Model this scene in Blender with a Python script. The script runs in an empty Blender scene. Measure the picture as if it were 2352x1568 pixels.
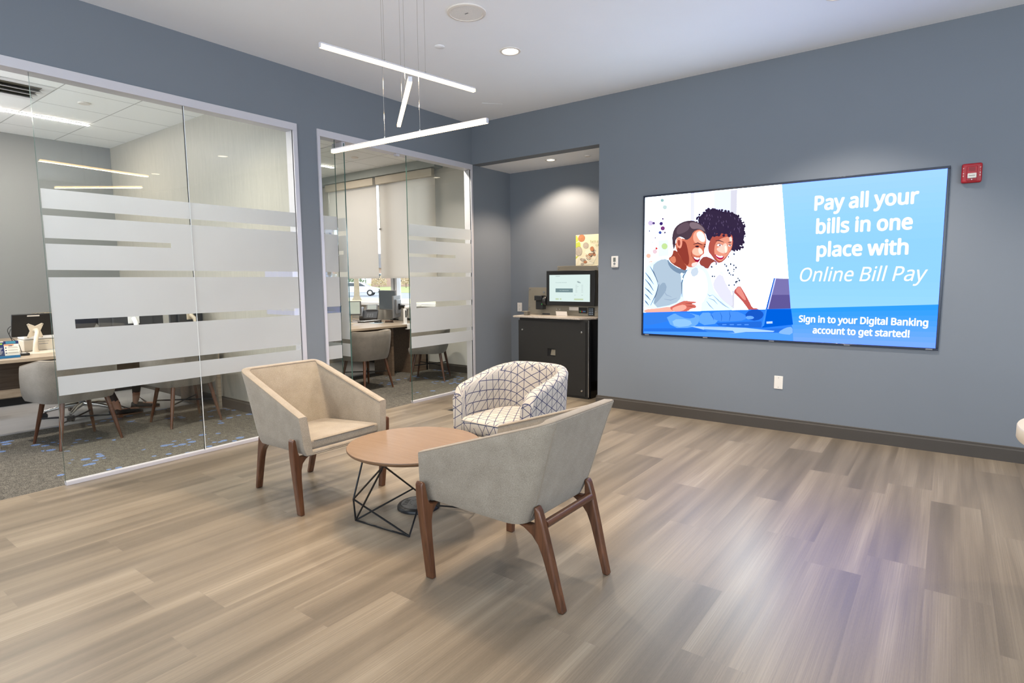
import bpy, bmesh, math, random
from mathutils import Vector, Matrix
S = bpy.context.scene
COL = S.collection
PI = math.pi

# ------------------------------------------------------------------ camera
cam_data = bpy.data.cameras.new('camera')
cam_data.sensor_width = 36.0
cam_data.lens = 1338.17 / 2352 * 36.0
cam_data.clip_start = 0.05
cam_data.clip_end = 400
cam = bpy.data.objects.new('camera', cam_data)
COL.objects.link(cam)
YAW, PITCH, ROLL = -0.64178, -0.10553, -0.008373
fw = Vector((math.sin(YAW) * math.cos(PITCH), math.cos(YAW) * math.cos(PITCH), math.sin(PITCH)))
rt = Vector((math.cos(YAW), -math.sin(YAW), 0))
up = rt.cross(fw)
rt2 = math.cos(ROLL) * rt + math.sin(ROLL) * up
up2 = -math.sin(ROLL) * rt + math.cos(ROLL) * up
cm = Matrix((rt2, up2, -fw)).transposed().to_4x4()
cm.translation = Vector((4.7114, -5.5186, 1.36))
cam.matrix_world = cm
S.camera = cam

# ------------------------------------------------------------------ look, world, lights
vs = S.view_settings
vs.view_transform = 'Standard'
vs.look = 'None'
vs.gamma = 1.0
vs.use_curve_mapping = False
vs.exposure = 0.17
cy = S.cycles
cy.use_denoising = True
cy.max_bounces = 8
cy.diffuse_bounces = 5
cy.transparent_max_bounces = 24
cy.caustics_reflective = False
cy.caustics_refractive = False
cy.sample_clamp_indirect = 6.0

def lin(c):
    out = []
    for x in c[:3]:
        x = x / 255.0
        out.append(x / 12.92 if x <= 0.04045 else ((x + 0.055) / 1.055) ** 2.4)
    return tuple(out)

w = bpy.data.worlds.new('sky')
S.world = w
w.use_nodes = True
bg = w.node_tree.nodes['Background']
bg.inputs[0].default_value = (0.86, 0.92, 1.0, 1)
bg.inputs[1].default_value = 2.8

def area(name, loc, rot, sx, sy, power, color):
    l = bpy.data.lights.new(name, 'AREA')
    l.shape = 'RECTANGLE'; l.size = sx; l.size_y = sy; l.energy = power; l.color = color
    o = bpy.data.objects.new(name, l); COL.objects.link(o)
    o.location = loc; o.rotation_euler = rot
    return o
# added cool daylight fill at assumed, unseen windows behind the photographer and far end
DAY = (0.70, 0.86, 1.0)
area('fill_daylight_front', (4.4, -8.38, 1.85), (PI / 2, 0, 0), 6.4, 1.9, 105, DAY)
area('fill_daylight_side', (8.38, -4.6, 1.85), (0, PI / 2, 0), 1.9, 5.0, 85, DAY)
WARM = (1.0, 0.90, 0.78)
OFFICE = (1.0, 0.92, 0.80)
SPOTS = [  # x, y, z, power, cone, blend
    (1.73, -1.52, 3.2, 250, 104, .6), (4.02, -0.95, 3.2, 240, 104, .6), (6.3, -0.95, 3.2, 110, 104, .7),
    (1.73, -4.3, 3.2, 50, 104, .7), (4.02, -3.9, 3.2, 40, 104, .7), (6.3, -3.9, 3.2, 36, 104, .7),
    (1.73, -6.9, 3.2, 62, 104, .7), (4.02, -6.9, 3.2, 50, 104, .7)]

# ------------------------------------------------------------------ object helpers
def tag(o, label=None, cat=None, group=None, kind=None):
    if label: o['label'] = label
    if cat: o['category'] = cat
    if group: o['group'] = group
    if kind: o['kind'] = kind
    return o

def thing(name, label, cat, loc=(0, 0, 0), rz=0.0, group=None):
    o = bpy.data.objects.new(name, None)
    COL.objects.link(o)
    o.empty_display_size = 0.1
    o.location = loc
    o.rotation_euler = (0, 0, rz)
    return tag(o, label, cat, group)

class MB:
    """collects shapes and links them as one mesh object"""
    def __init__(s):
        s.v = []; s.f = []; s.mi = []; s.sm = []; s.M = None; s.uv = None
    def _add(s, vs_, fs_, mi=0, sm=False):
        b = len(s.v)
        for p in vs_:
            p = Vector(p)
            s.v.append(s.M @ p if s.M is not None else p)
        for f in fs_:
            s.f.append(tuple(b + i for i in f)); s.mi.append(mi); s.sm.append(sm)
        return s
    def box(s, x0, x1, y0, y1, z0, z1, mi=0):
        v = [(x0, y0, z0), (x1, y0, z0), (x1, y1, z0), (x0, y1, z0), (x0, y0, z1), (x1, y0, z1), (x1, y1, z1), (x0, y1, z1)]
        return s._add(v, [(0, 3, 2, 1), (4, 5, 6, 7), (0, 1, 5, 4), (1, 2, 6, 5), (2, 3, 7, 6), (3, 0, 4, 7)], mi)
    def obox(s, c, size, rot=(0, 0, 0), mi=0):
        from mathutils import Euler
        m = Matrix.Translation(c) @ Euler(rot).to_matrix().to_4x4()
        old = s.M
        s.M = (old @ m) if old is not None else m
        s.box(-size[0] / 2, size[0] / 2, -size[1] / 2, size[1] / 2, -size[2] / 2, size[2] / 2, mi)
        s.M = old
        return s
    def prism(s, poly, fn, w0, w1, mi=0, sm=False):
        n = len(poly)
        v = [fn(u, t, w0) for u, t in poly] + [fn(u, t, w1) for u, t in poly]
        f = [tuple(range(n - 1, -1, -1)), tuple(range(n, 2 * n))]
        s._add(v, f, mi, False)
        b = len(s.v) - 2 * n
        for i in range(n):
            j = (i + 1) % n
            s.f.append((b + i, b + j, b + n + j, b + n + i)); s.mi.append(mi); s.sm.append(sm)
        return s
    def tube(s, pts, r, n=8, mi=0, caps=True, closed=False):
        pts = [Vector(p) for p in pts]
        rs = r if isinstance(r, (list, tuple)) else [r] * len(pts)
        N = len(pts)
        rings = []
        prev = None
        for i, p in enumerate(pts):
            if closed:
                d = (pts[(i + 1) % N] - pts[i - 1])
            else:
                d = pts[min(i + 1, N - 1)] - pts[max(i - 1, 0)]
            d.normalize()
            if prev is None:
                a = Vector((0, 0, 1)) if abs(d.z) < .9 else Vector((1, 0, 0))
                x = d.cross(a).normalized()
            else:
                x = (prev - d * prev.dot(d)).normalized()
            prev = x
            y = d.cross(x)
            rings.append([p + rs[i] * (math.cos(2 * PI * k / n) * x + math.sin(2 * PI * k / n) * y) for k in range(n)])
        v = [q for rg in rings for q in rg]
        f = []
        for i in range(N if closed else N - 1):
            j = (i + 1) % N
            for k in range(n):
                f.append((i * n + k, i * n + (k + 1) % n, j * n + (k + 1) % n, j * n + k))
        s._add(v, f, mi, True)
        if caps and not closed:
            b = len(s.v) - N * n
            s.f.append(tuple(b + k for k in range(n - 1, -1, -1))); s.mi.append(mi); s.sm.append(False)
            s.f.append(tuple(b + (N - 1) * n + k for k in range(n))); s.mi.append(mi); s.sm.append(False)
        return s
    def lathe(s, prof, c=(0, 0, 0), n=32, mi=0, axis='z', sm=True):
        v = []
        for r, h in prof:
            for k in range(n):
                a = 2 * PI * k / n
                q = (r * math.cos(a), r * math.sin(a), h)
                if axis == 'y': q = (q[0], q[2], q[1])
                if axis == 'x': q = (q[2], q[0], q[1])
                v.append((c[0] + q[0], c[1] + q[1], c[2] + q[2]))
        f = []
        for i in range(len(prof) - 1):
            for k in range(n):
                f.append((i * n + k, i * n + (k + 1) % n, (i + 1) * n + (k + 1) % n, (i + 1) * n + k))
        s._add(v, f, mi, sm)
        b = len(s.v) - len(prof) * n
        if prof[0][0] > 1e-5:
            s.f.append(tuple(b + k for k in range(n - 1, -1, -1))); s.mi.append(mi); s.sm.append(False)
        if prof[-1][0] > 1e-5:
            s.f.append(tuple(b + (len(prof) - 1) * n + k for k in range(n))); s.mi.append(mi); s.sm.append(False)
        return s
    def grid(s, rows, mi=0, closed_u=False, sm=True, flip=False):
        m = len(rows[0])
        v = [p for r_ in rows for p in r_]
        f = []
        for i in range(len(rows) - 1):
            for k in range(m if closed_u else m - 1):
                q = (i * m + k, i * m + (k + 1) % m, (i + 1) * m + (k + 1) % m, (i + 1) * m + k)
                f.append(q[::-1] if flip else q)
        return s._add(v, f, mi, sm)
    def poly(s, pts, mi=0):
        return s._add(pts, [tuple(range(len(pts)))], mi)
    def build(s, name, mats, parent=None, bevel=0.0, seg=2, sub=0, loc=None, angle=40, fixn=True):
        me = bpy.data.meshes.new(name)
        me.from_pydata([tuple(p) for p in s.v], [], s.f)
        if not isinstance(mats, (list, tuple)): mats = [mats]
        for m in mats: me.materials.append(m)
        for p, i, sm in zip(me.polygons, s.mi, s.sm):
            p.material_index = i
            p.use_smooth = sm or bevel > 0 or sub > 0
        if s.uv:
            lay = me.uv_layers.new(name='pattern')
            for lp in me.loops:
                lay.data[lp.index].uv = s.uv.get(lp.vertex_index, (0, 0))
        if fixn:
            bm = bmesh.new(); bm.from_mesh(me)
            bmesh.ops.recalc_face_normals(bm, faces=bm.faces)
            bm.to_mesh(me); bm.free()
        if any(s.sm) and not bevel:
            me.set_sharp_from_angle(angle=math.radians(angle))
        o = bpy.data.objects.new(name, me)
        COL.objects.link(o)
        if parent is not None: o.parent = parent
        if loc is not None: o.location = loc
        if sub:
            md = o.modifiers.new('sub', 'SUBSURF'); md.levels = sub; md.render_levels = sub
        if bevel:
            md = o.modifiers.new('bevel', 'BEVEL'); md.width = bevel; md.segments = seg
            md.limit_method = 'ANGLE'; md.angle_limit = math.radians(35)
            md.harden_normals = False
            me.set_sharp_from_angle(angle=math.radians(60))
        return o

def struct(name, mb, mats, bevel=0.0):
    return tag(mb.build(name, mats, bevel=bevel), kind='structure')

def dup(root, loc, rz, label, group=None):
    r = root.copy(); COL.objects.link(r); r.location = loc; r.rotation_euler = (0, 0, rz)
    r['label'] = label
    if group: r['group'] = group
    for ch in list(root.children):
        c = ch.copy(); COL.objects.link(c); c.parent = r
        for g in list(ch.children):
            d = g.copy(); COL.objects.link(d); d.parent = c
    return r

# ------------------------------------------------------------------ material helpers
def newmat(name):
    m = bpy.data.materials.new(name); m.use_nodes = True
    nt = m.node_tree
    for n in list(nt.nodes): nt.nodes.remove(n)
    out = nt.nodes.new('ShaderNodeOutputMaterial')
    return m, nt, out

def N(nt, typ, **kw):
    n = nt.nodes.new(typ)
    for k, v in kw.items():
        if k.startswith('i_'):
            key = k[2:]
            n.inputs[int(key) if key.isdigit() else key.replace('_', ' ')].default_value = v
        else:
            setattr(n, k, v)
    return n

def L(nt, a, b): nt.links.new(a, b)

def math_(nt, op, a, b=None, c=None):
    n = nt.nodes.new('ShaderNodeMath'); n.operation = op
    for i, x in enumerate((a, b, c)):
        if x is None: continue
        if isinstance(x, (int, float)): n.inputs[i].default_value = x
        else: nt.links.new(x, n.inputs[i])
    return n.outputs[0]

def mixc(nt, fac, a, b, mode='MIX'):
    n = nt.nodes.new('ShaderNodeMix'); n.data_type = 'RGBA'; n.blend_type = mode
    for sock, x in ((n.inputs[0], fac), (n.inputs[6], a), (n.inputs[7], b)):
        if isinstance(x, (int, float)): sock.default_value = x
        elif isinstance(x, (tuple, list)): sock.default_value = (*x[:3], 1)
        else: nt.links.new(x, sock)
    return n.outputs[2]

def ramp(nt, fac, stops):
    n = nt.nodes.new('ShaderNodeValToRGB')
    e = n.color_ramp.elements
    while len(e) < len(stops): e.new(0.5)
    for el, (p, c) in zip(e, stops):
        el.position = p; el.color = (*c[:3], 1)
    nt.links.new(fac, n.inputs[0])
    return n.outputs[0]

def coords(nt, kind='Object', scale=(1, 1, 1), rot=(0, 0, 0)):
    t = nt.nodes.new('ShaderNodeTexCoord')
    mp = nt.nodes.new('ShaderNodeMapping')
    mp.inputs['Scale'].default_value = scale
    mp.inputs['Rotation'].default_value = rot
    nt.links.new(t.outputs[kind], mp.inputs[0])
    return mp.outputs[0]

def noise(nt, vec, scale, detail=3, rough=.5, dim='3D', w=None):
    n = nt.nodes.new('ShaderNodeTexNoise'); n.noise_dimensions = dim
    n.inputs['Scale'].default_value = scale
    n.inputs['Detail'].default_value = detail
    n.inputs['Roughness'].default_value = rough
    if vec is not None: nt.links.new(vec, n.inputs['Vector'])
    if w is not None: nt.links.new(w, n.inputs['W'])
    return n.outputs[0]

def bsdf(nt, out, color, rough=.5, metal=0.0, spec=.5, bump=None, bstr=.1, bdist=.01, **kw):
    b = nt.nodes.new('ShaderNodeBsdfPrincipled')
    for sock, x in (('Base Color', color), ('Roughness', rough), ('Metallic', metal)):
        if isinstance(x, (int, float)): b.inputs[sock].default_value = x
        elif isinstance(x, (tuple, list)): b.inputs[sock].default_value = (*x[:3], 1)
        else: nt.links.new(x, b.inputs[sock])
    b.inputs['Specular IOR Level'].default_value = spec
    for k, v in kw.items(): b.inputs[k.replace('_', ' ')].default_value = v
    if bump is not None:
        bn = nt.nodes.new('ShaderNodeBump')
        bn.inputs['Strength'].default_value = bstr
        bn.inputs['Distance'].default_value = bdist
        nt.links.new(bump, bn.inputs['Height'])
        nt.links.new(bn.outputs[0], b.inputs['Normal'])
    nt.links.new(b.outputs[0], out.inputs[0])
    return b

_cache = {}
def paint(name, rgb, rough=.55, metal=0.0, spec=.4, nscale=6, var=.05, bscale=120, bstr=.04, stretch=(1, 1, 1)):
    """plain material: a colour with slight procedural mottling and a fine bump"""
    if name in _cache: return _cache[name]
    m, nt, out = newmat(name)
    v = coords(nt, 'Object', stretch)
    n = noise(nt, v, nscale, 3)
    c = lin(rgb)
    col = mixc(nt, n, tuple(x * (1 - var) for x in c), tuple(min(1, x * (1 + var)) for x in c))
    b2 = noise(nt, v, bscale, 2)
    bsdf(nt, out, col, rough, metal, spec, b2, bstr, .002)
    _cache[name] = m
    return m

def emit(name, rgb, strength, raw=False):
    if name in _cache: return _cache[name]
    m, nt, out = newmat(name)
    e = N(nt, 'ShaderNodeEmission')
    c = rgb if raw else lin(rgb)
    e.inputs[0].default_value = (*c, 1); e.inputs[1].default_value = strength
    L(nt, e.outputs[0], out.inputs[0])
    _cache[name] = m
    return m

# ---- named materials
def mk_wood_floor():
    m, nt, out = newmat('vinyl plank floor')
    W_, LEN = 0.235, 1.25
    t = N(nt, 'ShaderNodeTexCoord')
    sx = N(nt, 'ShaderNodeSeparateXYZ'); L(nt, t.outputs['Object'], sx.inputs[0])
    x, y = sx.outputs[0], sx.outputs[1]
    cx = math_(nt, 'DIVIDE', x, W_)
    ci = math_(nt, 'FLOOR', cx)
    wn = N(nt, 'ShaderNodeTexWhiteNoise', noise_dimensions='1D'); L(nt, ci, wn.inputs['W'])
    off = wn.outputs[0]
    ry = math_(nt, 'ADD', math_(nt, 'DIVIDE', y, LEN), off)
    ri = math_(nt, 'FLOOR', ry)
    seed = math_(nt, 'ADD', math_(nt, 'MULTIPLY', ci, 7.31), math_(nt, 'MULTIPLY', ri, 13.77))
    wn2 = N(nt, 'ShaderNodeTexWhiteNoise', noise_dimensions='1D'); L(nt, seed, wn2.inputs['W'])
    cb = N(nt, 'ShaderNodeCombineXYZ')
    L(nt, math_(nt, 'MULTIPLY', x, 9.0), cb.inputs[0])
    L(nt, math_(nt, 'MULTIPLY', y, .45), cb.inputs[1])
    L(nt, math_(nt, 'MULTIPLY', wn2.outputs[0], 60.0), cb.inputs[2])
    broad = noise(nt, cb.outputs[0], 1.0, 2.5, .55)
    cb2 = N(nt, 'ShaderNodeCombineXYZ')
    L(nt, math_(nt, 'MULTIPLY', x, 280.0), cb2.inputs[0])
    L(nt, math_(nt, 'MULTIPLY', y, 1.6), cb2.inputs[1])
    L(nt, math_(nt, 'MULTIPLY', wn2.outputs[0], 30.0), cb2.inputs[2])
    fine = noise(nt, cb2.outputs[0], 1.0, 2.0, .6)
    cb3 = N(nt, 'ShaderNodeCombineXYZ')
    L(nt, math_(nt, 'MULTIPLY', x, 420.0), cb3.inputs[0])
    L(nt, math_(nt, 'MULTIPLY', y, 40.0), cb3.inputs[1])
    grit = noise(nt, cb3.outputs[0], 1.0, 2.0, .6)
    tone = math_(nt, 'ADD', math_(nt, 'MULTIPLY', broad, 1.0), math_(nt, 'MULTIPLY', math_(nt, 'SUBTRACT', wn2.outputs[0], .5), .17))
    base = ramp(nt, tone, [(.26, lin((92, 81, 67))), (.44, lin((116, 103, 87))), (.57, lin((132, 118, 100))), (.76, lin((154, 140, 121)))])
    c1 = mixc(nt, math_(nt, 'MULTIPLY', math_(nt, 'SUBTRACT', 1.0, ramp(nt, fine, [(.36, (0, 0, 0)), (.62, (1, 1, 1))])), .42), base, lin((90, 79, 67)))
    c1 = mixc(nt, math_(nt, 'MULTIPLY', grit, .12), c1, lin((192, 180, 163)))
    # joints
    fx = math_(nt, 'ABSOLUTE', math_(nt, 'SUBTRACT', math_(nt, 'FRACT', cx), .5))
    fy = math_(nt, 'ABSOLUTE', math_(nt, 'SUBTRACT', math_(nt, 'FRACT', ry), .5))
    jx = math_(nt, 'GREATER_THAN', fx, .5 - .0006 / W_)
    jy = math_(nt, 'GREATER_THAN', fy, .5 - .0009 / LEN)
    j = math_(nt, 'MAXIMUM', math_(nt, 'MULTIPLY', jx, .25), jy)
    c2 = mixc(nt, math_(nt, 'MULTIPLY', j, .45), c1, lin((120, 108, 98)))
    h = math_(nt, 'SUBTRACT', math_(nt, 'MULTIPLY', fine, .6), math_(nt, 'MULTIPLY', j, .5))
    rg = math_(nt, 'ADD', .28, math_(nt, 'MULTIPLY', fine, .12))
    bsdf(nt, out, c2, rg, 0, .5, h, .12, .002)
    return m

def mk_carpet():
    m, nt, out = newmat('office carpet')
    v = coords(nt, 'Object')
    a = noise(nt, v, 120, 4, .7)
    b = noise(nt, v, 26, 3, .6)
    col = ramp(nt, math_(nt, 'ADD', math_(nt, 'MULTIPLY', a, .75), math_(nt, 'MULTIPLY', b, .25)),
               [(.34, lin((44, 43, 41))), (.47, lin((80, 77, 72))), (.55, lin((106, 101, 93))), (.68, lin((142, 135, 124)))])
    vo = N(nt, 'ShaderNodeTexVoronoi', feature='F1'); L(nt, v, vo.inputs['Vector'])
    vo.inputs['Scale'].default_value = 11.0; vo.inputs['Randomness'].default_value = .75
    dot = math_(nt, 'LESS_THAN', vo.outputs['Distance'], .36)
    sep = N(nt, 'ShaderNodeSeparateColor'); L(nt, vo.outputs['Color'], sep.inputs[0])
    pick = math_(nt, 'GREATER_THAN', sep.outputs[0], .35)
    cl = noise(nt, v, 1.7, 1.5)
    cl2 = math_(nt, 'GREATER_THAN', cl, .52)
    blue = math_(nt, 'MULTIPLY', math_(nt, 'MULTIPLY', dot, pick), cl2)
    blue = math_(nt, 'MULTIPLY', blue, .8)
    bl = ramp(nt, a, [(.38, lin((70, 92, 138))), (.62, lin((128, 156, 205)))])
    col = mixc(nt, blue, col, bl)
    bsdf(nt, out, col, .95, 0, .1, a, .5, .006)
    return m

def mk_fabric(name, c0, c1, c2, scale=260):
    m, nt, out = newmat(name)
    v = coords(nt, 'Object', (1, 1, 1))
    a = noise(nt, coords(nt, 'Object', (1, 1, .45)), scale, 3, .75)
    b = noise(nt, v, 14, 2, .5)
    t = math_(nt, 'ADD', math_(nt, 'MULTIPLY', a, .85), math_(nt, 'MULTIPLY', b, .15))
    col = ramp(nt, t, [(.38, lin(c0)), (.5, lin(c1)), (.64, lin(c2))])
    bs = bsdf(nt, out, col, .92, 0, .15, a, .25, .002)
    bs.inputs['Sheen Weight'].default_value = .25
    bs.inputs['Sheen Roughness'].default_value = .5
    return m

def mk_wood(name, c0, c1, axis='z', scale=8, rough=.35, spec=.5, coat=0.0):
    m, nt, out = newmat(name)
    st = {'z': (6, 6, .35), 'x': (.35, 6, 6), 'y': (6, .35, 6)}[axis]
    v = coords(nt, 'Object', st)
    a = noise(nt, v, scale, 4, .55)
    b = noise(nt, coords(nt, 'Object', tuple(x * 6 for x in st)), scale, 2, .5)
    t = math_(nt, 'ADD', math_(nt, 'MULTIPLY', a, .7), math_(nt, 'MULTIPLY', b, .3))
    col = ramp(nt, t, [(.32, lin(c0)), (.68, lin(c1))])
    bs = bsdf(nt, out, col, rough, 0, spec, t, .05, .002)
    bs.inputs['Coat Weight'].default_value = coat
    bs.inputs['Coat Roughness'].default_value = .2
    return m

def mk_pattern():
    """cream upholstery with a navy triangular line print, laid out in the mesh's own unwrapped metres"""
    m, nt, out = newmat('triangle print upholstery')
    t = N(nt, 'ShaderNodeUVMap'); t.uv_map = 'pattern'
    sx = N(nt, 'ShaderNodeSeparateXYZ'); L(nt, t.outputs[0], sx.inputs[0])
    u, v = sx.outputs[0], sx.outputs[1]
    P = 0.061
    def fam(ax, ay, salt):
        d = math_(nt, 'ADD', math_(nt, 'MULTIPLY', u, ax / P), math_(nt, 'MULTIPLY', v, ay / P))
        i = math_(nt, 'ROUND', d)
        dist = math_(nt, 'ABSOLUTE', math_(nt, 'SUBTRACT', d, i))
        ln = math_(nt, 'LESS_THAN', dist, .040)
        e = math_(nt, 'FLOOR', math_(nt, 'ADD', math_(nt, 'MULTIPLY', u, -ay / P / 2.31), math_(nt, 'MULTIPLY', v, ax / P / 2.31)))
        wn = N(nt, 'ShaderNodeTexWhiteNoise', noise_dimensions='2D')
        cb = N(nt, 'ShaderNodeCombineXYZ'); L(nt, math_(nt, 'ADD', i, salt), cb.inputs[0]); L(nt, e, cb.inputs[1])
        L(nt, cb.outputs[0], wn.inputs['Vector'])
        keep = math_(nt, 'GREATER_THAN', wn.outputs[0], .05)
        return math_(nt, 'MULTIPLY', ln, keep)
    f = math_(nt, 'MAXIMUM', fam(1, 0, 3.0), math_(nt, 'MAXIMUM', fam(.5, .866, 57.0), fam(-.5, .866, 91.0)))
    n = noise(nt, coords(nt, 'Object'), 300, 2, .6)
    base = ramp(nt, n, [(.35, lin((168, 162, 154))), (.65, lin((186, 180, 172)))])
    ink = ramp(nt, n, [(.35, lin((50, 54, 82))), (.65, lin((72, 76, 106)))])
    bsdf(nt, out, mixc(nt, f, base, ink), .9, 0, .15, n, .15, .001)
    return m

def mk_glass(name, tint=(.972, .988, .978), refl=1.0):
    m, nt, out = newmat(name)
    tr = N(nt, 'ShaderNodeBsdfTransparent'); tr.inputs[0].default_value = (*tint, 1)
    gl = N(nt, 'ShaderNodeBsdfGlossy'); gl.inputs['Roughness'].default_value = .0
    gl.inputs['Color'].default_value = (refl, refl, refl, 1)
    ge = N(nt, 'ShaderNodeNewGeometry')
    dp = N(nt, 'ShaderNodeVectorMath', operation='DOT_PRODUCT'); L(nt, ge.outputs['Normal'], dp.inputs[0]); L(nt, ge.outputs['Incoming'], dp.inputs[1])
    k = math_(nt, 'POWER', math_(nt, 'SUBTRACT', 1.0, math_(nt, 'ABSOLUTE', dp.outputs['Value'])), 5.0)
    fr = math_(nt, 'ADD', .04, math_(nt, 'MULTIPLY', k, .96))
    mx = N(nt, 'ShaderNodeMixShader')
    L(nt, fr, mx.inputs[0]); L(nt, tr.outputs[0], mx.inputs[1]); L(nt, gl.outputs[0], mx.inputs[2])
    L(nt, mx.outputs[0], out.inputs[0])
    return m

def mk_film():
    m, nt, out = newmat('frosted film')
    v = coords(nt, 'Object')
    n = noise(nt, v, 3, 2)
    col = mixc(nt, n, (.68, .69, .70), (.73, .74, .75))
    d = N(nt, 'ShaderNodeBsdfDiffuse'); L(nt, col, d.inputs[0])
    t = N(nt, 'ShaderNodeBsdfTranslucent'); L(nt, col, t.inputs[0])
    tr = N(nt, 'ShaderNodeBsdfTransparent'); tr.inputs[0].default_value = (.95, .97, .96, 1)
    a = N(nt, 'ShaderNodeMixShader'); a.inputs[0].default_value = .55
    L(nt, d.outputs[0], a.inputs[1]); L(nt, t.outputs[0], a.inputs[2])
    b = N(nt, 'ShaderNodeMixShader'); b.inputs[0].default_value = .05
    L(nt, a.outputs[0], b.inputs[1]); L(nt, tr.outputs[0], b.inputs[2])
    L(nt, b.outputs[0], out.inputs[0])
    return m

def mk_shade():
    m, nt, out = newmat('roller shade cloth')
    v = coords(nt, 'Object', (1, 1, 1))
    n = noise(nt, v, 400, 2)
    col = mixc(nt, n, (.76, .725, .675), (.83, .795, .745))
    d = N(nt, 'ShaderNodeBsdfDiffuse'); L(nt, col, d.inputs[0])
    t = N(nt, 'ShaderNodeBsdfTranslucent'); L(nt, col, t.inputs[0])
    a = N(nt, 'ShaderNodeMixShader'); a.inputs[0].default_value = .56
    L(nt, d.outputs[0], a.inputs[1]); L(nt, t.outputs[0], a.inputs[2])
    L(nt, a.outputs[0], out.inputs[0])
    return m

def mk_wallpaper():
    m, nt, out = newmat('textured wallcovering')
    a = noise(nt, coords(nt, 'Object', (22, 22, 1.6)), 2.2, 4, .7)
    b = noise(nt, coords(nt, 'Object', (120, 120, 14)), 2.0, 2, .6)
    t = math_(nt, 'ADD', math_(nt, 'MULTIPLY', a, .6), math_(nt, 'MULTIPLY', b, .4))
    col = ramp(nt, t, [(.28, lin((164, 160, 151))), (.52, lin((174, 170, 160))), (.76, lin((184, 180, 170)))])
    bsdf(nt, out, col, .5, 0, .4, t, .25, .004)
    return m

def mk_tiles():
    """lay-in ceiling: 61 cm tiles with thin grid lines"""
    m, nt, out = newmat('lay-in ceiling tile')
    t = N(nt, 'ShaderNodeTexCoord')
    sx = N(nt, 'ShaderNodeSeparateXYZ'); L(nt, t.outputs['Object'], sx.inputs[0])
    def ln(c, o):
        f = math_(nt, 'FRACT', math_(nt, 'DIVIDE', math_(nt, 'ADD', c, o), .618))
        return math_(nt, 'LESS_THAN', math_(nt, 'MINIMUM', f, math_(nt, 'SUBTRACT', 1.0, f)), .008)
    g = math_(nt, 'MAXIMUM', ln(sx.outputs[0], 1.82), ln(sx.outputs[1], 2.96))
    n = noise(nt, t.outputs['Object'], 160, 3, .7)
    base = mixc(nt, n, lin((238, 240, 240)), lin((250, 251, 250)))
    bsdf(nt, out, mixc(nt, math_(nt, 'MULTIPLY', g, .6), base, lin((120, 122, 120))), .85, 0, .2, math_(nt, 'SUBTRACT', math_(nt, 'MULTIPLY', n, .3), g), .2, .003)
    return m

def mk_granite():
    m, nt, out = newmat('speckled counter')
    v = coords(nt, 'Object')
    n = noise(nt, v, 220, 3, .8)
    col = ramp(nt, n, [(.35, lin((110, 98, 88))), (.5, lin((172, 160, 148))), (.66, lin((206, 196, 184)))])
    bsdf(nt, out, col, .3, 0, .5)
    return m

M = {}
M['wall'] = paint('grey wall paint', (118, 124, 132), .62, spec=.3, nscale=2, var=.03, bscale=260, bstr=.05)
M['wall_dark'] = paint('dark grey office paint', (142, 144, 144), .62, spec=.3, nscale=2, var=.03, bscale=260, bstr=.05)
M['ceiling'] = paint('ceiling paint', (242, 245, 249), .8, spec=.2, nscale=2, var=.02, bscale=200, bstr=.03)
M['floor'] = mk_wood_floor()
M['carpet'] = mk_carpet()
M['lvt'] = paint('pale office floor', (150, 149, 150), .5, nscale=9, var=.10, bscale=90, stretch=(1, .2, 1))
M['base'] = paint('rubber baseboard', (70, 65, 60), .5, var=.06)
M['alu'] = paint('satin silver frame', (206, 203, 208), .42, metal=.25, var=.03)
M['tiles'] = mk_tiles()
M['wallpaper'] = mk_wallpaper()
M['glass'] = mk_glass('partition glass')
M['glass_edge'] = paint('green glass edge', (62, 92, 84), .15, spec=.8, var=.1)
M['film'] = mk_film()
M['white'] = paint('white plastic', (226, 220, 212), .4, var=.02)
M['white_cool'] = paint('white lacquer', (232, 232, 232), .35, var=.02)
M['black'] = paint('black plastic', (30, 30, 31), .38, var=.1)
M['black_metal'] = paint('black powder coated steel', (26, 26, 27), .35, metal=.2, var=.1)
M['cab'] = paint('black laminate', (36, 35, 34), .45, var=.12, bscale=400, bstr=.06)
M['chrome'] = paint('polished steel', (200, 198, 194), .18, metal=1.0, var=.03)
M['steel'] = paint('brushed taupe steel', (146, 138, 124), .36, metal=.55, nscale=3, var=.05, bscale=60, stretch=(1, 1, 12))
M['fabric'] = mk_fabric('oatmeal wool', (124, 113, 99), (146, 135, 120), (168, 157, 142), 620)
M['fabric_seam'] = paint('oatmeal piping', (140, 128, 113), .9, var=.1)
M['fabric_grey'] = mk_fabric('grey taupe weave', (108, 102, 94), (128, 121, 112), (146, 139, 129), 620)
M['walnut'] = mk_wood('walnut', (66, 40, 26), (110, 70, 46), 'z', 7, .32)
M['walnut_x'] = mk_wood('walnut rail', (66, 40, 26), (106, 68, 46), 'y', 7, .32)
M['oak'] = mk_wood('light oak veneer', (129, 104, 83), (140, 115, 94), 'x', 9, .26, .5, .3)
M['oak_edge'] = mk_wood('oak edge band', (104, 78, 55), (126, 97, 72), 'x', 9, .4)
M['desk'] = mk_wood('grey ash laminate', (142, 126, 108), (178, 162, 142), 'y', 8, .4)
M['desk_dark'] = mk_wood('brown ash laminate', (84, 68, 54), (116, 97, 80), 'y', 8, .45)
M['pattern'] = mk_pattern()
M['red'] = paint('red alarm plastic', (164, 30, 40), .35, var=.05)
M['shade'] = mk_shade()
M['grey_pl'] = paint('mid grey plastic', (120, 122, 126), .4, var=.05)
M['dark_grey'] = paint('dark grey plastic', (62, 62, 64), .4, var=.08)
M['cream'] = paint('cream enamel', (222, 210, 190), .35, var=.03)
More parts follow.
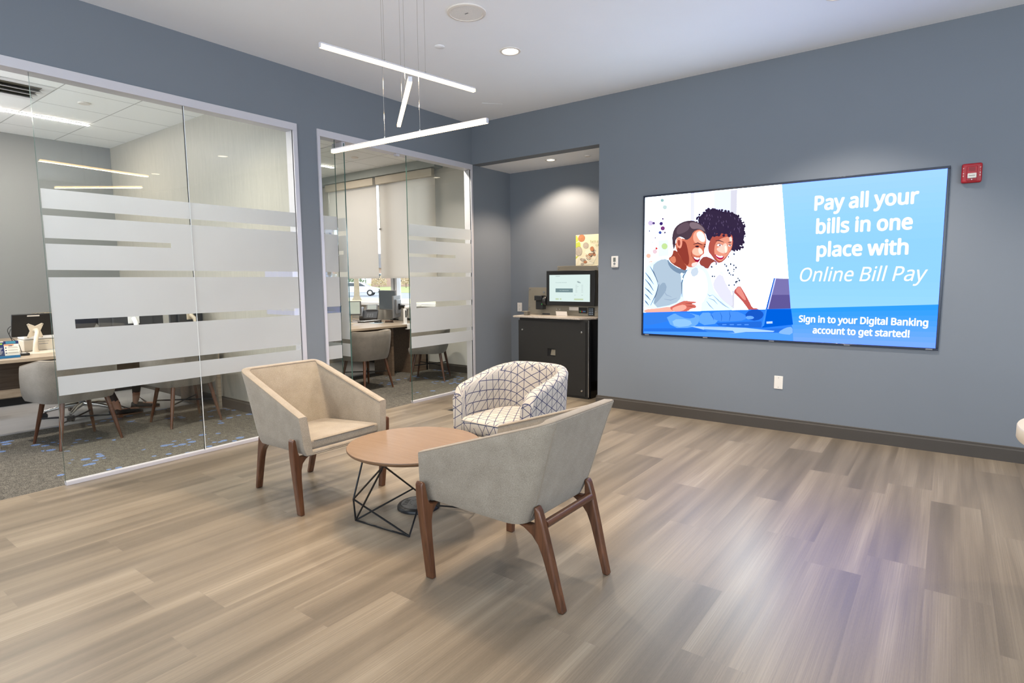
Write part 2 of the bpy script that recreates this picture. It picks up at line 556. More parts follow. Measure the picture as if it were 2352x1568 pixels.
ART_PHOTO = [((226,228,238),[(.472,1.369),(.514,1.368),(.542,.28),(.49,.279)]),
((238,240,247),[(.509,1.369),(.692,1.365),(.722,.285),(.533,.28)]),
((230,232,240),[(.692,1.365),(.844,1.36),(.867,.288),(.722,.285)]),
((212,212,226),[(.844,1.36),(.901,1.36),(.906,.289),(.867,.288)]),
((205,190,225),[(.106,1.113),(.1,1.096),(.083,1.088),(.063,1.092),(.05,1.107),(.05,1.126),(.062,1.139),(.082,1.141),(.099,1.13)]),
((90,70,130),[(.126,1.11),(.122,1.101),(.113,1.096),(.103,1.099),(.096,1.107),(.096,1.116),(.102,1.124),(.113,1.125),(.122,1.119)]),
((60,40,110),[(.206,1.101),(.202,1.09),(.191,1.084),(.177,1.087),(.169,1.098),(.168,1.11),(.177,1.119),(.19,1.121),(.202,1.114)]),
((120,60,120),[(.228,1.055),(.222,1.041),(.209,1.034),(.192,1.037),(.182,1.05),(.181,1.065),(.192,1.076),(.208,1.078),(.222,1.069)]),
((60,80,160),[(.195,1.016),(.191,1.006),(.181,1),(.169,1.003),(.161,1.012),(.161,1.023),(.169,1.031),(.18,1.033),(.191,1.026)]),
((40,40,110),[(.074,1.038),(.072,1.033),(.067,1.03),(.061,1.031),(.057,1.036),(.057,1.042),(.061,1.046),(.067,1.046),(.072,1.043)]),
((150,190,190),[(.213,1.323),(.208,1.312),(.197,1.307),(.184,1.31),(.175,1.32),(.175,1.333),(.183,1.341),(.196,1.342),(.208,1.335)]),
((190,215,215),[(.245,1.255),(.24,1.241),(.226,1.235),(.21,1.239),(.199,1.251),(.199,1.266),(.209,1.277),(.225,1.278),(.239,1.27)]),
((140,130,170),[(.138,.968),(.136,.962),(.131,.96),(.125,.961),(.121,.966),(.121,.971),(.125,.975),(.131,.976),(.136,.973)]),
((150,220,140),[(.257,.891),(.251,.874),(.234,.866),(.215,.869),(.203,.884),(.202,.902),(.214,.915),(.233,.918),(.25,.908)]),
((210,70,70),[(.156,.864),(.153,.856),(.145,.852),(.136,.854),(.13,.861),(.13,.869),(.136,.876),(.144,.877),(.152,.872)]),
((240,190,170),[(.087,.794),(.081,.778),(.066,.77),(.048,.774),(.035,.787),(.035,.804),(.047,.817),(.065,.819),(.081,.81)]),
((200,230,190),[(.248,.84),(.243,.826),(.229,.819),(.213,.822),(.202,.834),(.202,.85),(.212,.861),(.228,.863),(.242,.855)]),
((90,70,120),[(.213,1.147),(.211,1.14),(.204,1.137),(.197,1.139),(.192,1.145),(.192,1.151),(.197,1.156),(.204,1.157),(.21,1.153)]),
((230,200,210),[(.153,.833),(.147,.818),(.132,.81),(.114,.813),(.102,.827),(.101,.844),(.113,.856),(.131,.859),(.146,.849)]),
((70,50,90),[(.237,1.014),(.235,1.007),(.228,1.004),(.221,1.006),(.216,1.011),(.216,1.018),(.221,1.023),(.228,1.024),(.234,1.02)]),
((120,130,140),[(.027,.918),(.092,.92),(.16,.93),(.16,.932),(.091,.927),(.027,.92)]),
((228,232,238),[(.16,.941),(.265,.946),(.269,.789),(.163,.782)]),
((190,220,150),[(.258,.881),(.251,.861),(.232,.851),(.21,.856),(.196,.873),(.195,.894),(.209,.909),(.231,.912),(.25,.9)]),
((235,150,120),[(.029,.721),(.085,.732),(.139,.739),(.139,.743),(.083,.742),(.028,.724)]),
((52,40,66),[(.555,1.128),(.561,1.138),(.568,1.147),(.578,1.156),(.588,1.165),(.6,1.174),(.613,1.181),(.626,1.187),(.64,1.192),(.655,1.196),(.67,1.198),(.684,1.199),(.699,1.198),(.713,1.196),(.727,1.193),(.74,1.189),(.753,1.184),(.765,1.178),(.778,1.174),(.791,1.17),(.805,1.168),(.819,1.167),(.833,1.165),(.848,1.16),(.863,1.155),(.879,1.148),(.892,1.14),(.905,1.13),(.916,1.119),(.926,1.106),(.935,1.094),(.943,1.082),(.951,1.07),(.958,1.058),(.964,1.044),(.968,1.03),(.972,1.015),(.973,.998),(.974,.982),(.975,.965),(.975,.949),(.974,.933),(.972,.917),(.968,.904),(.962,.891),(.954,.879),(.946,.868),(.937,.857),(.927,.845),(.917,.834),(.907,.825),(.897,.82),(.886,.817),(.876,.817),(.864,.823),(.852,.833),(.838,.848),(.823,.867),(.802,.882),(.776,.893),(.743,.9),(.705,.901),(.674,.908),(.651,.92),(.637,.937),(.632,.959),(.624,.981),(.613,1.002),(.601,1.023),(.585,1.043),(.573,1.061),(.563,1.077),(.556,1.089),(.552,1.099),(.55,1.109),(.551,1.119)]),
((48,36,62),[(.551,1.123),(.547,1.115),(.537,1.113),(.529,1.12),(.529,1.13),(.536,1.135),(.546,1.132)]),
((48,36,62),[(.555,1.134),(.551,1.125),(.541,1.123),(.533,1.13),(.533,1.14),(.54,1.146),(.55,1.143)]),
((48,36,62),[(.583,1.124),(.578,1.113),(.565,1.111),(.555,1.12),(.555,1.132),(.564,1.14),(.577,1.136)]),
((48,36,62),[(.568,1.141),(.564,1.133),(.555,1.132),(.548,1.138),(.548,1.147),(.555,1.152),(.564,1.149)]),
((48,36,62),[(.572,1.161),(.568,1.153),(.56,1.152),(.553,1.158),(.553,1.166),(.559,1.171),(.568,1.169)]),
((48,36,62),[(.608,1.151),(.602,1.14),(.589,1.138),(.579,1.147),(.579,1.159),(.589,1.167),(.602,1.163)]),
((48,36,62),[(.612,1.175),(.608,1.167),(.599,1.166),(.592,1.172),(.591,1.181),(.599,1.186),(.608,1.184)]),
((48,36,62),[(.625,1.171),(.619,1.16),(.606,1.158),(.596,1.167),(.595,1.18),(.606,1.188),(.619,1.184)]),
((48,36,62),[(.64,1.195),(.636,1.185),(.625,1.183),(.615,1.191),(.615,1.202),(.624,1.209),(.635,1.205)]),
((48,36,62),[(.647,1.189),(.643,1.182),(.635,1.181),(.629,1.187),(.629,1.195),(.635,1.199),(.643,1.197)]),
((48,36,62),[(.663,1.203),(.657,1.191),(.644,1.189),(.632,1.198),(.632,1.212),(.643,1.22),(.656,1.215)]),
((48,36,62),[(.681,1.195),(.678,1.188),(.669,1.186),(.662,1.192),(.661,1.201),(.668,1.206),(.677,1.204)]),
((48,36,62),[(.702,1.198),(.696,1.187),(.683,1.185),(.673,1.194),(.672,1.207),(.682,1.214),(.696,1.21)]),
((48,36,62),[(.711,1.198),(.707,1.189),(.697,1.188),(.689,1.194),(.689,1.204),(.697,1.21),(.706,1.207)]),
((48,36,62),[(.717,1.198),(.714,1.191),(.706,1.19),(.7,1.195),(.7,1.203),(.706,1.207),(.714,1.205)]),
((48,36,62),[(.724,1.187),(.721,1.181),(.715,1.18),(.709,1.185),(.709,1.192),(.714,1.196),(.721,1.194)]),
((48,36,62),[(.735,1.19),(.731,1.182),(.723,1.181),(.716,1.187),(.715,1.195),(.722,1.2),(.731,1.198)]),
((48,36,62),[(.758,1.187),(.755,1.179),(.746,1.177),(.738,1.183),(.738,1.193),(.745,1.198),(.754,1.195)]),
((48,36,62),[(.782,1.186),(.778,1.178),(.768,1.176),(.76,1.183),(.76,1.193),(.768,1.198),(.777,1.195)]),
((48,36,62),[(.775,1.172),(.771,1.165),(.763,1.163),(.756,1.169),(.755,1.178),(.762,1.183),(.771,1.18)]),
((48,36,62),[(.791,1.164),(.787,1.156),(.778,1.154),(.771,1.161),(.771,1.17),(.778,1.175),(.786,1.172)]),
((48,36,62),[(.808,1.159),(.805,1.152),(.798,1.151),(.792,1.156),(.791,1.164),(.797,1.168),(.804,1.166)]),
((48,36,62),[(.816,1.173),(.811,1.163),(.799,1.161),(.789,1.169),(.789,1.182),(.798,1.189),(.81,1.185)]),
((48,36,62),[(.839,1.172),(.835,1.164),(.826,1.162),(.819,1.168),(.819,1.178),(.826,1.183),(.835,1.18)]),
((48,36,62),[(.841,1.166),(.838,1.16),(.831,1.159),(.826,1.164),(.826,1.171),(.831,1.175),(.838,1.173)]),
((48,36,62),[(.876,1.148),(.87,1.136),(.857,1.134),(.846,1.143),(.846,1.157),(.856,1.165),(.87,1.161)]),
((48,36,62),[(.884,1.14),(.881,1.134),(.875,1.133),(.87,1.138),(.87,1.144),(.875,1.148),(.881,1.146)]),
((48,36,62),[(.896,1.133),(.891,1.123),(.879,1.121),(.869,1.129),(.869,1.141),(.878,1.148),(.89,1.145)]),
((48,36,62),[(.912,1.127),(.908,1.117),(.897,1.115),(.889,1.123),(.888,1.134),(.897,1.14),(.907,1.137)]),
((48,36,62),[(.927,1.129),(.924,1.122),(.916,1.12),(.91,1.126),(.91,1.134),(.916,1.138),(.923,1.136)]),
((48,36,62),[(.93,1.12),(.926,1.112),(.917,1.111),(.91,1.117),(.91,1.126),(.917,1.132),(.926,1.129)]),
((48,36,62),[(.948,1.103),(.945,1.097),(.939,1.096),(.934,1.101),(.934,1.107),(.939,1.111),(.945,1.109)]),
((48,36,62),[(.944,1.095),(.939,1.084),(.927,1.083),(.917,1.091),(.917,1.103),(.926,1.11),(.938,1.107)]),
((48,36,62),[(.952,1.08),(.949,1.074),(.942,1.073),(.937,1.078),(.937,1.085),(.942,1.089),(.949,1.087)]),
((48,36,62),[(.974,1.064),(.971,1.057),(.963,1.056),(.957,1.061),(.957,1.069),(.963,1.074),(.97,1.072)]),
((48,36,62),[(.96,1.062),(.957,1.055),(.95,1.054),(.944,1.059),(.944,1.066),(.95,1.071),(.957,1.069)]),
((48,36,62),[(.98,1.047),(.978,1.041),(.971,1.039),(.966,1.044),(.966,1.051),(.971,1.055),(.977,1.053)]),
((48,36,62),[(.986,1.028),(.98,1.016),(.967,1.013),(.956,1.022),(.956,1.036),(.966,1.044),(.98,1.04)]),
((48,36,62),[(.978,1.005),(.973,.995),(.961,.993),(.952,1.001),(.951,1.013),(.961,1.02),(.972,1.017)]),
((48,36,62),[(.984,.979),(.98,.97),(.97,.968),(.962,.975),(.962,.985),(.97,.991),(.979,.988)]),
((48,36,62),[(.978,.975),(.975,.969),(.969,.968),(.963,.973),(.963,.98),(.968,.984),(.975,.982)]),
((48,36,62),[(.988,.962),(.983,.951),(.97,.948),(.96,.957),(.96,.97),(.969,.978),(.982,.974)]),
((48,36,62),[(.989,.94),(.987,.934),(.98,.933),(.975,.937),(.975,.944),(.98,.948),(.986,.946)]),
((48,36,62),[(.977,.93),(.974,.923),(.967,.922),(.96,.927),(.96,.935),(.966,.94),(.974,.937)]),
((48,36,62),[(.976,.9),(.973,.893),(.966,.892),(.96,.897),(.96,.904),(.965,.909),(.973,.907)]),
((48,36,62),[(.968,.887),(.964,.877),(.954,.875),(.945,.883),(.945,.893),(.953,.9),(.963,.897)]),
((48,36,62),[(.983,.886),(.978,.875),(.966,.872),(.956,.881),(.955,.894),(.965,.902),(.978,.898)]),
((48,36,62),[(.967,.866),(.963,.856),(.951,.854),(.942,.862),(.941,.874),(.95,.881),(.962,.878)]),
((48,36,62),[(.951,.871),(.948,.864),(.94,.863),(.934,.868),(.934,.876),(.94,.881),(.948,.879)]),
((48,36,62),[(.956,.841),(.951,.829),(.938,.827),(.928,.835),(.927,.849),(.937,.857),(.95,.853)]),
((48,36,62),[(.933,.836),(.928,.824),(.916,.822),(.906,.83),(.906,.843),(.915,.85),(.927,.847)]),
((48,36,62),[(.928,.82),(.923,.811),(.914,.809),(.905,.816),(.905,.826),(.913,.833),(.923,.83)]),
((48,36,62),[(.576,1.069),(.572,1.061),(.564,1.06),(.556,1.066),(.556,1.075),(.563,1.08),(.572,1.077)]),
((48,36,62),[(.577,1.072),(.574,1.066),(.567,1.065),(.561,1.07),(.56,1.077),(.566,1.081),(.574,1.079)]),
((48,36,62),[(.579,1.082),(.574,1.071),(.563,1.069),(.553,1.077),(.553,1.089),(.562,1.096),(.574,1.093)]),
((48,36,62),[(.548,1.095),(.545,1.088),(.537,1.087),(.531,1.092),(.531,1.1),(.537,1.104),(.545,1.102)]),
((150,70,62),[(.583,.742),(.607,.766),(.639,.77),(.679,.754),(.712,.736),(.736,.716),(.737,.696),(.713,.677),(.685,.665),(.654,.658),(.624,.663),(.596,.681),(.579,.7),(.573,.72)]),
((244,246,252),[(.661,.661),(.687,.705),(.712,.719),(.737,.704),(.763,.708),(.791,.731),(.821,.762),(.852,.799),(.876,.815),(.894,.81),(.908,.788),(.918,.75),(.931,.704),(.947,.651),(.961,.6),(.974,.55),(.97,.515),(.947,.496),(.925,.475),(.902,.453),(.881,.451),(.861,.472),(.842,.502),(.824,.544),(.808,.585),(.792,.626),(.775,.633),(.757,.604),(.737,.576),(.716,.549),(.697,.544),(.682,.562),(.668,.588),(.655,.622)]),
((55,60,80),[(.862,.612),(.857,.601),(.847,.606),(.847,.619),(.856,.623)]),
((55,60,80),[(.908,.505),(.903,.495),(.894,.499),(.894,.511),(.903,.515)]),
((55,60,80),[(.871,.694),(.865,.683),(.855,.688),(.855,.702),(.865,.706)]),
((55,60,80),[(.901,.645),(.896,.636),(.887,.64),(.887,.651),(.895,.655)]),
((55,60,80),[(.85,.64),(.844,.629),(.834,.633),(.834,.647),(.844,.651)]),
((55,60,80),[(.849,.761),(.844,.752),(.836,.756),(.836,.767),(.843,.77)]),
((55,60,80),[(.898,.628),(.894,.62),(.888,.623),(.887,.632),(.894,.635)]),
((55,60,80),[(.922,.522),(.918,.515),(.911,.518),(.911,.527),(.917,.53)]),
((55,60,80),[(.834,.678),(.828,.667),(.818,.671),(.818,.685),(.827,.689)]),
((55,60,80),[(.861,.502),(.856,.493),(.847,.496),(.847,.508),(.855,.512)]),
((55,60,80),[(.899,.784),(.893,.773),(.883,.778),(.882,.792),(.892,.796)]),
((55,60,80),[(.92,.662),(.914,.651),(.904,.655),(.904,.669),(.913,.673)]),
((55,60,80),[(.818,.693),(.813,.683),(.804,.687),(.803,.699),(.812,.703)]),
((55,60,80),[(.939,.563),(.936,.555),(.929,.558),(.929,.567),(.935,.57)]),
((55,60,80),[(.873,.598),(.869,.589),(.861,.593),(.861,.603),(.868,.607)]),
((55,60,80),[(.932,.536),(.927,.526),(.918,.53),(.917,.543),(.926,.546)]),
((55,60,80),[(.9,.683),(.894,.673),(.885,.677),(.885,.69),(.894,.693)]),
((55,60,80),[(.7,.673),(.694,.661),(.683,.666),(.682,.681),(.693,.685)]),
((55,60,80),[(.726,.584),(.721,.575),(.713,.579),(.713,.59),(.721,.593)]),
((55,60,80),[(.922,.531),(.916,.521),(.906,.525),(.906,.538),(.916,.542)]),
((55,60,80),[(.846,.638),(.841,.628),(.832,.632),(.832,.644),(.84,.648)]),
((55,60,80),[(.953,.545),(.947,.534),(.937,.538),(.936,.553),(.947,.557)]),
((55,60,80),[(.708,.585),(.703,.575),(.693,.579),(.693,.592),(.702,.596)]),
((55,60,80),[(.895,.595),(.89,.584),(.88,.588),(.879,.602),(.889,.606)]),
((55,60,80),[(.938,.565),(.934,.556),(.926,.56),(.926,.57),(.933,.574)]),
((55,60,80),[(.739,.699),(.734,.689),(.725,.693),(.724,.705),(.733,.709)]),
((255,255,255),[(.732,.565),(.767,.613),(.801,.596),(.835,.513),(.861,.464),(.881,.448),(.886,.423),(.878,.391),(.85,.38),(.801,.389),(.76,.411),(.725,.445),(.709,.482),(.713,.521)]),
((222,222,232),[(.724,.555),(.761,.604),(.796,.591),(.826,.518),(.852,.471),(.871,.45),(.885,.402),(.892,.326),(.876,.303),(.837,.331),(.792,.374),(.742,.433),(.714,.479),(.708,.514)]),
((188,88,84),[(.904,.458),(.932,.492),(.957,.492),(.978,.46),(.999,.425),(1.021,.387),(1.041,.35),(1.058,.315),(1.077,.297),(1.097,.298),(1.116,.291),(1.135,.277),(1.119,.268),(1.07,.264),(1.032,.281),(1.005,.319),(.979,.353),(.952,.381),(.927,.407),(.903,.43)]),
((226,140,130),[(.918,.465),(.937,.488),(.955,.484),(.971,.454),(.988,.421),(1.005,.385),(1.008,.368),(.997,.367),(.98,.379),(.958,.403),(.938,.424),(.919,.443)]),
((176,84,72),[(.654,.862),(.659,.886),(.665,.908),(.674,.928),(.684,.945),(.697,.96),(.712,.971),(.727,.977),(.744,.979),(.762,.977),(.78,.976),(.797,.974),(.814,.973),(.831,.973),(.844,.97),(.856,.965),(.864,.957),(.87,.947),(.874,.934),(.877,.92),(.878,.903),(.877,.884),(.875,.866),(.871,.849),(.867,.833),(.861,.817),(.853,.802),(.844,.786),(.834,.77),(.823,.753),(.812,.74),(.8,.728),(.789,.719),(.778,.713),(.767,.71),(.757,.709),(.747,.712),(.738,.718),(.729,.725),(.72,.734),(.711,.745),(.702,.757),(.693,.769),(.683,.782),(.673,.794),(.663,.807),(.657,.822),(.654,.841)]),
((228,150,126),[(.742,.914),(.758,.923),(.774,.931),(.791,.937),(.81,.942),(.829,.946),(.845,.945),(.856,.94),(.864,.93),(.868,.915),(.871,.9),(.871,.883),(.869,.865),(.866,.846),(.859,.828),(.851,.809),(.84,.79),(.826,.771),(.813,.756),(.8,.743),(.788,.733),(.777,.727),(.766,.725),(.755,.728),(.745,.735),(.735,.747),(.727,.76),(.72,.773),(.715,.787),(.712,.802),(.71,.817),(.71,.834),(.711,.853),(.714,.872),(.721,.888),(.73,.903)]),
((250,206,190),[(.789,.873),(.8,.883),(.809,.886),(.816,.883),(.823,.874),(.828,.86),(.831,.846),(.832,.834),(.831,.822),(.828,.811),(.824,.803),(.818,.797),(.812,.794),(.805,.793),(.797,.794),(.787,.796),(.776,.799),(.764,.805),(.754,.81),(.745,.817),(.738,.824),(.733,.831),(.732,.838),(.736,.844),(.744,.849),(.755,.853),(.767,.859),(.778,.866)]),
((255,232,222),[(.807,.866),(.818,.86),(.824,.846),(.827,.822),(.823,.807),(.813,.802),(.807,.816),(.803,.851)]),
((255,220,208),[(.846,.95),(.86,.944),(.868,.927),(.869,.899),(.864,.887),(.854,.892),(.846,.909),(.841,.938)]),
((62,34,50),[(.719,.911),(.752,.909),(.796,.894),(.797,.897),(.753,.918),(.719,.914)]),
((62,34,50),[(.832,.888),(.857,.89),(.869,.896),(.868,.899),(.855,.899),(.831,.891)]),
((250,240,240),[(.733,.874),(.747,.881),(.761,.88),(.775,.873),(.777,.866),(.765,.861),(.751,.862),(.735,.868)]),
((60,30,50),[(.769,.87),(.766,.863),(.759,.861),(.753,.866),(.753,.874),(.758,.878),(.766,.876)]),
((250,240,240),[(.837,.866),(.846,.871),(.855,.872),(.862,.868),(.862,.862),(.854,.856),(.845,.855),(.837,.86)]),
((60,30,50),[(.86,.864),(.857,.858),(.851,.857),(.845,.861),(.845,.868),(.85,.872),(.857,.87)]),
((60,30,50),[(.725,.872),(.753,.883),(.784,.868),(.785,.87),(.753,.888),(.724,.874)]),
((60,30,50),[(.831,.864),(.851,.873),(.868,.866),(.868,.868),(.85,.879),(.83,.866)]),
((176,20,70),[(.72,.788),(.738,.778),(.761,.773),(.79,.772),(.801,.764),(.794,.749),(.783,.741),(.766,.739),(.751,.744),(.737,.754),(.725,.767),(.716,.784)]),
((255,255,255),[(.731,.781),(.745,.773),(.763,.769),(.786,.769),(.792,.765),(.782,.759),(.769,.757),(.753,.761),(.74,.768),(.729,.779)]),
((140,60,60),[(.798,.8),(.812,.789),(.827,.797),(.826,.799),(.812,.793),(.799,.802)]),
((50,38,66),[(.933,.942),(.929,.932),(.918,.93),(.909,.938),(.909,.949),(.917,.956),(.928,.953)]),
((50,38,66),[(.769,.977),(.764,.968),(.754,.966),(.746,.973),(.746,.983),(.754,.989),(.764,.987)]),
((50,38,66),[(.769,1.05),(.765,1.042),(.755,1.04),(.748,1.047),(.747,1.057),(.755,1.062),(.764,1.059)]),
((50,38,66),[(.81,.982),(.805,.971),(.792,.969),(.782,.977),(.782,.99),(.791,.998),(.804,.994)]),
((50,38,66),[(.762,.964),(.757,.952),(.744,.95),(.734,.959),(.733,.972),(.743,.98),(.756,.976)]),
((50,38,66),[(.705,1.041),(.698,1.027),(.683,1.024),(.67,1.035),(.67,1.051),(.682,1.06),(.697,1.055)]),
((50,38,66),[(.933,.941),(.928,.93),(.916,.927),(.906,.936),(.905,.948),(.915,.956),(.927,.952)]),
((50,38,66),[(.742,1.042),(.738,1.033),(.728,1.031),(.72,1.038),(.719,1.048),(.727,1.054),(.737,1.051)]),
((50,38,66),[(.725,.963),(.718,.95),(.704,.947),(.691,.957),(.691,.972),(.703,.981),(.718,.977)]),
((50,38,66),[(.87,1.02),(.866,1.011),(.857,1.01),(.849,1.016),(.849,1.026),(.856,1.032),(.866,1.029)]),
((50,38,66),[(.74,.963),(.736,.955),(.727,.953),(.719,.959),(.719,.969),(.726,.975),(.735,.972)]),
((50,38,66),[(.878,.971),(.873,.961),(.861,.959),(.852,.967),(.851,.979),(.86,.986),(.872,.983)]),
((50,38,66),[(.922,1.001),(.918,.99),(.906,.988),(.897,.996),(.896,1.008),(.905,1.015),(.917,1.012)]),
((50,38,66),[(.697,1.039),(.693,1.031),(.685,1.03),(.678,1.035),(.678,1.044),(.684,1.049),(.693,1.047)]),
((50,38,66),[(.742,1.039),(.738,1.031),(.729,1.03),(.722,1.036),(.722,1.045),(.729,1.05),(.738,1.047)]),
((50,38,66),[(.934,.997),(.929,.984),(.915,.981),(.903,.991),(.902,1.006),(.914,1.015),(.928,1.01)]),
((50,38,66),[(.855,.971),(.85,.96),(.837,.957),(.827,.966),(.826,.979),(.836,.987),(.849,.983)]),
((50,38,66),[(.924,.946),(.919,.934),(.906,.932),(.895,.941),(.895,.954),(.905,.962),(.918,.958)]),
((50,38,66),[(.816,.981),(.811,.969),(.798,.967),(.787,.976),(.786,.99),(.797,.998),(.81,.994)]),
((50,38,66),[(.809,.999),(.805,.991),(.796,.989),(.788,.996),(.788,1.005),(.795,1.011),(.805,1.008)]),
((50,38,66),[(.888,.987),(.885,.979),(.876,.978),(.869,.983),(.869,.992),(.876,.997),(.884,.995)]),
((50,38,66),[(.704,.967),(.699,.958),(.689,.956),(.681,.963),(.681,.974),(.689,.98),(.699,.977)]),
((50,38,66),[(.771,.989),(.765,.976),(.75,.973),(.739,.983),(.738,.998),(.749,1.007),(.764,1.003)]),
((50,38,66),[(.749,1.015),(.744,1.005),(.733,1.003),(.724,1.011),(.723,1.022),(.732,1.029),(.743,1.026)]),
((50,38,66),[(.662,.965),(.659,.957),(.65,.956),(.643,.961),(.643,.97),(.65,.975),(.658,.973)]),
((50,38,66),[(.919,1.011),(.915,1.003),(.907,1.001),(.899,1.007),(.899,1.017),(.906,1.022),(.915,1.02)]),
((50,38,66),[(.892,.956),(.888,.947),(.878,.946),(.87,.952),(.87,.962),(.877,.968),(.887,.965)]),
((50,38,66),[(.814,1.001),(.808,.989),(.795,.987),(.784,.996),(.784,1.01),(.794,1.018),(.808,1.014)]),
((50,38,66),[(.715,.972),(.708,.958),(.693,.955),(.68,.966),(.679,.982),(.692,.991),(.707,.987)]),
((50,38,66),[(.859,.954),(.853,.94),(.838,.938),(.826,.948),(.826,.963),(.837,.972),(.852,.968)]),
((50,38,66),[(.768,.974),(.762,.961),(.748,.958),(.736,.968),(.735,.983),(.747,.991),(.761,.987)]),
((50,38,66),[(.821,1.033),(.816,1.022),(.804,1.02),(.793,1.028),(.793,1.041),(.803,1.049),(.815,1.045)]),
((50,38,66),[(.911,.999),(.906,.988),(.893,.986),(.883,.994),(.882,1.007),(.892,1.015),(.905,1.011)]),
((50,38,66),[(.902,.974),(.899,.966),(.891,.965),(.884,.971),(.884,.979),(.89,.984),(.899,.982)]),
((50,38,66),[(.836,1.017),(.83,1.004),(.816,1.002),(.804,1.012),(.804,1.026),(.815,1.035),(.829,1.031)]),
((50,38,66),[(.845,1.011),(.839,.998),(.824,.996),(.813,1.006),(.812,1.02),(.823,1.029),(.838,1.025)]),
((50,38,66),[(.834,1.01),(.828,.997),(.814,.995),(.803,1.005),(.802,1.019),(.813,1.028),(.828,1.023)]),
((50,38,66),[(.909,.947),(.903,.934),(.889,.932),(.877,.942),(.877,.956),(.888,.965),(.902,.961)]),
((50,38,66),[(.842,.976),(.837,.965),(.825,.963),(.815,.971),(.814,.984),(.824,.991),(.837,.988)]),
((50,38,66),[(.805,.956),(.8,.947),(.79,.945),(.781,.952),(.781,.963),(.789,.969),(.8,.966)]),
((50,38,66),[(.681,.98),(.676,.97),(.664,.968),(.654,.976),(.654,.988),(.663,.995),(.675,.992)]),
((50,38,66),[(.808,.991),(.804,.982),(.794,.98),(.786,.987),(.786,.997),(.793,1.003),(.803,1)]),
((50,38,66),[(.715,1.041),(.71,1.029),(.696,1.026),(.684,1.036),(.684,1.05),(.695,1.059),(.709,1.055)]),
((50,38,66),[(.906,.965),(.903,.957),(.894,.955),(.887,.961),(.887,.97),(.894,.975),(.902,.973)]),
((50,38,66),[(.929,.95),(.924,.939),(.913,.937),(.903,.945),(.903,.957),(.912,.964),(.924,.961)]),
((50,38,66),[(.66,.967),(.654,.955),(.641,.953),(.631,.962),(.63,.975),(.64,.983),(.654,.979)]),
((50,38,66),[(.944,.945),(.94,.935),(.929,.933),(.92,.94),(.92,.951),(.928,.958),(.939,.955)]),
((50,38,66),[(.893,.884),(.89,.877),(.883,.876),(.877,.881),(.877,.888),(.882,.893),(.889,.891)]),
((50,38,66),[(.926,.826),(.922,.816),(.911,.814),(.902,.821),(.902,.833),(.91,.84),(.921,.837)]),
((50,38,66),[(.959,.906),(.956,.898),(.947,.896),(.94,.902),(.94,.911),(.946,.916),(.955,.914)]),
((50,38,66),[(.941,.943),(.937,.934),(.928,.933),(.921,.939),(.921,.948),(.928,.954),(.936,.951)]),
((50,38,66),[(.978,.843),(.973,.832),(.961,.83),(.952,.838),(.952,.85),(.961,.857),(.972,.854)]),
((50,38,66),[(.921,.854),(.916,.843),(.905,.841),(.896,.849),(.895,.861),(.904,.868),(.915,.864)]),
((50,38,66),[(.949,.887),(.946,.88),(.939,.879),(.933,.884),(.932,.892),(.938,.896),(.945,.894)]),
((50,38,66),[(.899,.827),(.894,.816),(.882,.814),(.872,.822),(.871,.835),(.881,.842),(.893,.839)]),
((50,38,66),[(.916,.845),(.913,.837),(.904,.835),(.897,.841),(.896,.85),(.903,.856),(.912,.853)]),
((50,38,66),[(.945,.832),(.942,.824),(.934,.823),(.927,.828),(.927,.837),(.933,.842),(.941,.84)]),
((50,38,66),[(.944,.912),(.94,.903),(.93,.902),(.923,.908),(.922,.918),(.93,.924),(.939,.921)]),
((50,38,66),[(.893,.913),(.889,.906),(.881,.904),(.875,.91),(.874,.919),(.881,.924),(.889,.921)]),
((50,38,66),[(.969,.928),(.965,.918),(.954,.916),(.945,.923),(.945,.935),(.953,.941),(.964,.938)]),
((50,38,66),[(.9,.814),(.897,.807),(.889,.805),(.883,.81),(.883,.818),(.889,.823),(.896,.821)]),
((50,38,66),[(.903,.92),(.897,.909),(.885,.907),(.875,.915),(.875,.928),(.884,.935),(.897,.932)]),
((50,38,66),[(.95,.825),(.946,.816),(.937,.814),(.929,.821),(.929,.831),(.936,.837),(.946,.834)]),
((50,38,66),[(.901,.903),(.898,.894),(.888,.892),(.881,.899),(.881,.908),(.888,.914),(.897,.911)]),
((50,38,66),[(.972,.923),(.969,.916),(.961,.914),(.955,.92),(.954,.928),(.96,.933),(.968,.93)]),
((50,38,66),[(.965,.93),(.96,.919),(.948,.917),(.937,.925),(.937,.938),(.947,.946),(.959,.942)]),
((50,38,66),[(.919,.871),(.915,.861),(.904,.859),(.896,.866),(.895,.877),(.904,.884),(.914,.881)]),
((50,38,66),[(.969,.935),(.964,.925),(.953,.923),(.943,.931),(.943,.943),(.952,.95),(.964,.947)]),
((104,88,124),[(.649,1.041),(.642,1.029),(.655,1.016),(.657,1.017),(.647,1.029),(.651,1.04)]),
((104,88,124),[(.647,1.13),(.641,1.119),(.645,1.106),(.646,1.107),(.646,1.118),(.649,1.129)]),
((104,88,124),[(.706,.991),(.708,.98),(.704,.968),(.705,.968),(.713,.979),(.707,.991)]),
((104,88,124),[(.939,1.115),(.936,1.103),(.949,1.092),(.95,1.093),(.94,1.105),(.941,1.115)]),
((104,88,124),[(.929,1.029),(.937,1.019),(.922,1.008),(.922,1.007),(.941,1.017),(.93,1.03)]),
((104,88,124),[(.912,1.027),(.915,1.015),(.919,1.004),(.921,1.004),(.92,1.016),(.913,1.027)]),
((104,88,124),[(.619,1.133),(.614,1.122),(.619,1.109),(.621,1.11),(.619,1.121),(.62,1.132)]),
((104,88,124),[(.783,1.063),(.782,1.051),(.789,1.039),(.79,1.04),(.787,1.052),(.785,1.063)]),
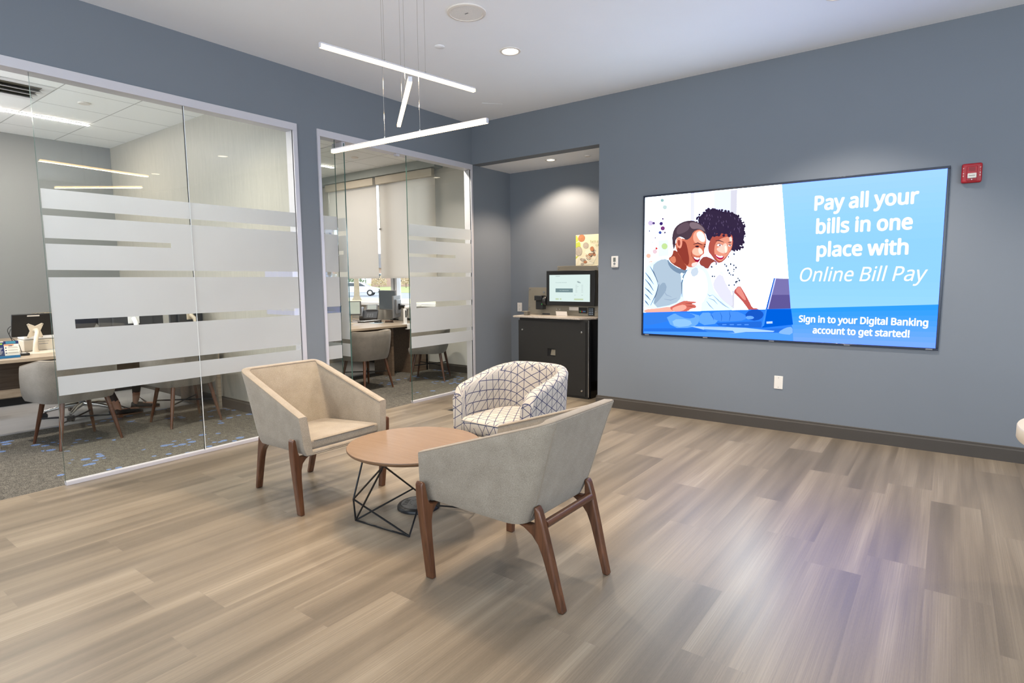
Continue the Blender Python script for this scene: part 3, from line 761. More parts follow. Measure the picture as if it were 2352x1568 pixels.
((104,88,124),[(.889,1.02),(.883,1.009),(.883,.997),(.885,.997),(.888,1.007),(.891,1.019)]),
((104,88,124),[(.662,1.123),(.664,1.112),(.657,1.101),(.658,1.1),(.668,1.11),(.663,1.123)]),
((104,88,124),[(.811,1.095),(.809,1.083),(.815,1.071),(.817,1.072),(.814,1.084),(.812,1.095)]),
((104,88,124),[(.924,1.113),(.922,1.101),(.933,1.089),(.935,1.09),(.926,1.103),(.925,1.113)]),
((104,88,124),[(.658,1.16),(.654,1.148),(.666,1.136),(.667,1.137),(.659,1.149),(.66,1.16)]),
((104,88,124),[(.852,.991),(.853,.98),(.844,.969),(.845,.968),(.857,.978),(.854,.991)]),
((104,88,124),[(.696,1.037),(.695,1.027),(.69,1.015),(.692,1.014),(.7,1.025),(.698,1.037)]),
((104,88,124),[(.721,1.08),(.719,1.069),(.72,1.057),(.722,1.057),(.724,1.068),(.722,1.08)]),
((104,88,124),[(.63,1.161),(.635,1.149),(.635,1.138),(.637,1.138),(.64,1.15),(.631,1.162)]),
((104,88,124),[(.735,1.139),(.732,1.128),(.736,1.116),(.738,1.116),(.737,1.128),(.736,1.139)]),
((104,88,124),[(.908,1.065),(.915,1.053),(.909,1.043),(.91,1.042),(.92,1.053),(.909,1.065)]),
((104,88,124),[(.649,1.058),(.652,1.046),(.652,1.035),(.654,1.035),(.657,1.046),(.651,1.058)]),
((104,88,124),[(.845,1.147),(.845,1.135),(.851,1.124),(.853,1.124),(.849,1.136),(.846,1.147)]),
((104,88,124),[(.631,1.159),(.626,1.148),(.627,1.136),(.629,1.136),(.631,1.147),(.632,1.159)]),
((104,88,124),[(.742,1.104),(.745,1.093),(.736,1.082),(.738,1.081),(.749,1.092),(.743,1.105)]),
((104,88,124),[(.711,1.044),(.712,1.032),(.72,1.02),(.722,1.021),(.717,1.033),(.712,1.044)]),
((104,88,124),[(.921,1.102),(.919,1.091),(.922,1.079),(.924,1.079),(.924,1.091),(.923,1.102)]),
((104,88,124),[(.782,1.092),(.788,1.082),(.777,1.071),(.778,1.07),(.793,1.08),(.783,1.093)]),
((104,88,124),[(.754,1.137),(.761,1.125),(.757,1.114),(.758,1.114),(.765,1.125),(.755,1.137)]),
((104,88,124),[(.939,1.12),(.942,1.108),(.941,1.098),(.943,1.097),(.947,1.108),(.94,1.12)]),
((104,88,124),[(.602,1.025),(.608,1.014),(.594,1.003),(.595,1.002),(.613,1.012),(.603,1.026)]),
((104,88,124),[(.926,1.012),(.928,1.001),(.927,.99),(.929,.99),(.933,1.001),(.927,1.013)]),
((104,88,124),[(.677,1.153),(.678,1.141),(.685,1.129),(.687,1.13),(.682,1.142),(.679,1.153)]),
((104,88,124),[(.659,1.083),(.656,1.071),(.664,1.059),(.665,1.059),(.661,1.071),(.661,1.082)]),
((104,88,124),[(.933,.995),(.93,.984),(.932,.972),(.933,.972),(.935,.983),(.934,.995)]),
((104,88,124),[(.582,1.077),(.588,1.065),(.589,1.054),(.591,1.054),(.593,1.066),(.583,1.078)]),
((104,88,124),[(.608,1.093),(.602,1.082),(.607,1.069),(.608,1.07),(.607,1.081),(.609,1.092)]),
((104,88,124),[(.913,1.098),(.919,1.086),(.922,1.075),(.924,1.075),(.923,1.087),(.914,1.099)]),
((104,88,124),[(.879,1.114),(.886,1.102),(.888,1.091),(.889,1.091),(.891,1.103),(.881,1.115)]),
((104,88,124),[(.942,1.142),(.935,1.132),(.938,1.12),(.94,1.12),(.94,1.131),(.943,1.142)]),
((104,88,124),[(.772,1.084),(.767,1.072),(.776,1.06),(.777,1.061),(.772,1.072),(.774,1.083)]),
((104,88,124),[(.828,1.045),(.828,1.033),(.829,1.022),(.831,1.022),(.833,1.033),(.829,1.045)]),
((226,236,246),[(.268,.749),(.291,.72),(.324,.69),(.367,.659),(.406,.645),(.443,.649),(.468,.656),(.483,.667),(.51,.679),(.548,.693),(.583,.692),(.616,.677),(.643,.652),(.665,.617),(.682,.578),(.695,.533),(.707,.496),(.716,.467),(.738,.433),(.771,.394),(.805,.361),(.839,.335),(.873,.31),(.907,.286),(.874,.269),(.774,.258),(.558,.247),(.209,.233),(.025,.287),(.024,.409),(.024,.522),(.026,.624),(.041,.687),(.07,.71),(.106,.729),(.15,.745),(.193,.755),(.235,.761)]),
((172,192,210),[(.115,.705),(.153,.735),(.193,.753),(.235,.758),(.268,.744),(.291,.712),(.324,.68),(.367,.648),(.392,.614),(.399,.58),(.405,.519),(.41,.433),(.395,.372),(.36,.335),(.284,.306),(.164,.282),(.12,.324),(.152,.429),(.162,.504),(.149,.551),(.131,.604),(.108,.661)]),
((146,168,190),[(.182,.497),(.214,.528),(.239,.525),(.256,.489),(.249,.448),(.217,.401),(.18,.356),(.136,.313),(.127,.339),(.153,.434)]),
((250,252,255),[(.454,.628),(.519,.656),(.57,.661),(.606,.64),(.631,.608),(.647,.563),(.656,.514),(.658,.459),(.647,.405),(.623,.35),(.569,.311),(.482,.289),(.434,.362),(.425,.529)]),
((198,212,228),[(.5,.652),(.538,.671),(.561,.663),(.57,.628),(.559,.601),(.529,.582),(.506,.589),(.49,.624)]),
((96,116,142),[(.03,.627),(.071,.572),(.12,.511),(.123,.513),(.081,.579),(.034,.63)]),
((96,116,142),[(.027,.564),(.072,.509),(.118,.448),(.122,.451),(.082,.516),(.03,.567)]),
((96,116,142),[(.026,.479),(.062,.445),(.108,.406),(.111,.409),(.071,.454),(.029,.482)]),
((96,116,142),[(.025,.416),(.052,.387),(.089,.353),(.092,.356),(.061,.395),(.028,.419)]),
((96,116,142),[(.026,.353),(.041,.329),(.072,.3),(.075,.303),(.051,.337),(.029,.355)]),
((96,116,142),[(.077,.689),(.114,.625),(.163,.532),(.167,.534),(.125,.63),(.081,.691)]),
((96,116,142),[(.174,.513),(.14,.41),(.09,.303),(.094,.301),(.151,.406),(.179,.512)]),
((150,170,194),[(.22,.46),(.252,.405),(.308,.387),(.31,.39),(.258,.412),(.223,.461)]),
((150,170,194),[(.234,.365),(.3,.353),(.363,.378),(.362,.381),(.299,.362),(.234,.369)]),
((150,170,194),[(.658,.421),(.678,.398),(.709,.411),(.708,.414),(.68,.407),(.66,.423)]),
((150,170,194),[(.669,.381),(.717,.36),(.754,.324),(.756,.326),(.722,.367),(.67,.384)]),
((150,170,194),[(.707,.412),(.756,.361),(.807,.315),(.809,.317),(.762,.367),(.709,.414)]),
((150,170,194),[(.777,.353),(.815,.313),(.866,.287),(.867,.289),(.821,.32),(.779,.356)]),
((150,170,194),[(.649,.352),(.678,.31),(.721,.274),(.723,.276),(.685,.316),(.652,.354)]),
((118,142,168),[(.265,.75),(.29,.722),(.324,.696),(.367,.671),(.407,.657),(.444,.653),(.458,.644),(.448,.63),(.433,.619),(.414,.611),(.388,.613),(.353,.626),(.321,.645),(.291,.671),(.27,.704),(.259,.744)]),
((90,110,138),[(.461,.655),(.418,.595),(.402,.522),(.41,.39),(.414,.39),(.413,.522),(.428,.591),(.464,.654)]),
((255,255,255),[(.416,.611),(.413,.604),(.406,.601),(.398,.604),(.395,.611),(.398,.618),(.405,.621),(.413,.618)]),
((255,255,255),[(.419,.564),(.417,.559),(.411,.556),(.405,.559),(.403,.565),(.405,.57),(.411,.573),(.417,.57)]),
((150,66,52),[(.34,.839),(.384,.803),(.419,.759),(.446,.708),(.456,.672),(.447,.651),(.43,.646),(.405,.656),(.372,.673),(.329,.695),(.296,.721),(.274,.75),(.273,.77),(.295,.782),(.309,.805),(.315,.84)]),
((214,128,100),[(.309,.78),(.325,.784),(.337,.774),(.345,.748),(.343,.729),(.33,.715),(.311,.719),(.287,.741),(.281,.759),(.294,.771)]),
((206,116,92),[(.348,.927),(.384,.946),(.412,.949),(.433,.938),(.454,.939),(.474,.95),(.489,.968),(.5,.994),(.52,1.013),(.549,1.027),(.576,1.023),(.603,1.003),(.62,.979),(.629,.952),(.633,.923),(.633,.891),(.628,.864),(.619,.842),(.616,.823),(.619,.807),(.613,.794),(.596,.784),(.583,.767),(.575,.742),(.563,.718),(.549,.693),(.53,.678),(.505,.673),(.482,.673),(.461,.678),(.439,.698),(.417,.732),(.392,.77),(.362,.811),(.343,.853),(.334,.896)]),
((142,58,48),[(.411,.925),(.423,.922),(.433,.914),(.441,.902),(.448,.885),(.453,.864),(.459,.842),(.463,.82),(.468,.797),(.473,.773),(.475,.752),(.475,.733),(.474,.717),(.47,.703),(.465,.695),(.459,.692),(.451,.694),(.441,.702),(.431,.712),(.421,.725),(.411,.74),(.4,.758),(.39,.775),(.38,.79),(.37,.804),(.359,.817),(.355,.833),(.356,.851),(.363,.872),(.375,.895),(.388,.912),(.4,.922)]),
((236,170,146),[(.526,1.003),(.541,1.012),(.555,1.016),(.569,1.017),(.582,1.013),(.595,1.005),(.605,.995),(.614,.984),(.62,.971),(.625,.956),(.627,.942),(.627,.928),(.626,.916),(.622,.904),(.616,.896),(.608,.892),(.598,.892),(.585,.896),(.573,.898),(.56,.9),(.547,.901),(.535,.9),(.525,.906),(.517,.917),(.511,.933),(.508,.956),(.51,.975),(.516,.99)]),
((255,240,236),[(.549,.998),(.56,1.004),(.572,1.005),(.583,1.002),(.594,.994),(.604,.982),(.613,.969),(.618,.956),(.621,.942),(.621,.927),(.619,.917),(.613,.91),(.603,.909),(.591,.911),(.579,.918),(.568,.928),(.557,.943),(.547,.962),(.542,.977),(.543,.989)]),
((246,190,166),[(.531,.855),(.544,.854),(.555,.852),(.566,.847),(.576,.84),(.585,.831),(.591,.822),(.594,.813),(.593,.804),(.59,.795),(.584,.788),(.577,.783),(.568,.781),(.556,.78),(.545,.782),(.534,.785),(.524,.79),(.513,.797),(.507,.804),(.503,.814),(.503,.825),(.507,.837),(.513,.846),(.521,.852)]),
((255,228,216),[(.566,.856),(.581,.85),(.593,.838),(.605,.817),(.605,.803),(.593,.793),(.582,.793),(.57,.801),(.563,.818),(.561,.845)]),
((250,222,216),[(.51,.714),(.531,.718),(.546,.722),(.557,.724),(.558,.715),(.547,.694),(.532,.681),(.511,.678),(.501,.685),(.5,.703)]),
((76,60,72),[(.315,.858),(.307,.899),(.303,.933),(.301,.961),(.305,.991),(.312,1.023),(.327,1.051),(.349,1.075),(.376,1.093),(.408,1.106),(.442,1.113),(.478,1.113),(.51,1.108),(.537,1.097),(.565,1.082),(.591,1.061),(.611,1.036),(.625,1.008),(.63,.989),(.627,.978),(.618,.983),(.602,1.002),(.585,1.016),(.568,1.023),(.546,1.023),(.521,1.013),(.503,.995),(.492,.968),(.476,.948),(.454,.935),(.435,.935),(.419,.948),(.401,.958),(.382,.965),(.364,.963),(.348,.953),(.338,.93),(.337,.895),(.331,.867),(.323,.848)]),
((128,110,120),[(.497,1.095),(.515,1.093),(.532,1.089),(.549,1.082),(.564,1.072),(.58,1.06),(.592,1.049),(.603,1.037),(.61,1.026),(.616,1.015),(.618,1.008),(.617,1.004),(.612,1.005),(.605,1.009),(.596,1.014),(.588,1.018),(.578,1.022),(.568,1.027),(.557,1.03),(.546,1.032),(.534,1.032),(.522,1.031),(.51,1.032),(.5,1.035),(.491,1.04),(.483,1.048),(.477,1.057),(.473,1.065),(.471,1.074),(.471,1.084),(.475,1.09),(.484,1.094)]),
((98,80,92),[(.374,1.074),(.392,1.085),(.409,1.092),(.424,1.096),(.439,1.097),(.451,1.094),(.461,1.088),(.468,1.079),(.471,1.068),(.472,1.053),(.467,1.039),(.459,1.027),(.446,1.017),(.428,1.008),(.411,1.001),(.395,.996),(.38,.992),(.365,.99),(.355,.993),(.348,1.001),(.345,1.014),(.346,1.031),(.351,1.047),(.361,1.061)]),
((232,160,138),[(.345,.949),(.359,.962),(.375,.964),(.392,.954),(.401,.936),(.404,.908),(.401,.883),(.392,.861),(.379,.855),(.362,.867),(.35,.89),(.341,.925)]),
((168,76,62),[(.361,.934),(.373,.939),(.381,.929),(.385,.907),(.384,.89),(.378,.878),(.371,.877),(.363,.887),(.358,.902),(.356,.922)]),
((62,32,44),[(.513,.886),(.554,.895),(.598,.877),(.6,.88),(.555,.905),(.512,.89)]),
((62,32,44),[(.612,.875),(.626,.877),(.632,.878),(.633,.881),(.624,.886),(.61,.878)]),
((48,26,44),[(.53,.871),(.545,.876),(.557,.875),(.568,.869),(.567,.864),(.555,.859),(.543,.86),(.529,.865)]),
((48,26,44),[(.609,.862),(.616,.866),(.622,.867),(.628,.865),(.628,.861),(.622,.857),(.616,.856),(.609,.859)]),
((140,16,52),[(.519,.77),(.54,.765),(.559,.763),(.577,.764),(.583,.755),(.576,.736),(.566,.724),(.552,.72),(.539,.725),(.528,.737),(.519,.751),(.512,.766)]),
((255,255,255),[(.527,.768),(.545,.761),(.561,.759),(.574,.76),(.576,.756),(.567,.747),(.555,.744),(.541,.747),(.53,.754),(.521,.765)]),
((150,60,50),[(.494,.821),(.498,.781),(.511,.751),(.513,.752),(.504,.782),(.497,.821)]),
((250,252,255),[(.446,.382),(.606,.382),(.601,.254),(.472,.246)]),
((236,178,160),[(.057,.265),(.125,.27),(.193,.278),(.261,.29),(.307,.291),(.331,.281),(.344,.267),(.344,.25),(.266,.236),(.105,.227),(.023,.232),(.022,.253)]),
((206,108,96),[(.299,.292),(.328,.305),(.357,.319),(.386,.334),(.412,.345),(.435,.353),(.46,.355),(.486,.35),(.512,.349),(.537,.349),(.552,.345),(.555,.337),(.542,.332),(.514,.329),(.512,.325),(.538,.319),(.553,.309),(.556,.294),(.544,.285),(.515,.28),(.494,.271),(.482,.257),(.443,.248),(.377,.242),(.329,.25),(.299,.273)]),
((240,172,156),[(.325,.282),(.351,.295),(.383,.306),(.419,.315),(.445,.311),(.461,.296),(.457,.28),(.431,.261),(.397,.25),(.355,.247),(.328,.252),(.317,.268)]),
((130,40,44),[(.448,.326),(.499,.326),(.549,.324),(.549,.326),(.499,.331),(.448,.328)]),
((130,40,44),[(.459,.302),(.505,.299),(.541,.298),(.541,.299),(.505,.304),(.459,.304)]),
((118,112,170),[(1.244,.565),(1.361,.56),(1.388,.294),(1.184,.289)]),
((92,84,146),[(1.215,.417),(1.377,.419),(1.388,.294),(1.19,.29)]),
((40,100,205),[(1.237,.566),(1.248,.565),(1.193,.29),(1.179,.289)]),
((206,216,246),[(1.248,.564),(1.257,.563),(1.202,.29),(1.194,.29)]),
((170,178,220),[(1.252,.559),(1.3,.556),(1.361,.556),(1.361,.558),(1.3,.563),(1.252,.561)])]
ART_BAND = [((52,124,226),[(.097,.224),(.242,.232),(.325,.22),(.349,.189),(.302,.157),(.18,.124),(.095,.106),(.048,.104),(.024,.132),(.023,.191)]),
((104,168,244),[(.334,.226),(.502,.235),(.585,.217),(.59,.173),(.575,.137),(.542,.109),(.474,.093),(.369,.087),(.299,.119),(.265,.187)]),
((140,192,250),[(.359,.173),(.449,.176),(.501,.163),(.517,.133),(.481,.111),(.393,.097),(.339,.11),(.322,.151)]),
((60,132,232),[(.382,.238),(.455,.24),(.51,.231),(.546,.21),(.541,.195),(.495,.183),(.446,.186),(.393,.205),(.361,.22),(.35,.231)]),
((98,164,242),[(.617,.243),(.675,.247),(.723,.223),(.764,.173),(.736,.141),(.637,.126),(.587,.149),(.588,.211)]),
((72,142,232),[(.728,.252),(.853,.265),(.941,.261),(.993,.24),(1.016,.218),(1.012,.196),(.978,.181),(.913,.173),(.849,.168),(.786,.164),(.732,.183),(.686,.225)]),
((36,104,206),[(.692,.239),(.711,.203),(.724,.175),(.726,.176),(.717,.207),(.694,.24)]),
((36,104,206),[(.78,.251),(.794,.212),(.792,.17),(.795,.17),(.8,.213),(.782,.252)]),
((36,104,206),[(.862,.263),(.871,.22),(.865,.173),(.868,.172),(.878,.22),(.864,.264)]),
((22,84,192),[(1.008,.24),(1.032,.268),(1.065,.283),(1.105,.284),(1.137,.276),(1.159,.258),(1.164,.237),(1.152,.211),(1.126,.193),(1.086,.183),(1.048,.19),(1.013,.213)]),
((104,166,240),[(1.023,.223),(1.051,.226),(1.07,.223),(1.082,.215),(1.083,.207),(1.071,.199),(1.054,.195),(1.031,.195),(1.017,.202),(1.012,.215)]),
((34,104,212),[(.747,.151),(1.147,.181),(1.162,.123),(.919,.116),(.77,.126)]),
((84,150,236),[(.804,.141),(.842,.143),(.843,.135),(.804,.132)]),
((84,150,236),[(.871,.144),(.909,.146),(.909,.137),(.871,.135)]),
((84,150,236),[(.937,.146),(.975,.148),(.975,.14),(.938,.137)]),
((84,150,236),[(1.002,.149),(1.039,.151),(1.04,.142),(1.003,.14)]),
((0,92,212),[(1.184,.289),(1.388,.294),(1.409,.161),(1.158,.122)]),
((60,140,240),[(1.179,.289),(1.191,.29),(1.172,.144),(1.149,.126)]),
((190,216,250),[(1.19,.179),(1.24,.184),(1.242,.165),(1.192,.16)]),
((40,112,220),[(.026,.068),(.505,.091),(.92,.093),(1.408,.133),(1.412,.08),(.026,.025)]),
((76,152,240),[(.026,.038),(.728,.064),(1.411,.089),(1.416,.015),(.027,.008)]),
((168,206,250),[(.503,.109),(.785,.116),(1.013,.116),(1.261,.099),(1.25,.089),(1.014,.078),(.921,.062),(.668,.074)]),
((60,130,226),[(.628,.087),(.901,.084),(.921,.066),(.668,.063)]),
((150,190,246),[(.632,.106),(.843,.115),(.842,.107),(.637,.096)]),
((130,180,244),[(1.306,.101),(1.336,.122),(1.364,.135),(1.392,.141),(1.407,.126),(1.409,.089),(1.385,.071),(1.335,.074),(1.305,.079),(1.296,.087)])]
# ------------------------------------------------------------------ the setting
ZC, ZO, ZH = 3.22, 3.11, 2.747          # lobby ceiling, office ceiling, opening heads
XE, YF = 8.5, -8.5                      # far end wall, front wall
XB = -4.18                              # back wall of the offices
struct('floor', MB().box(-.02, XE, YF, 0, -.1, 0).box(0, 1.735, 0, .77, -.1, 0), M['floor'])
struct('floor.001', MB().box(-2.04, -.02, -5.7, .87, -.1, 0), M['carpet'])
struct('floor.002', MB().box(XB, -2.04, -5.7, .87, -.1, 0), M['lvt'])
struct('ceiling', MB().box(0, XE, YF, 0, ZC, ZC + .1), M['ceiling'])
struct('ceiling.001', MB().box(XB, -.1, -5.7, .87, ZO, ZO + .1), M['tiles'])
struct('ceiling.002', MB().box(0, 1.735, .15, .77, ZH, ZH + .12), M['ceiling'])
# wall with the display and the niche
struct('wall_back', MB().box(0, 1.735, 0, .15, ZH, ZC).box(1.735, XE, 0, .2, 0, ZC), M['wall'])
struct('wall_niche', MB().box(-.1, 0, 0, .89, 0, ZC).box(1.735, 1.855, .2, .89, 0, ZH).box(0, 1.735, .77, .89, 0, ZH + .12), M['wall'])
# partition wall to the offices: header, column between the glazing, solid end
struct('wall_left', MB().box(-.1, 0, YF, 0, ZH, ZC).box(-.1, 0, -2.383, -2.176, 0, ZH).box(-.1, 0, YF, -5.25, 0, ZH), M['wall'])
struct('wall_right', MB().box(XE, XE + .1, YF, 0, 0, .9).box(XE, XE + .1, YF, 0, 2.8, ZC).box(XE, XE + .1, YF, -7.1, .9, 2.8).box(XE, XE + .1, -2.1, 0, .9, 2.8), M['wall'])
struct('wall_front', MB().box(-.1, XE, YF - .1, YF, 0, .9).box(-.1, XE, YF - .1, YF, 2.8, ZC).box(-.1, 1.2, YF - .1, YF, .9, 2.8).box(7.6, XE, YF - .1, YF, .9, 2.8), M['wall'])
# offices
struct('wall_office_back', MB().box(XB - .1, XB, -5.7, 1.05, 0, ZO + .1), M['wall_dark'])
struct('wall_office_divider', MB().box(XB, -.1, -2.31, -2.2, 0, ZO), M['wall_dark'])
struct('wall_office_side', MB().box(XB, -.1, -2.37, -2.31, 0, ZO), M['wallpaper'])
struct('wall_office_end', MB().box(XB, -.1, -5.8, -5.7, 0, .9).box(XB, -.1, -5.8, -5.7, 2.7, ZO).box(XB, -3.6, -5.8, -5.7, .9, 2.7).box(-.7, -.1, -5.8, -5.7, .9, 2.7), M['wall_dark'])
area('fill_office', (-2.15, -5.69, 1.8), (PI / 2, 0, 0), 2.8, 1.7, 26, (.92, .97, 1.0))  # added fill lamp at an assumed end window, brightens the office ceiling
M['wall_light'] = paint('pale window wall paint', (196, 194, 188), .6, spec=.3, nscale=2, var=.02)
struct('wall_window', MB().box(XB, -.1, .87, 1.05, 0, .955).box(XB, -.1, .87, 1.05, 2.95, ZO + .1)
       .box(XB, -4.03, .87, 1.05, .955, 2.95).box(-1.50, -.1, .87, 1.05, .955, 2.95), M['wall_light'])

def baseboard(name, pts_fn, length):
    prof = [(0, 0), (.014, 0), (.014, .09), (.011, .098), (.007, .100), (.007, .113), (.004, .116), (0, .116)]
    mb = MB(); mb.prism(prof, pts_fn, 0, length)
    struct(name, mb, M['base'])
baseboard('baseboard_back', lambda u, t, w: (1.735 + w, -u, t), XE - 1.735)
baseboard('baseboard_niche', lambda u, t, w: (1.735 - u, w - .014, t), .784)
baseboard('baseboard_niche.001', lambda u, t, w: (w, .77 - u, t), 1.72)
baseboard('baseboard_niche.002', lambda u, t, w: (u, w, t), .756)
baseboard('baseboard_office', lambda u, t, w: (XB + .02 + w, -2.37 - u, t), 4.05)
baseboard('baseboard_window', lambda u, t, w: (XB + .02 + w, .87 - u, t), 4.05)
baseboard('baseboard_office.001', lambda u, t, w: (XB + u, -5.68 + w, t), 3.29)
baseboard('baseboard_left', lambda u, t, w: (u, -2.383 + w, t), .207)

# ---- glazed office fronts
BANDS = [(1.97, 1.845), (1.801, 1.655), (1.619, 1.449), (1.401, 1.119), (1.057, .786), (.743, .615)]
def pane(root, y0, y1, z0, z1, x=-.012, th=.012):
    """one glass sheet in the partition plane, with polished green edges"""
    g = MB(); v = []
    g._add([(x, y0, z0), (x, y1, z0), (x, y1, z1), (x, y0, z1), (x + th, y0, z0), (x + th, y1, z0), (x + th, y1, z1), (x + th, y0, z1)],
           [(0, 1, 2, 3)[::-1], (4, 5, 6, 7)], 0)
    b = 0
    for q in [(0, 3, 7, 4), (1, 5, 6, 2), (3, 2, 6, 7), (0, 4, 5, 1)]:
        g.f.append(q); g.mi.append(1); g.sm.append(False)
    return g.build('glass_pane', [M['glass'], M['glass_edge']], root)
def film(p, rects, x=.0005):
    g = MB()
    for y0, y1, z0, z1 in rects: g.box(x, x + .0006, y0, y1, z0, z1)
    return g.build('frosted_film', M['film'], p)

win1 = tag(bpy.data.objects.new('window_1', None), kind='structure'); COL.objects.link(win1)
fr = MB()
fr.box(-.1, .014, -5.25, -2.383, ZH - .062, ZH)            # head rail
fr.box(-.1, .014, -2.423, -2.383, 0, ZH - .062)            # jamb beside the column
fr.box(-.1, .014, -5.25, -5.21, 0, ZH - .062)
fr.build('frame', M['alu'], win1, bevel=.0015)
fr = MB(); fr.box(-.03, .012, -4.268, -2.423, 0, .026); fr.build('floor_channel', M['alu'], win1, bevel=.0015)
g1 = pane(win1, -4.268, -3.342, .02, ZH - .06)
g2 = pane(win1, -3.336, -2.423, .02, ZH - .06)
ja, jb = -3.342, -3.336
r1, r2 = [], []
for i, (zt, zb) in enumerate(BANDS):
    r1.append((-4.262, ja, zb, zt)); r2.append((jb, -2.43, zb, zt))
r1.append((-3.494, ja, 1.619, 1.655)); r2.append((jb, -2.43, 1.619, 1.655))      # the short gap stops part way
r1.append((-4.262, -4.138, 1.057, 1.119))
film(g1, r1); film(g2, r2)
mb = MB(); mb.box(-.012, 0, ja, jb, .026, ZH - .062); mb.build('silicone_joint', paint('clear joint', (226, 232, 232), .15, spec=.9), win1)

win2 = tag(bpy.data.objects.new('window_2', None), kind='structure'); COL.objects.link(win2)
fr = MB()
fr.box(-.1, .014, -2.176, 0, ZH - .062, ZH)
fr.box(-.1, .014, -2.176, -2.147, 0, ZH - .062)
fr.box(-.1, .014, -.03, 0, 0, ZH - .062)
fr.build('frame', M['alu'], win2, bevel=.0015)
fr = MB(); fr.box(-.03, .012, -1.07, -.03, 0, .026); fr.box(-.03, .012, -2.147, -1.98, 0, .026)
fr.build('floor_channel', M['alu'], win2, bevel=.0015)
g3 = pane(win2, -2.147, -1.98, .02, ZH - .06)
g4 = pane(win2, -1.07, -.03, .02, ZH - .06)
r3, r4 = [], []
for zt, zb in BANDS:
    r3.append((-2.143, -1.986, zb, zt)); r4.append((-1.065, -.036, zb, zt))
r3.append((-2.143, -1.986, 1.619, 1.655)); r4.append((-.323, -.036, 1.619, 1.655))
r4.append((-1.065, -.978, 1.057, 1.119))
film(g3, r3); film(g4, r4)
mb = MB(); mb.box(-.04, .0, -1.21, -1.165, ZH - .085, ZH - .062); mb.build('door_stop', M['alu'], win2)

door = tag(bpy.data.objects.new('door_1', None), kind='structure'); COL.objects.link(door)
d = MB()   # leaf stands open at right angles to the glazing, inside the office
y0, y1 = -1.881, -1.869
d._add([(-.88, y0, .012), (-.002, y0, .012), (-.002, y0, 2.672), (-.88, y0, 2.672), (-.88, y1, .012), (-.002, y1, .012), (-.002, y1, 2.672), (-.88, y1, 2.672)],
       [(0, 1, 2, 3), (4, 5, 6, 7)[::-1]], 0)
for q in [(0, 3, 7, 4), (1, 5, 6, 2), (3, 2, 6, 7), (0, 4, 5, 1)]:
    d.f.append(q); d.mi.append(1); d.sm.append(False)
leaf = d.build('glass_leaf', [M['glass'], M['glass_edge']], door)
f = MB()
for zt, zb in BANDS: f.box(-.875, -.006, y0 - .0012, y0 - .0005, zb, zt)
f.box(-.875, -.72, y0 - .0012, y0 - .0005, 1.619, 1.655)
f.box(-.057, -.006, y0 - .0012, y0 - .0005, 1.619, 1.655)
f.box(-.12, -.006, y0 - .0012, y0 - .0005, 1.057, 1.119)
f.build('frosted_film', M['film'], leaf)
mb = MB(); mb.box(-.16, -.005, y0 - .012, y1 + .012, 2.60, 2.684); mb.build('pivot_patch', M['alu'], door, bevel=.002)
mb = MB(); mb.box(-.16, -.005, y0 - .012, y1 + .012, 0, .06); mb.build('pivot_patch', M['alu'], door, bevel=.002)
mb = MB()
for s in (-1, 1):
    yy = (y0 + y1) / 2 + s * .045
    mb.tube([(-.80, yy, .75), (-.80, yy, 1.35)], .012, 12)
    for z in (.82, 1.28): mb.tube([(-.80, (y0 + y1) / 2, z), (-.80, yy, z)], .008, 8)
mb.build('door_handle', M['chrome'], door)

# ---- exterior window of the second office
win3 = tag(bpy.data.objects.new('window_3', None), kind='structure'); COL.objects.link(win3)
fr = MB()
fr.box(-4.03, -1.50, .93, 1.0, .955, 1.0); fr.box(-4.03, -1.50, .93, 1.0, 2.90, 2.95)
fr.box(-4.03, -3.98, .93, 1.0, 1.0, 2.90); fr.box(-1.55, -1.50, .93, 1.0, 1.0, 2.90)
fr.box(-2.535, -2.485, .91, 1.0, 1.0, 2.90); fr.box(-2.445, -2.395, .91, 1.0, 1.0, 2.90)
fr.build('window_frame', M['white_cool'], win3, bevel=.002)
mb = MB(); mb.box(-2.485, -2.445, .94, .99, 1.0, 2.90); mb.build('mullion', M['dark_grey'], win3)
for xa, xb in ((-3.98, -2.535), (-2.395, -1.55)):
    g = MB(); g.box(xa, xb, .96, .968, 1.0, 2.90); g.build('glass_pane', mk_glass('window glass', (.97, .98, .98)), win3)
mb = MB(); mb.box(-4.03, -1.50, .845, .93, .955, .972); mb.build('window_sill', M['white_cool'], win3, bevel=.003)

for nm, xa, xb, lb in (('roller_shade', -3.93, -2.695, 'cream roller shade over the window pane next to the dark office corner'),
                       ('roller_shade', -2.635, -1.40, 'cream roller shade over the window pane nearer the coin machine niche')):
    t = thing(nm, lb, 'window shade', (0, 0, 0), group='roller shades at the office window')
    mb = MB(); mb.box(xa, xb, .806, .809, 1.43, 2.9); mb.build('shade_cloth', M['shade'], t)
    mb = MB(); mb.box(xa, xb, .80, .815, 1.40, 1.43); mb.build('hem_bar', M['shade'], t, bevel=.003)
    mb = MB(); mb.box(xa, xb, .735, .80, 2.87, 2.985); mb.build('cassette', paint('shade cassette', (196, 188, 174), .7), t, bevel=.004)
    mb = MB(); mb.tube([(xa + .03, .79, 2.9), (xa + .032, .79, 2.2)], .002, 5); mb.obox((xa + .032, .79, 2.18), (.04, .02, .03))
    mb.build('bead_chain', M['chrome'], t)
mb = MB(); mb.box(XB + .02, -1.30, .70, .87, 2.99, 3.03); mb.box(XB + .02, -1.30, .70, .715, 3.03, ZO)
struct('trim_1', mb, paint('shade pocket', (150, 156, 154), .5))

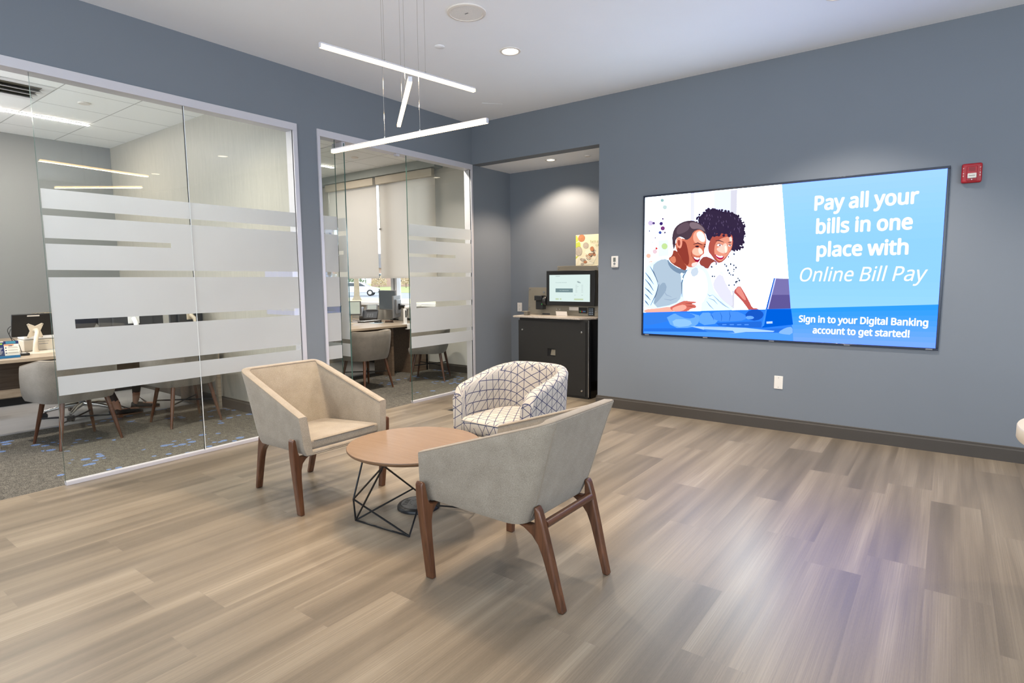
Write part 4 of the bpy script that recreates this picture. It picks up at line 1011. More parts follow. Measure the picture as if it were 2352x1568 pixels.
# ------------------------------------------------------------------ lights of the room, with added office downlights
lens_m = emit('warm lens', (255, 240, 216), 9)
def downlight(x, y, z, power, cone, blend, label, group, r=.065):
    t = thing('downlight', label, 'ceiling light', (x, y, z), group=group)
    mb = MB(); mb.lathe([(r + .022, .0), (r + .02, -.006), (r + .004, -.008), (r, -.004), (r, .0)], n=40)
    mb.build('trim_ring', M['white'], t)
    mb = MB(); mb.lathe([(.0001, -.0015), (r, -.0015)], n=40); mb.build('lens', lens_m, t)
    l = bpy.data.lights.new('downlight_lamp', 'SPOT'); l.energy = power; l.color = OFFICE if z == ZO else WARM
    if z == ZH: l.color = (1.0, .80, .60)
    l.spot_size = math.radians(cone); l.spot_blend = blend; l.shadow_soft_size = .06
    o = bpy.data.objects.new('downlight_lamp', l); COL.objects.link(o); o.parent = t; o.location = (0, 0, -.02)
    return t
gl = 'recessed downlights of the lobby ceiling'
for i, (x, y, z, p, c, b) in enumerate(SPOTS):
    lb = ['small round downlight in the lobby ceiling beyond the hanging bars', 'downlight at the ceiling edge above the wall display'][i] if i < 2 else 'recessed downlight of the lobby ceiling outside the view'
    downlight(x, y, ZC, p, c, b, lb, gl)
downlight(.914, .345, ZH, 115, 128, .45, 'round downlight in the low soffit of the niche above the coin machine', None, .045)

def ceiling_disc(name, label, cat, x, y, z, r, h=.012, m='white'):
    t = thing(name, label, cat, (x, y, z))
    mb = MB(); mb.lathe([(r, 0), (r, -h * .6), (r * .93, -h), (.0001, -h * 1.05)], n=40)
    mb.build('cover_plate', M[m], t)
    return t
sp = thing('ceiling_speaker', 'large round white speaker grille set in the lobby ceiling', 'speaker', (1.905, -2.262, ZC))
mb = MB(); mb.lathe([(.136, 0), (.135, -.008), (.118, -.011), (.116, -.007)], n=56); mb.build('rim', M['white'], sp)
m_, nt_, out_ = newmat('speaker mesh')
vv = N(nt_, 'ShaderNodeTexVoronoi'); vv.inputs['Scale'].default_value = 320; L(nt_, coords(nt_), vv.inputs['Vector'])
bsdf(nt_, out_, ramp(nt_, vv.outputs['Distance'], [(.1, lin((196, 194, 190))), (.5, lin((230, 228, 224)))]), .6, 0, .3)
mb = MB(); mb.lathe([(.0001, -.0085), (.116, -.0075)], n=56); mb.build('grille', m_, sp)
mb = MB(); mb.obox((.0, .0, -.0095), (.028, .007, .002)); mb.build('badge', M['grey_pl'], sp)
ceiling_disc('sprinkler_cover', 'small white sprinkler cover plate between the speaker and the downlight', 'sprinkler cover', 1.338, -1.94, ZC, .040, .005, 'ceiling')
ceiling_disc('sprinkler_cover', 'small white disc in the niche soffit beside the niche downlight', 'sprinkler cover', 1.36, .42, ZH, .035)
ceiling_disc('sprinkler_cover', 'white disc on the tiled ceiling of the office with the long light strip', 'sprinkler cover', -2.15, -3.28, ZO, .05)
ceiling_disc('sprinkler_cover', 'white disc on the tiled ceiling of the office with roller shades', 'sprinkler cover', -2.16, -.02, ZO, .05)
ap = thing('access_panel', 'faint flush access panel in the ceiling above the corner', 'access panel', (.61, -.40, ZC), rz=-.72)
mb = MB(); mb.box(-.15, .15, -.11, .11, -.002, 0); mb.build('panel', M['ceiling'], ap, bevel=.0008)

# linear recessed lights in the two offices
strip_m = emit('office strip lens', (255, 243, 226), 140)
def strip(x, y0, y1, label):
    t = thing('linear_light', label, 'ceiling light', (x, (y0 + y1) / 2, ZO), group='recessed light strips of the offices')
    h = (y1 - y0) / 2
    mb = MB(); mb.box(-.028, .028, -h - .01, h + .01, -.006, 0); mb.build('housing', M['white_cool'], t, bevel=.001)
    n = max(1, round((y1 - y0) / 1.22)); s_ = 2 * h / n
    for k in range(n):
        mb = MB(); mb.box(-.021, .021, -h + k * s_ + .006, -h + (k + 1) * s_ - .006, -.010, -.0055); mb.build('lens', strip_m, t)
strip(-3.055, -5.39, -2.95, 'long glowing light strip in the office ceiling behind the big frosted panes')
strip(-3.02, -1.9, .25, 'glowing light strip in the ceiling of the office with roller shades')
for k, (px, py, pw) in enumerate(((-.5, -4.5, 230), (-.5, -3.3, 140), (-.42, -1.3, 210), (-.42, -.4, 190))):  # added unseen lamps brightening the office walls and chair backs
    t = downlight(px, py, ZO, pw, 140, .9, 'added downlight in the office ceiling, brightening the office, unseen above the glazing', 'added office downlights', .05)
for l_ in ['office']: pass

# vent in the first office
def vent(x, y, label):
    t = thing('air_diffuser', label, 'air vent', (x, y, ZO), group='ceiling air diffusers of the offices')
    mb = MB(); mb.box(-.30, .30, -.30, .30, -.006, 0); mb.build('frame', M['white_cool'], t)
    mb = MB(); mb.box(-.22, .22, -.22, .22, -.008, -.0062); mb.build('throat', paint('vent dark', (92, 88, 76), .7), t)
    for q in (-.13, 0, .13):
        mb = MB(); mb.obox((q, 0, -.018), (.09, .46, .004), (0, .45, 0)); mb.build('vane', M['white_cool'], t)
vent(-2.13, -3.89, 'square air diffuser with dark slots in the tiled ceiling beside the light strip')
vent(-2.40, -1.30, 'square air diffuser in the ceiling of the office with roller shades')

# ---- suspended light of three crossing bars
bar_m = emit('pendant bar lens', (255, 214, 150), 11)
pend = thing('pendant_light', 'suspended light of three glowing bars crossing at different heights above the round table', 'pendant light', (2.23, -3.18, ZC))
def bar(a, b):
    a = Vector(a); b = Vector(b); c = (a + b) / 2; d = b - a
    ang = math.atan2(d.y, d.x); ln_ = d.length
    c = c - Vector((2.23, -3.18, ZC))
    mb = MB(); mb.M = Matrix.Translation(c) @ Matrix.Rotation(ang, 4, 'Z')
    mb.box(-ln_ / 2, ln_ / 2, -.010, .010, .004, .012)
    mb.box(-ln_ / 2 - .003, -ln_ / 2, -.010, .010, -.012, .012); mb.box(ln_ / 2, ln_ / 2 + .003, -.010, .010, -.012, .012)
    o = mb.build('light_bar', M['alu'], pend)
    mb = MB(); mb.M = Matrix.Translation(c) @ Matrix.Rotation(ang, 4, 'Z')
    mb.box(-ln_ / 2, ln_ / 2, -.010, .010, -.012, .004)
    mb.build('diffuser', bar_m, o)
    l = bpy.data.lights.new('bar_lamp', 'AREA'); l.shape = 'RECTANGLE'; l.size = ln_ - .01; l.size_y = .019; l.energy = 15; l.color = (1.0, .74, .46)
    lo = bpy.data.objects.new('bar_lamp', l); COL.objects.link(lo); lo.parent = pend; lo.location = c + Vector((0, 0, -.0126)); lo.rotation_euler = (0, 0, ang)
    dv = d.normalized()
    for s in (-.135, .135):
        p = c + dv * s
        mb = MB(); mb.tube([(p.x, p.y, p.z + .012), (p.x, p.y, p.z + .022)], .005, 8); mb.tube([(p.x, p.y, p.z + .022), (p.x, p.y, -.02)], .0012, 5)
        mb.build('cable', M['chrome'], pend)
bar((2.170, -3.672, 2.515), (2.319, -2.681, 2.515))
bar((2.563, -3.451, 2.33), (1.892, -2.913, 2.33))
bar((1.649, -3.235, 2.15), (2.820, -3.181, 2.15))
mb = MB(); mb.lathe([(.15, 0), (.15, -.018), (.145, -.022), (.0001, -.022)], n=48); mb.build('canopy', M['white_cool'], pend)

# ------------------------------------------------------------------ the wall display
exec_art = None
disp = thing('wall_display', 'large lit wall display showing a smiling couple and Online Bill Pay lettering', 'display screen', (2.237, 0, .791))
DW, DH = 2.438, 1.384
mb = MB(); b_ = .018
mb.box(0, DW, -.014, 0, 0, b_); mb.box(0, DW, -.014, 0, DH - b_, DH); mb.box(0, b_, -.014, 0, b_, DH - b_); mb.box(DW - b_, DW, -.014, 0, b_, DH - b_)
mb.build('bezel', paint('display bezel', (14, 26, 48), .25, spec=.6), disp, bevel=.002)
for x_ in (.06, .649, 1.239, 1.825, 2.38):
    mb = MB(); mb.box(x_ - .022, x_ + .022, -.0155, -.014, .004, .013); mb.build('clip', M['grey_pl'], disp)

EK = 1.05
scr = MB(); smats = []; midx = {}
def scol(c):
    if c not in midx:
        l_ = list(lin(c))
        hi = [max(0, (x - .80) / .20) for x in l_]           # channels the picture drives to full are brighter than white
        midx[c] = len(smats); smats.append(emit('screen %d %d %d' % c, tuple(x * (1.0 if x > .55 or hi[2] < .9 or l_[0] > .5 else 1.1) * (1 + (1.7 + g * min(hi)) * h) for x, h, g in zip(l_, hi, (4.4, 5.8, 7.0))), EK, True))
    return midx[c]
ylay = [-.004]
def spoly(c, pts, step=True):
    if step: ylay[0] -= .000012
    scr._add([(p[0], ylay[0], p[1]) for p in pts], [tuple(range(len(pts)))], scol(c))
x0, x1, z0, z1 = b_, DW - b_, b_, DH - b_
spoly((255, 255, 255), [(x0, z0), (x1, z0), (x1, z1), (x0, z1)])
for c_, P_ in ART_PHOTO: spoly(c_, P_)
# blue panel at the side, graded in thin slices
def divx(z): return 1.272 + (1.366 - z) / (1.366 - .017) * .142
NS = 24
grad = [(150, 206, 255), (140, 204, 255), (133, 201, 255), (133, 202, 255), (142, 208, 255), (156, 212, 255)]
ylay[0] -= .000012
for k in range(NS):
    za = z0 + (z1 - z0) * k / NS; zb = z0 + (z1 - z0) * (k + 1) / NS
    t_ = (1 - (k + .5) / NS) * (len(grad) - 1); i_ = int(t_); f_ = t_ - i_
    c_ = tuple(int(round(grad[i_][j] * (1 - f_) + grad[min(i_ + 1, len(grad) - 1)][j] * f_)) for j in range(3))
    spoly(c_, [(divx(za), za), (x1, za), (x1, zb), (divx(zb), zb)], False)
# blue band along the bottom, rising towards the far end
def bandz(x): return .229 + (x - .017) / (2.414 - .017) * .125
dz = divx(.28)
spoly((44, 126, 234), [(x0, z0), (divx(z0), z0), (dz, bandz(dz)), (x0, bandz(x0))])
ylay[0] -= .000012
NB = 8
for k in range(NB):
    fa, fb = k / NB, (k + 1) / NB
    top = lambda x: bandz(x)
    c_ = tuple(int(a + (b - a) * (k + .5) / NB) for a, b in zip((122, 168, 250), (40, 150, 250)))
    def zz(x, f): return z0 + (top(x) - z0) * f
    dza = z0 + (bandz(dz) - z0) * fa; dzb = z0 + (bandz(dz) - z0) * fb
    spoly(c_, [(divx(dza), zz(divx(dza), fa)), (x1, zz(x1, fa)), (x1, zz(x1, fb)), (divx(dzb), zz(divx(dzb), fb))], False)
for c_, P_ in ART_BAND: spoly(c_, P_)

try:
    import os
    FONT = bpy.data.fonts.load(os.path.join(bpy.utils.system_resource('DATAFILES', path='fonts'), 'NotoSansMath-Regular.woff2'))
except Exception:
    FONT = None
def text_mesh(name, body, mat, parent, width, height_cap, origin, xdir, udir, bold=0.0, shear=0.0, into=None):
    """lettering as a flat mesh, fitted to a measured width and capital height"""
    cu = bpy.data.curves.new(name, 'FONT')
    if FONT: cu.font = FONT
    cu.body = 'P'; cu.resolution_u = 5
    o = bpy.data.objects.new(name, cu); COL.objects.link(o)
    dg = bpy.context.evaluated_depsgraph_get(); dg.update()
    me = bpy.data.meshes.new_from_object(o.evaluated_get(dg)); cap = max(v.co.y for v in me.vertices); bpy.data.meshes.remove(me)
    cu.body = body; cu.shear = shear
    dg.update()
    me = bpy.data.meshes.new_from_object(o.evaluated_get(dg))
    bpy.data.objects.remove(o); bpy.data.curves.remove(cu)
    xs = [v.co.x for v in me.vertices]; a, b = min(xs), max(xs)
    sx = (width - 2 * bold * height_cap) / (b - a); sy = height_cap / cap
    xd, ud, og = Vector(xdir), Vector(udir), Vector(origin)
    for v in me.vertices:
        v.co = og + xd * ((v.co.x - a) * sx + bold * height_cap) + ud * (v.co.y * sy)
    rb = bold * height_cap
    offs = [xd * (rb * math.cos(PI * k / 4)) + ud * (rb * math.sin(PI * k / 4)) for k in range(8)] if bold else [Vector()]
    if into is not None:      # printed on another part: goes into that part's mesh
        for of in offs:
            into[0]._add([tuple(v.co + of) for v in me.vertices], [tuple(p.vertices) for p in me.polygons], into[1])
        bpy.data.meshes.remove(me); return
    me.materials.clear(); me.materials.append(mat); me.name = name
    r = bpy.data.objects.new(name, me); COL.objects.link(r); r.parent = parent
    return r
white_t = emit('screen lettering', (255, 255, 255), EK)
DX, DZ = 2.237, .791
ti = len(smats); smats.append(white_t)
for body, xa, xb, z_, cap, bold, sh in (
        ('Pay all your', 3.771, 4.492, 1.919, .112, .050, 0), ('bills in one', 3.791, 4.463, 1.726, .112, .050, 0),
        ('place with', 3.803, 4.446, 1.534, .112, .050, 0), ('Online Bill Pay', 3.684, 4.578, 1.326, .113, .008, .22),
        ('Sign in to your Digital Banking', 3.690, 4.602, .978, .054, .050, 0), ('account to get started!', 3.801, 4.488, .885, .054, .050, 0)):
    text_mesh('lettering', body, white_t, disp, xb - xa, cap, (xa - DX, ylay[0] - .0006, z_ - DZ), (1, 0, 0), (0, 0, 1), bold, sh, (scr, ti))
scr.build('screen', smats, disp, fixn=False)
# ------------------------------------------------------------------ upholstered shells
def u_path(xf, hf, xr, hr, rad, n=(10, 8, 8)):
    """plan of a U: from the tip at +y round the back to the tip at -y"""
    side = Vector((xr - xf, hr - hf)); sl = side.length; sd = side / sl
    p0 = Vector((xf, hf)); c = Vector((xr, hr))
    a = c - sd * rad; b = Vector((xr, hr - rad))
    pts = [p0.lerp(a, i / n[0]) for i in range(n[0])]
    for i in range(n[1]):
        t = i / n[1]
        pts.append(a * (1 - t) ** 2 + c * 2 * t * (1 - t) + b * t * t)
    half = n[2] // 2
    pts += [b.lerp(Vector((xr, 0)), i / half) for i in range(half)]
    left = pts + [Vector((xr, 0))]
    right = [Vector((p.x, -p.y)) for p in reversed(pts)]
    return left + right

def normals2(P):
    out = []
    for i in range(len(P)):
        d = P[min(i + 1, len(P) - 1)] - P[max(i - 1, 0)]
        out.append(Vector((-d.y, d.x)).normalized())   # inward for this direction of travel
    return out

def shell_rows(top, bot, ztop, zbot, th, levels=5, rb=.02, rtop=.012, bulge=0.0):
    """rows across the wall: outer bottom -> outer top -> inner top -> inner bottom, one column per station"""
    nt_, nb_ = normals2(top), normals2(bot)
    rows = []
    n = len(top)
    def row(fn): rows.append([fn(i) for i in range(n)])
    def outer(i, f):
        p = bot[i].lerp(top[i], f); z = zbot(i) + (ztop(i) - zbot(i)) * f
        q = nb_[i].lerp(nt_[i], f).normalized()
        p = p - q * bulge * math.sin(PI * f)
        return Vector((p.x, p.y, z)), Vector((q.x, q.y, 0))
    row(lambda i: outer(i, 0)[0] + outer(i, 0)[1] * rb * 1.6 + Vector((0, 0, -.0)))
    row(lambda i: outer(i, 0)[0] + outer(i, 0)[1] * rb * .4 + Vector((0, 0, .004)))
    row(lambda i: outer(i, 0)[0] + Vector((0, 0, rb)))
    for k in range(1, levels):
        row(lambda i, k=k: outer(i, .06 + .90 * k / levels)[0])
    row(lambda i: outer(i, 1)[0] + Vector((0, 0, -rtop)))
    row(lambda i: outer(i, 1)[0] + outer(i, 1)[1] * rtop * .35 + Vector((0, 0, -rtop * .3)))
    row(lambda i: outer(i, 1)[0] + outer(i, 1)[1] * rtop)
    row(lambda i: outer(i, 1)[0] + outer(i, 1)[1] * (th - rtop))
    row(lambda i: outer(i, 1)[0] + outer(i, 1)[1] * (th - rtop * .35) + Vector((0, 0, -rtop * .3)))
    row(lambda i: outer(i, 1)[0] + outer(i, 1)[1] * th + Vector((0, 0, -rtop)))
    for k in range(levels - 1, -1, -1):
        row(lambda i, k=k: outer(i, .96 * k / levels)[0] + outer(i, .96 * k / levels)[1] * th)
    return rows

def add_shell(mb, rows, close_bottom=True, caps=True):
    m = len(rows[0]); b = len(mb.v)
    mb.grid(rows, sm=True)
    for i in (0, m - 1) if caps else ():
        f = [b + r * m + i for r in range(len(rows))]
        mb.f.append(tuple(f if i == 0 else f[::-1])); mb.mi.append(0); mb.sm.append(False)
    if close_bottom:
        mb.f.append(tuple(b + i for i in range(m))); mb.mi.append(0); mb.sm.append(False)

def armchair(label, loc, rz, group):
    """local frame: x towards the sitter's front, origin on the floor between the rear feet"""
    t = thing('lounge_armchair', label, 'armchair', loc, rz, group)
    top = u_path(.690, .322, .0, .296, .075)
    bot = u_path(.705, .300, .140, .286, .10)
    zt = lambda i: .588 + (.69 - top[i].x) / .69 * .225
    zb = lambda i: .362 - (.705 - bot[i].x) / .56 * .012
    rows = shell_rows(top, bot, zt, zb, .052, 6, .026, .010)
    mb = MB(); add_shell(mb, rows)
    mb.build('shell', M['fabric'], t, angle=38)
    mb = MB(); mb.box(.640, .700, -.285, .285, .352, .384)
    mb.build('front_rail', M['fabric'], t, bevel=.014, seg=3)
    # seat cushion: crowned block following the inside of the shell
    c = []
    nx, ny = 14, 14
    for j in range(nx + 1):
        fx = j / nx; x = .168 + .515 * fx
        hw = .222 + .040 * fx
        r_ = []
        for k in range(ny + 1):
            fy = -1 + 2 * k / ny
            z = .415 + .028 * fx + .010 * (1 - fy ** 4) * (1 - (2 * fx - 1) ** 4)
            r_.append((x, fy * hw, z))
        c.append(r_)
    mb = MB(); mb.grid(c, sm=True)
    base = [[(p[0], p[1], .352 + .030 * j / nx) for p in row] for j, row in enumerate(c)]
    mb.grid(base, sm=True, flip=True)
    m = ny + 1; off = (nx + 1) * m
    loop = [(0, k) for k in range(m)] + [(j, ny) for j in range(1, nx + 1)] + [(nx, k) for k in range(ny - 1, -1, -1)] + [(j, 0) for j in range(nx - 1, 0, -1)]
    ids = [j * m + k for j, k in loop]
    for a, b_ in zip(ids, ids[1:] + ids[:1]):
        mb.f.append((a, b_, off + b_, off + a)); mb.mi.append(0); mb.sm.append(True)
    cu = mb.build('seat_cushion', M['fabric'], t, bevel=.016, seg=4)
    pp = [Vector(c[0][k]) for k in range(1, m - 1)]
    edge = [Vector(c[nx][k]) + Vector((.001, 0, -.007)) for k in range(1, ny)]
    mb = MB(); mb.tube(edge, .0028, 6); mb.build('piping', M['fabric_seam'], cu)
    # piped seams: along the outer and inner top edges and down the back corners
    mb = MB()
    n = len(top)
    ot = [rows[-len(rows) + 8][i] for i in range(n)]
    k_out = next(r for r in range(len(rows)) if abs(rows[r][n // 2].z - zt(n // 2)) < .0035)
    mb.tube([rows[k_out][i] + Vector((0, 0, -.002)) for i in range(n)], .003, 6)
    k_in = len(rows) - 1 - 6
    mb.tube([rows[k_in][i] + Vector((0, 0, .002)) for i in range(n)], .003, 6)
    for i in (n // 2 - 5, n // 2 + 5):
        mb.tube([rows[r][i] for r in range(2, k_out + 1)], .0026, 6)
    mb.build('piping', M['fabric_seam'], t)
    # front legs: flat tapered blade with a bracket sweeping inwards under the rail
    prof = [(-.014, 0), (.014, 0), (.016, .10), (.019, .22), (.024, .275), (.036, .312), (.060, .336), (.085, .348), (.060, .352), (.030, .353),
            (.018, .362), (.012, .385), (.008, .43), (.005, .455), (-.002, .466), (-.012, .464), (-.019, .452), (-.023, .40), (-.024, .345), (-.021, .22), (-.017, .10)]
    for s in (1, -1):
        mb = MB()
        mb.prism(prof, lambda u, z, w, s=s: (.642 + .012 * z / .46 + w, s * (.305 + .036 * z / .46 - u), z), -.021, .021, sm=True)
        lg = mb.build('leg', M['walnut'], t, bevel=.008, seg=3)
        mb = MB(); mb.lathe([(.011, -.0), (.011, .006)], (.642, s * .305, -.004), n=14); mb.build('glide', M['black'], lg)
    prof = [(-.014, 0), (.014, 0), (.017, .10), (.022, .22), (.030, .27), (.050, .305), (.085, .330), (.135, .342), (.085, .346), (.040, .348),
            (.020, .360), (.012, .39), (.004, .425), (-.004, .434), (-.013, .430), (-.019, .415), (-.022, .36), (-.020, .22), (-.016, .10)]
    for s in (1, -1):
        mb = MB()
        mb.prism(prof, lambda u, z, w, s=s: (.118 * (z / .43) + u, s * (.195 + .014 * z / .43) + w, z), -.020, .020, sm=True)
        lg = mb.build('leg', M['walnut'], t, bevel=.008, seg=3)
        mb = MB(); mb.lathe([(.011, -.0), (.011, .006)], (0, s * .195, -.004), n=14); mb.build('glide', M['black'], lg)
    mb = MB(); mb.tube([(.088, -.19, .352), (.088, .19, .352)], .018, 14)
    mb.build('stretcher', M['walnut_x'], t)
    return t
ga = 'oatmeal lounge armchairs at the round table'
arm1 = armchair('oatmeal wool armchair standing between the glass partition and the round table, its seat in view', (1.105, -3.325, 0), 0, ga)
dup(arm1, (3.516, -3.393, 0), PI, 'oatmeal wool armchair seen from behind, hiding part of the round table and patterned chair', ga)

# ---- tub chair with the triangle print
def tub_chair(label, loc, rz):
    t = thing('tub_chair', label, 'armchair', loc, rz)
    top = u_path(.31, .335, -.335, .335, .33, (10, 16, 2))
    bot = u_path(.325, .318, -.300, .318, .30, (10, 16, 2))
    n = len(top)
    # front corners of the arms are rounded off
    def zt(i):
        x = top[i].x
        z = .625 + .125 * min(1, max(0, (.31 - x) / .60)) ** .8
        d = max(0, x - .24) / .07
        return z - .05 * (1 - math.sqrt(max(0, 1 - min(1, d) ** 2)))
    zb = lambda i: .325
    rows = shell_rows(top, bot, zt, zb, .085, 6, .02, .030, 0.0)
    mb = MB(); b0 = len(mb.v); add_shell(mb, rows, True, False)
    uv = {}
    m = n; acc = [0.0]
    for i in range(1, m): acc.append(acc[-1] + (top[i] - top[i - 1]).length)
    for r in range(len(rows)):
        for i in range(m):
            v = 0.0
            for q in range(1, r + 1): v += (rows[q][i] - rows[q - 1][i]).length
            sc = 1.0
            if r > len(rows) - 8: sc = .80      # inner lining is a separate, tighter cut
            uv[b0 + r * m + i] = ((acc[i] - acc[-1] / 2) * sc + (.017 if r > len(rows) - 8 else 0), v)
    for i in (0, m - 1):
        b1 = len(mb.v); ring = [rows[r][i] for r in range(len(rows))]
        mb._add(ring, [tuple(range(len(ring)))], 0, False)
        for q, p in enumerate(ring): uv[b1 + q] = (p.y - ring[0].y + .02, p.z + .011)
    mb.uv = uv
    sh = mb.build('shell', M['pattern'], t, angle=50)
    # seat: rounded front corners, half-round back, crowned top
    HW = .252; out_ = []
    for k in range(13):
        a_ = -PI / 2 + (PI / 2) * k / 12; out_.append((.295 + .055 * math.cos(a_), -(HW - .055) + .055 * math.sin(a_)))
    for k in range(1, 6): out_.append((.350 + .012 * math.sin(PI * k / 6), -(HW - .055) + 2 * (HW - .055) * k / 6))
    for k in range(13):
        a_ = (PI / 2) * k / 12; out_.append((.295 + .055 * math.cos(a_), HW - .055 + .055 * math.sin(a_)))
    for k in range(1, 6): out_.append((.295 - .295 * k / 6, HW))
    for k in range(21):
        a_ = PI / 2 + PI * k / 20; out_.append((HW * math.cos(a_), HW * math.sin(a_)))
    for k in range(1, 6): out_.append((.295 * k / 6, -HW))
    nn = len(out_); cen = Vector((.05, 0)); prof = [(.90, .318), (.985, .326), (1.0, .345), (1.0, .398), (.985, .416), (.93, .428), (.7, .436), (.35, .439), (.001, .440)]
    vs_, fs_, uv = [], [], {}
    per = [0.0]
    for k in range(nn): per.append(per[-1] + (Vector(out_[(k + 1) % nn]) - Vector(out_[k])).length)
    for i, (q, h_) in enumerate(prof):
        for k in range(nn):
            p = cen + (Vector(out_[k]) - cen) * q
            vs_.append((p.x, p.y, h_))
            d_ = (Vector(out_[k]) - cen).normalized()
            uv[i * nn + k] = (p.x + d_.x * max(0, .416 - h_), p.y + d_.y * max(0, .416 - h_))
    for i in range(len(prof) - 1):
        for k in range(nn): fs_.append((i * nn + k, i * nn + (k + 1) % nn, (i + 1) * nn + (k + 1) % nn, (i + 1) * nn + k))
    mb = MB(); mb._add(vs_, fs_, 0, True); mb.uv = uv
    seat = mb.build('seat_cushion', M['pattern'], t, angle=60)
    mb = MB(); mb.tube([(p[0], p[1], .414) for p in out_], .0025, 5, closed=True)
    mb.build('piping', paint('cream piping', (176, 168, 158), .9), seat)
    mb = MB(); mb.lathe([(.25, .29), (.25, .316)], n=40); mb.build('base_plate', M['black'], t)
    for sx_ in (1, -1):
        for sy_ in (1, -1):
            mb = MB(); mb.tube([(sx_ * .21, sy_ * .21, .30), (sx_ * .245, sy_ * .245, .0)], [.02, .012], 12)
            mb.build('leg', M['black_metal'], t)
    return t
tub_chair('cream tub chair printed with navy triangle lines, behind the round table', (2.325, -2.262, 0), -PI / 2)

# ---- round coffee table on a bent wire base
TX, TY = 2.300, -3.235
tb = thing('coffee_table', 'round oak coffee table on a black bent wire base between the armchairs', 'coffee table', (TX, TY, 0))
mb = MB(); R_ = .381
mb.lathe([(.0001, .405), (R_ - .022, .405), (R_ - .006, .414)], n=96, mi=1)
mb.lathe([(R_ - .006, .414), (R_ - .001, .420), (R_, .426), (R_ - .0015, .4300)], n=96, mi=1)
mb.lathe([(R_ - .0015, .4300), (.0001, .4301)], n=96, mi=0, sm=False)
mb.build('tabletop', [M['oak'], M['oak_edge']], tb, fixn=True)
A = Vector((-.222, -.262, .006)); B = Vector((.182, -.230, .006))
K = Vector((-.222, -.262, .128)); K = Vector((-.228, -.268, .130))
T1 = Vector((.095, -.315, .398)); T0 = Vector((-.245, -.155, .398))
def r180(p): return Vector((-p.x, -p.y, p.z))
Cc, D, KC = r180(A), r180(B), r180(K)
P1 = T1.lerp(D, .72)
rods = [(A, B), (K, B), (A, K), (K, T0), (K, T1), (A, T1), (T1, D), (A, P1)]
mb = MB()
for a_, b_ in rods:
    mb.tube([a_, b_], .0052, 8); mb.tube([r180(a_), r180(b_)], .0052, 8)
for p in (A, B, K, Cc, D, KC, T0, T1, r180(T0), r180(T1)):
    mb.lathe([(.0001, -.0055), (.004, -.004), (.0055, 0), (.004, .004), (.0001, .0055)], tuple(p), n=8)
mb.build('wire_base', M['black_metal'], tb)
mb = MB(); mb.lathe([(.06, .398), (.06, .406)], n=32)
for p in (T0, T1, r180(T0), r180(T1)): mb.tube([(p.x * .2, p.y * .2, .400), tuple(p)], .005, 6)
mb.build('mounting_spider', M['black_metal'], tb)

# ---- black round floor power box beneath the table
fb = thing('floor_power_box', 'round black floor power box under the coffee table', 'floor outlet', (2.215, -3.135, 0))
mb = MB(); mb.lathe([(.128, 0), (.128, .012), (.120, .022), (.106, .026), (.1055, .022), (.0001, .022)], n=56); mb.build('rim', M['black'], fb)
mb = MB(); mb.lathe([(.104, .022), (.104, .0255), (.101, .0262), (.0001, .0262)], n=56); mb.build('cover', M['dark_grey'], fb)
rn = random.Random(3)
for k in range(2):
    a = .5 + PI * k
    mb = MB()
    for q in (-.030, 0.0, .030):
        mb.obox((.072 * math.cos(a) - q * math.sin(a), .072 * math.sin(a) + q * math.cos(a), .0266), (.020, .024, .0012), (0, 0, a))
    mb.obox((.084 * math.cos(a), .084 * math.sin(a), .0266), (.008, .085, .0012), (0, 0, a))
    mb.build('hinged_lid', M['black'], fb)
mb = MB()
for k in range(14):
    a = 2 * PI * k / 14
    mb.lathe([(.0028, .0262), (.0028, .0272), (.0001, .0272)], (.050 * math.cos(a), .050 * math.sin(a), 0), n=8)
mb.build('screw_ring', M['black'], fb)

mb = MB(); mb.obox((0, 0, .0268), (.03, .012, .0012)); mb.obox((0, 0, .0268), (.010, .03, .0012), (0, 0, .4)); mb.build('embossing', M['black'], fb)
# ---- dark floor grille beyond the tub chair
fg = thing('floor_grille', 'small dark floor grille near the corner of the glass partition', 'floor grille', (.62, -1.045, 0))
mb = MB(); mb.box(-.06, .06, -.06, .06, 0, .004); mb.build('frame', M['dark_grey'], fg, bevel=.001)
for k in range(4):
    mb = MB(); mb.box(-.05, .05, -.045 + k * .027, -.035 + k * .027, .004, .006); mb.build('slat', M['black'], fg)

# ---- white pedestal table cut by the edge of the picture
wt = thing('pedestal_table', 'thick white round table top at the edge of view in front of the display wall', 'side table', (5.42, -2.39, 0))
mb = MB(); mb.lathe([(.0001, .688), (.440, .688), (.447, .691), (.450, .697), (.450, .742), (.447, .748), (.440, .750), (.0001, .750)], n=96); mb.build('tabletop', M['cream'], wt)
mb = MB(); mb.lathe([(.045, .02), (.04, .05), (.04, .66), (.12, .688)], n=32); mb.build('column', M['white_cool'], wt)
mb = MB(); mb.lathe([(.26, 0), (.26, .012), (.06, .026), (.0001, .026)], n=48); mb.build('base', M['white_cool'], wt)

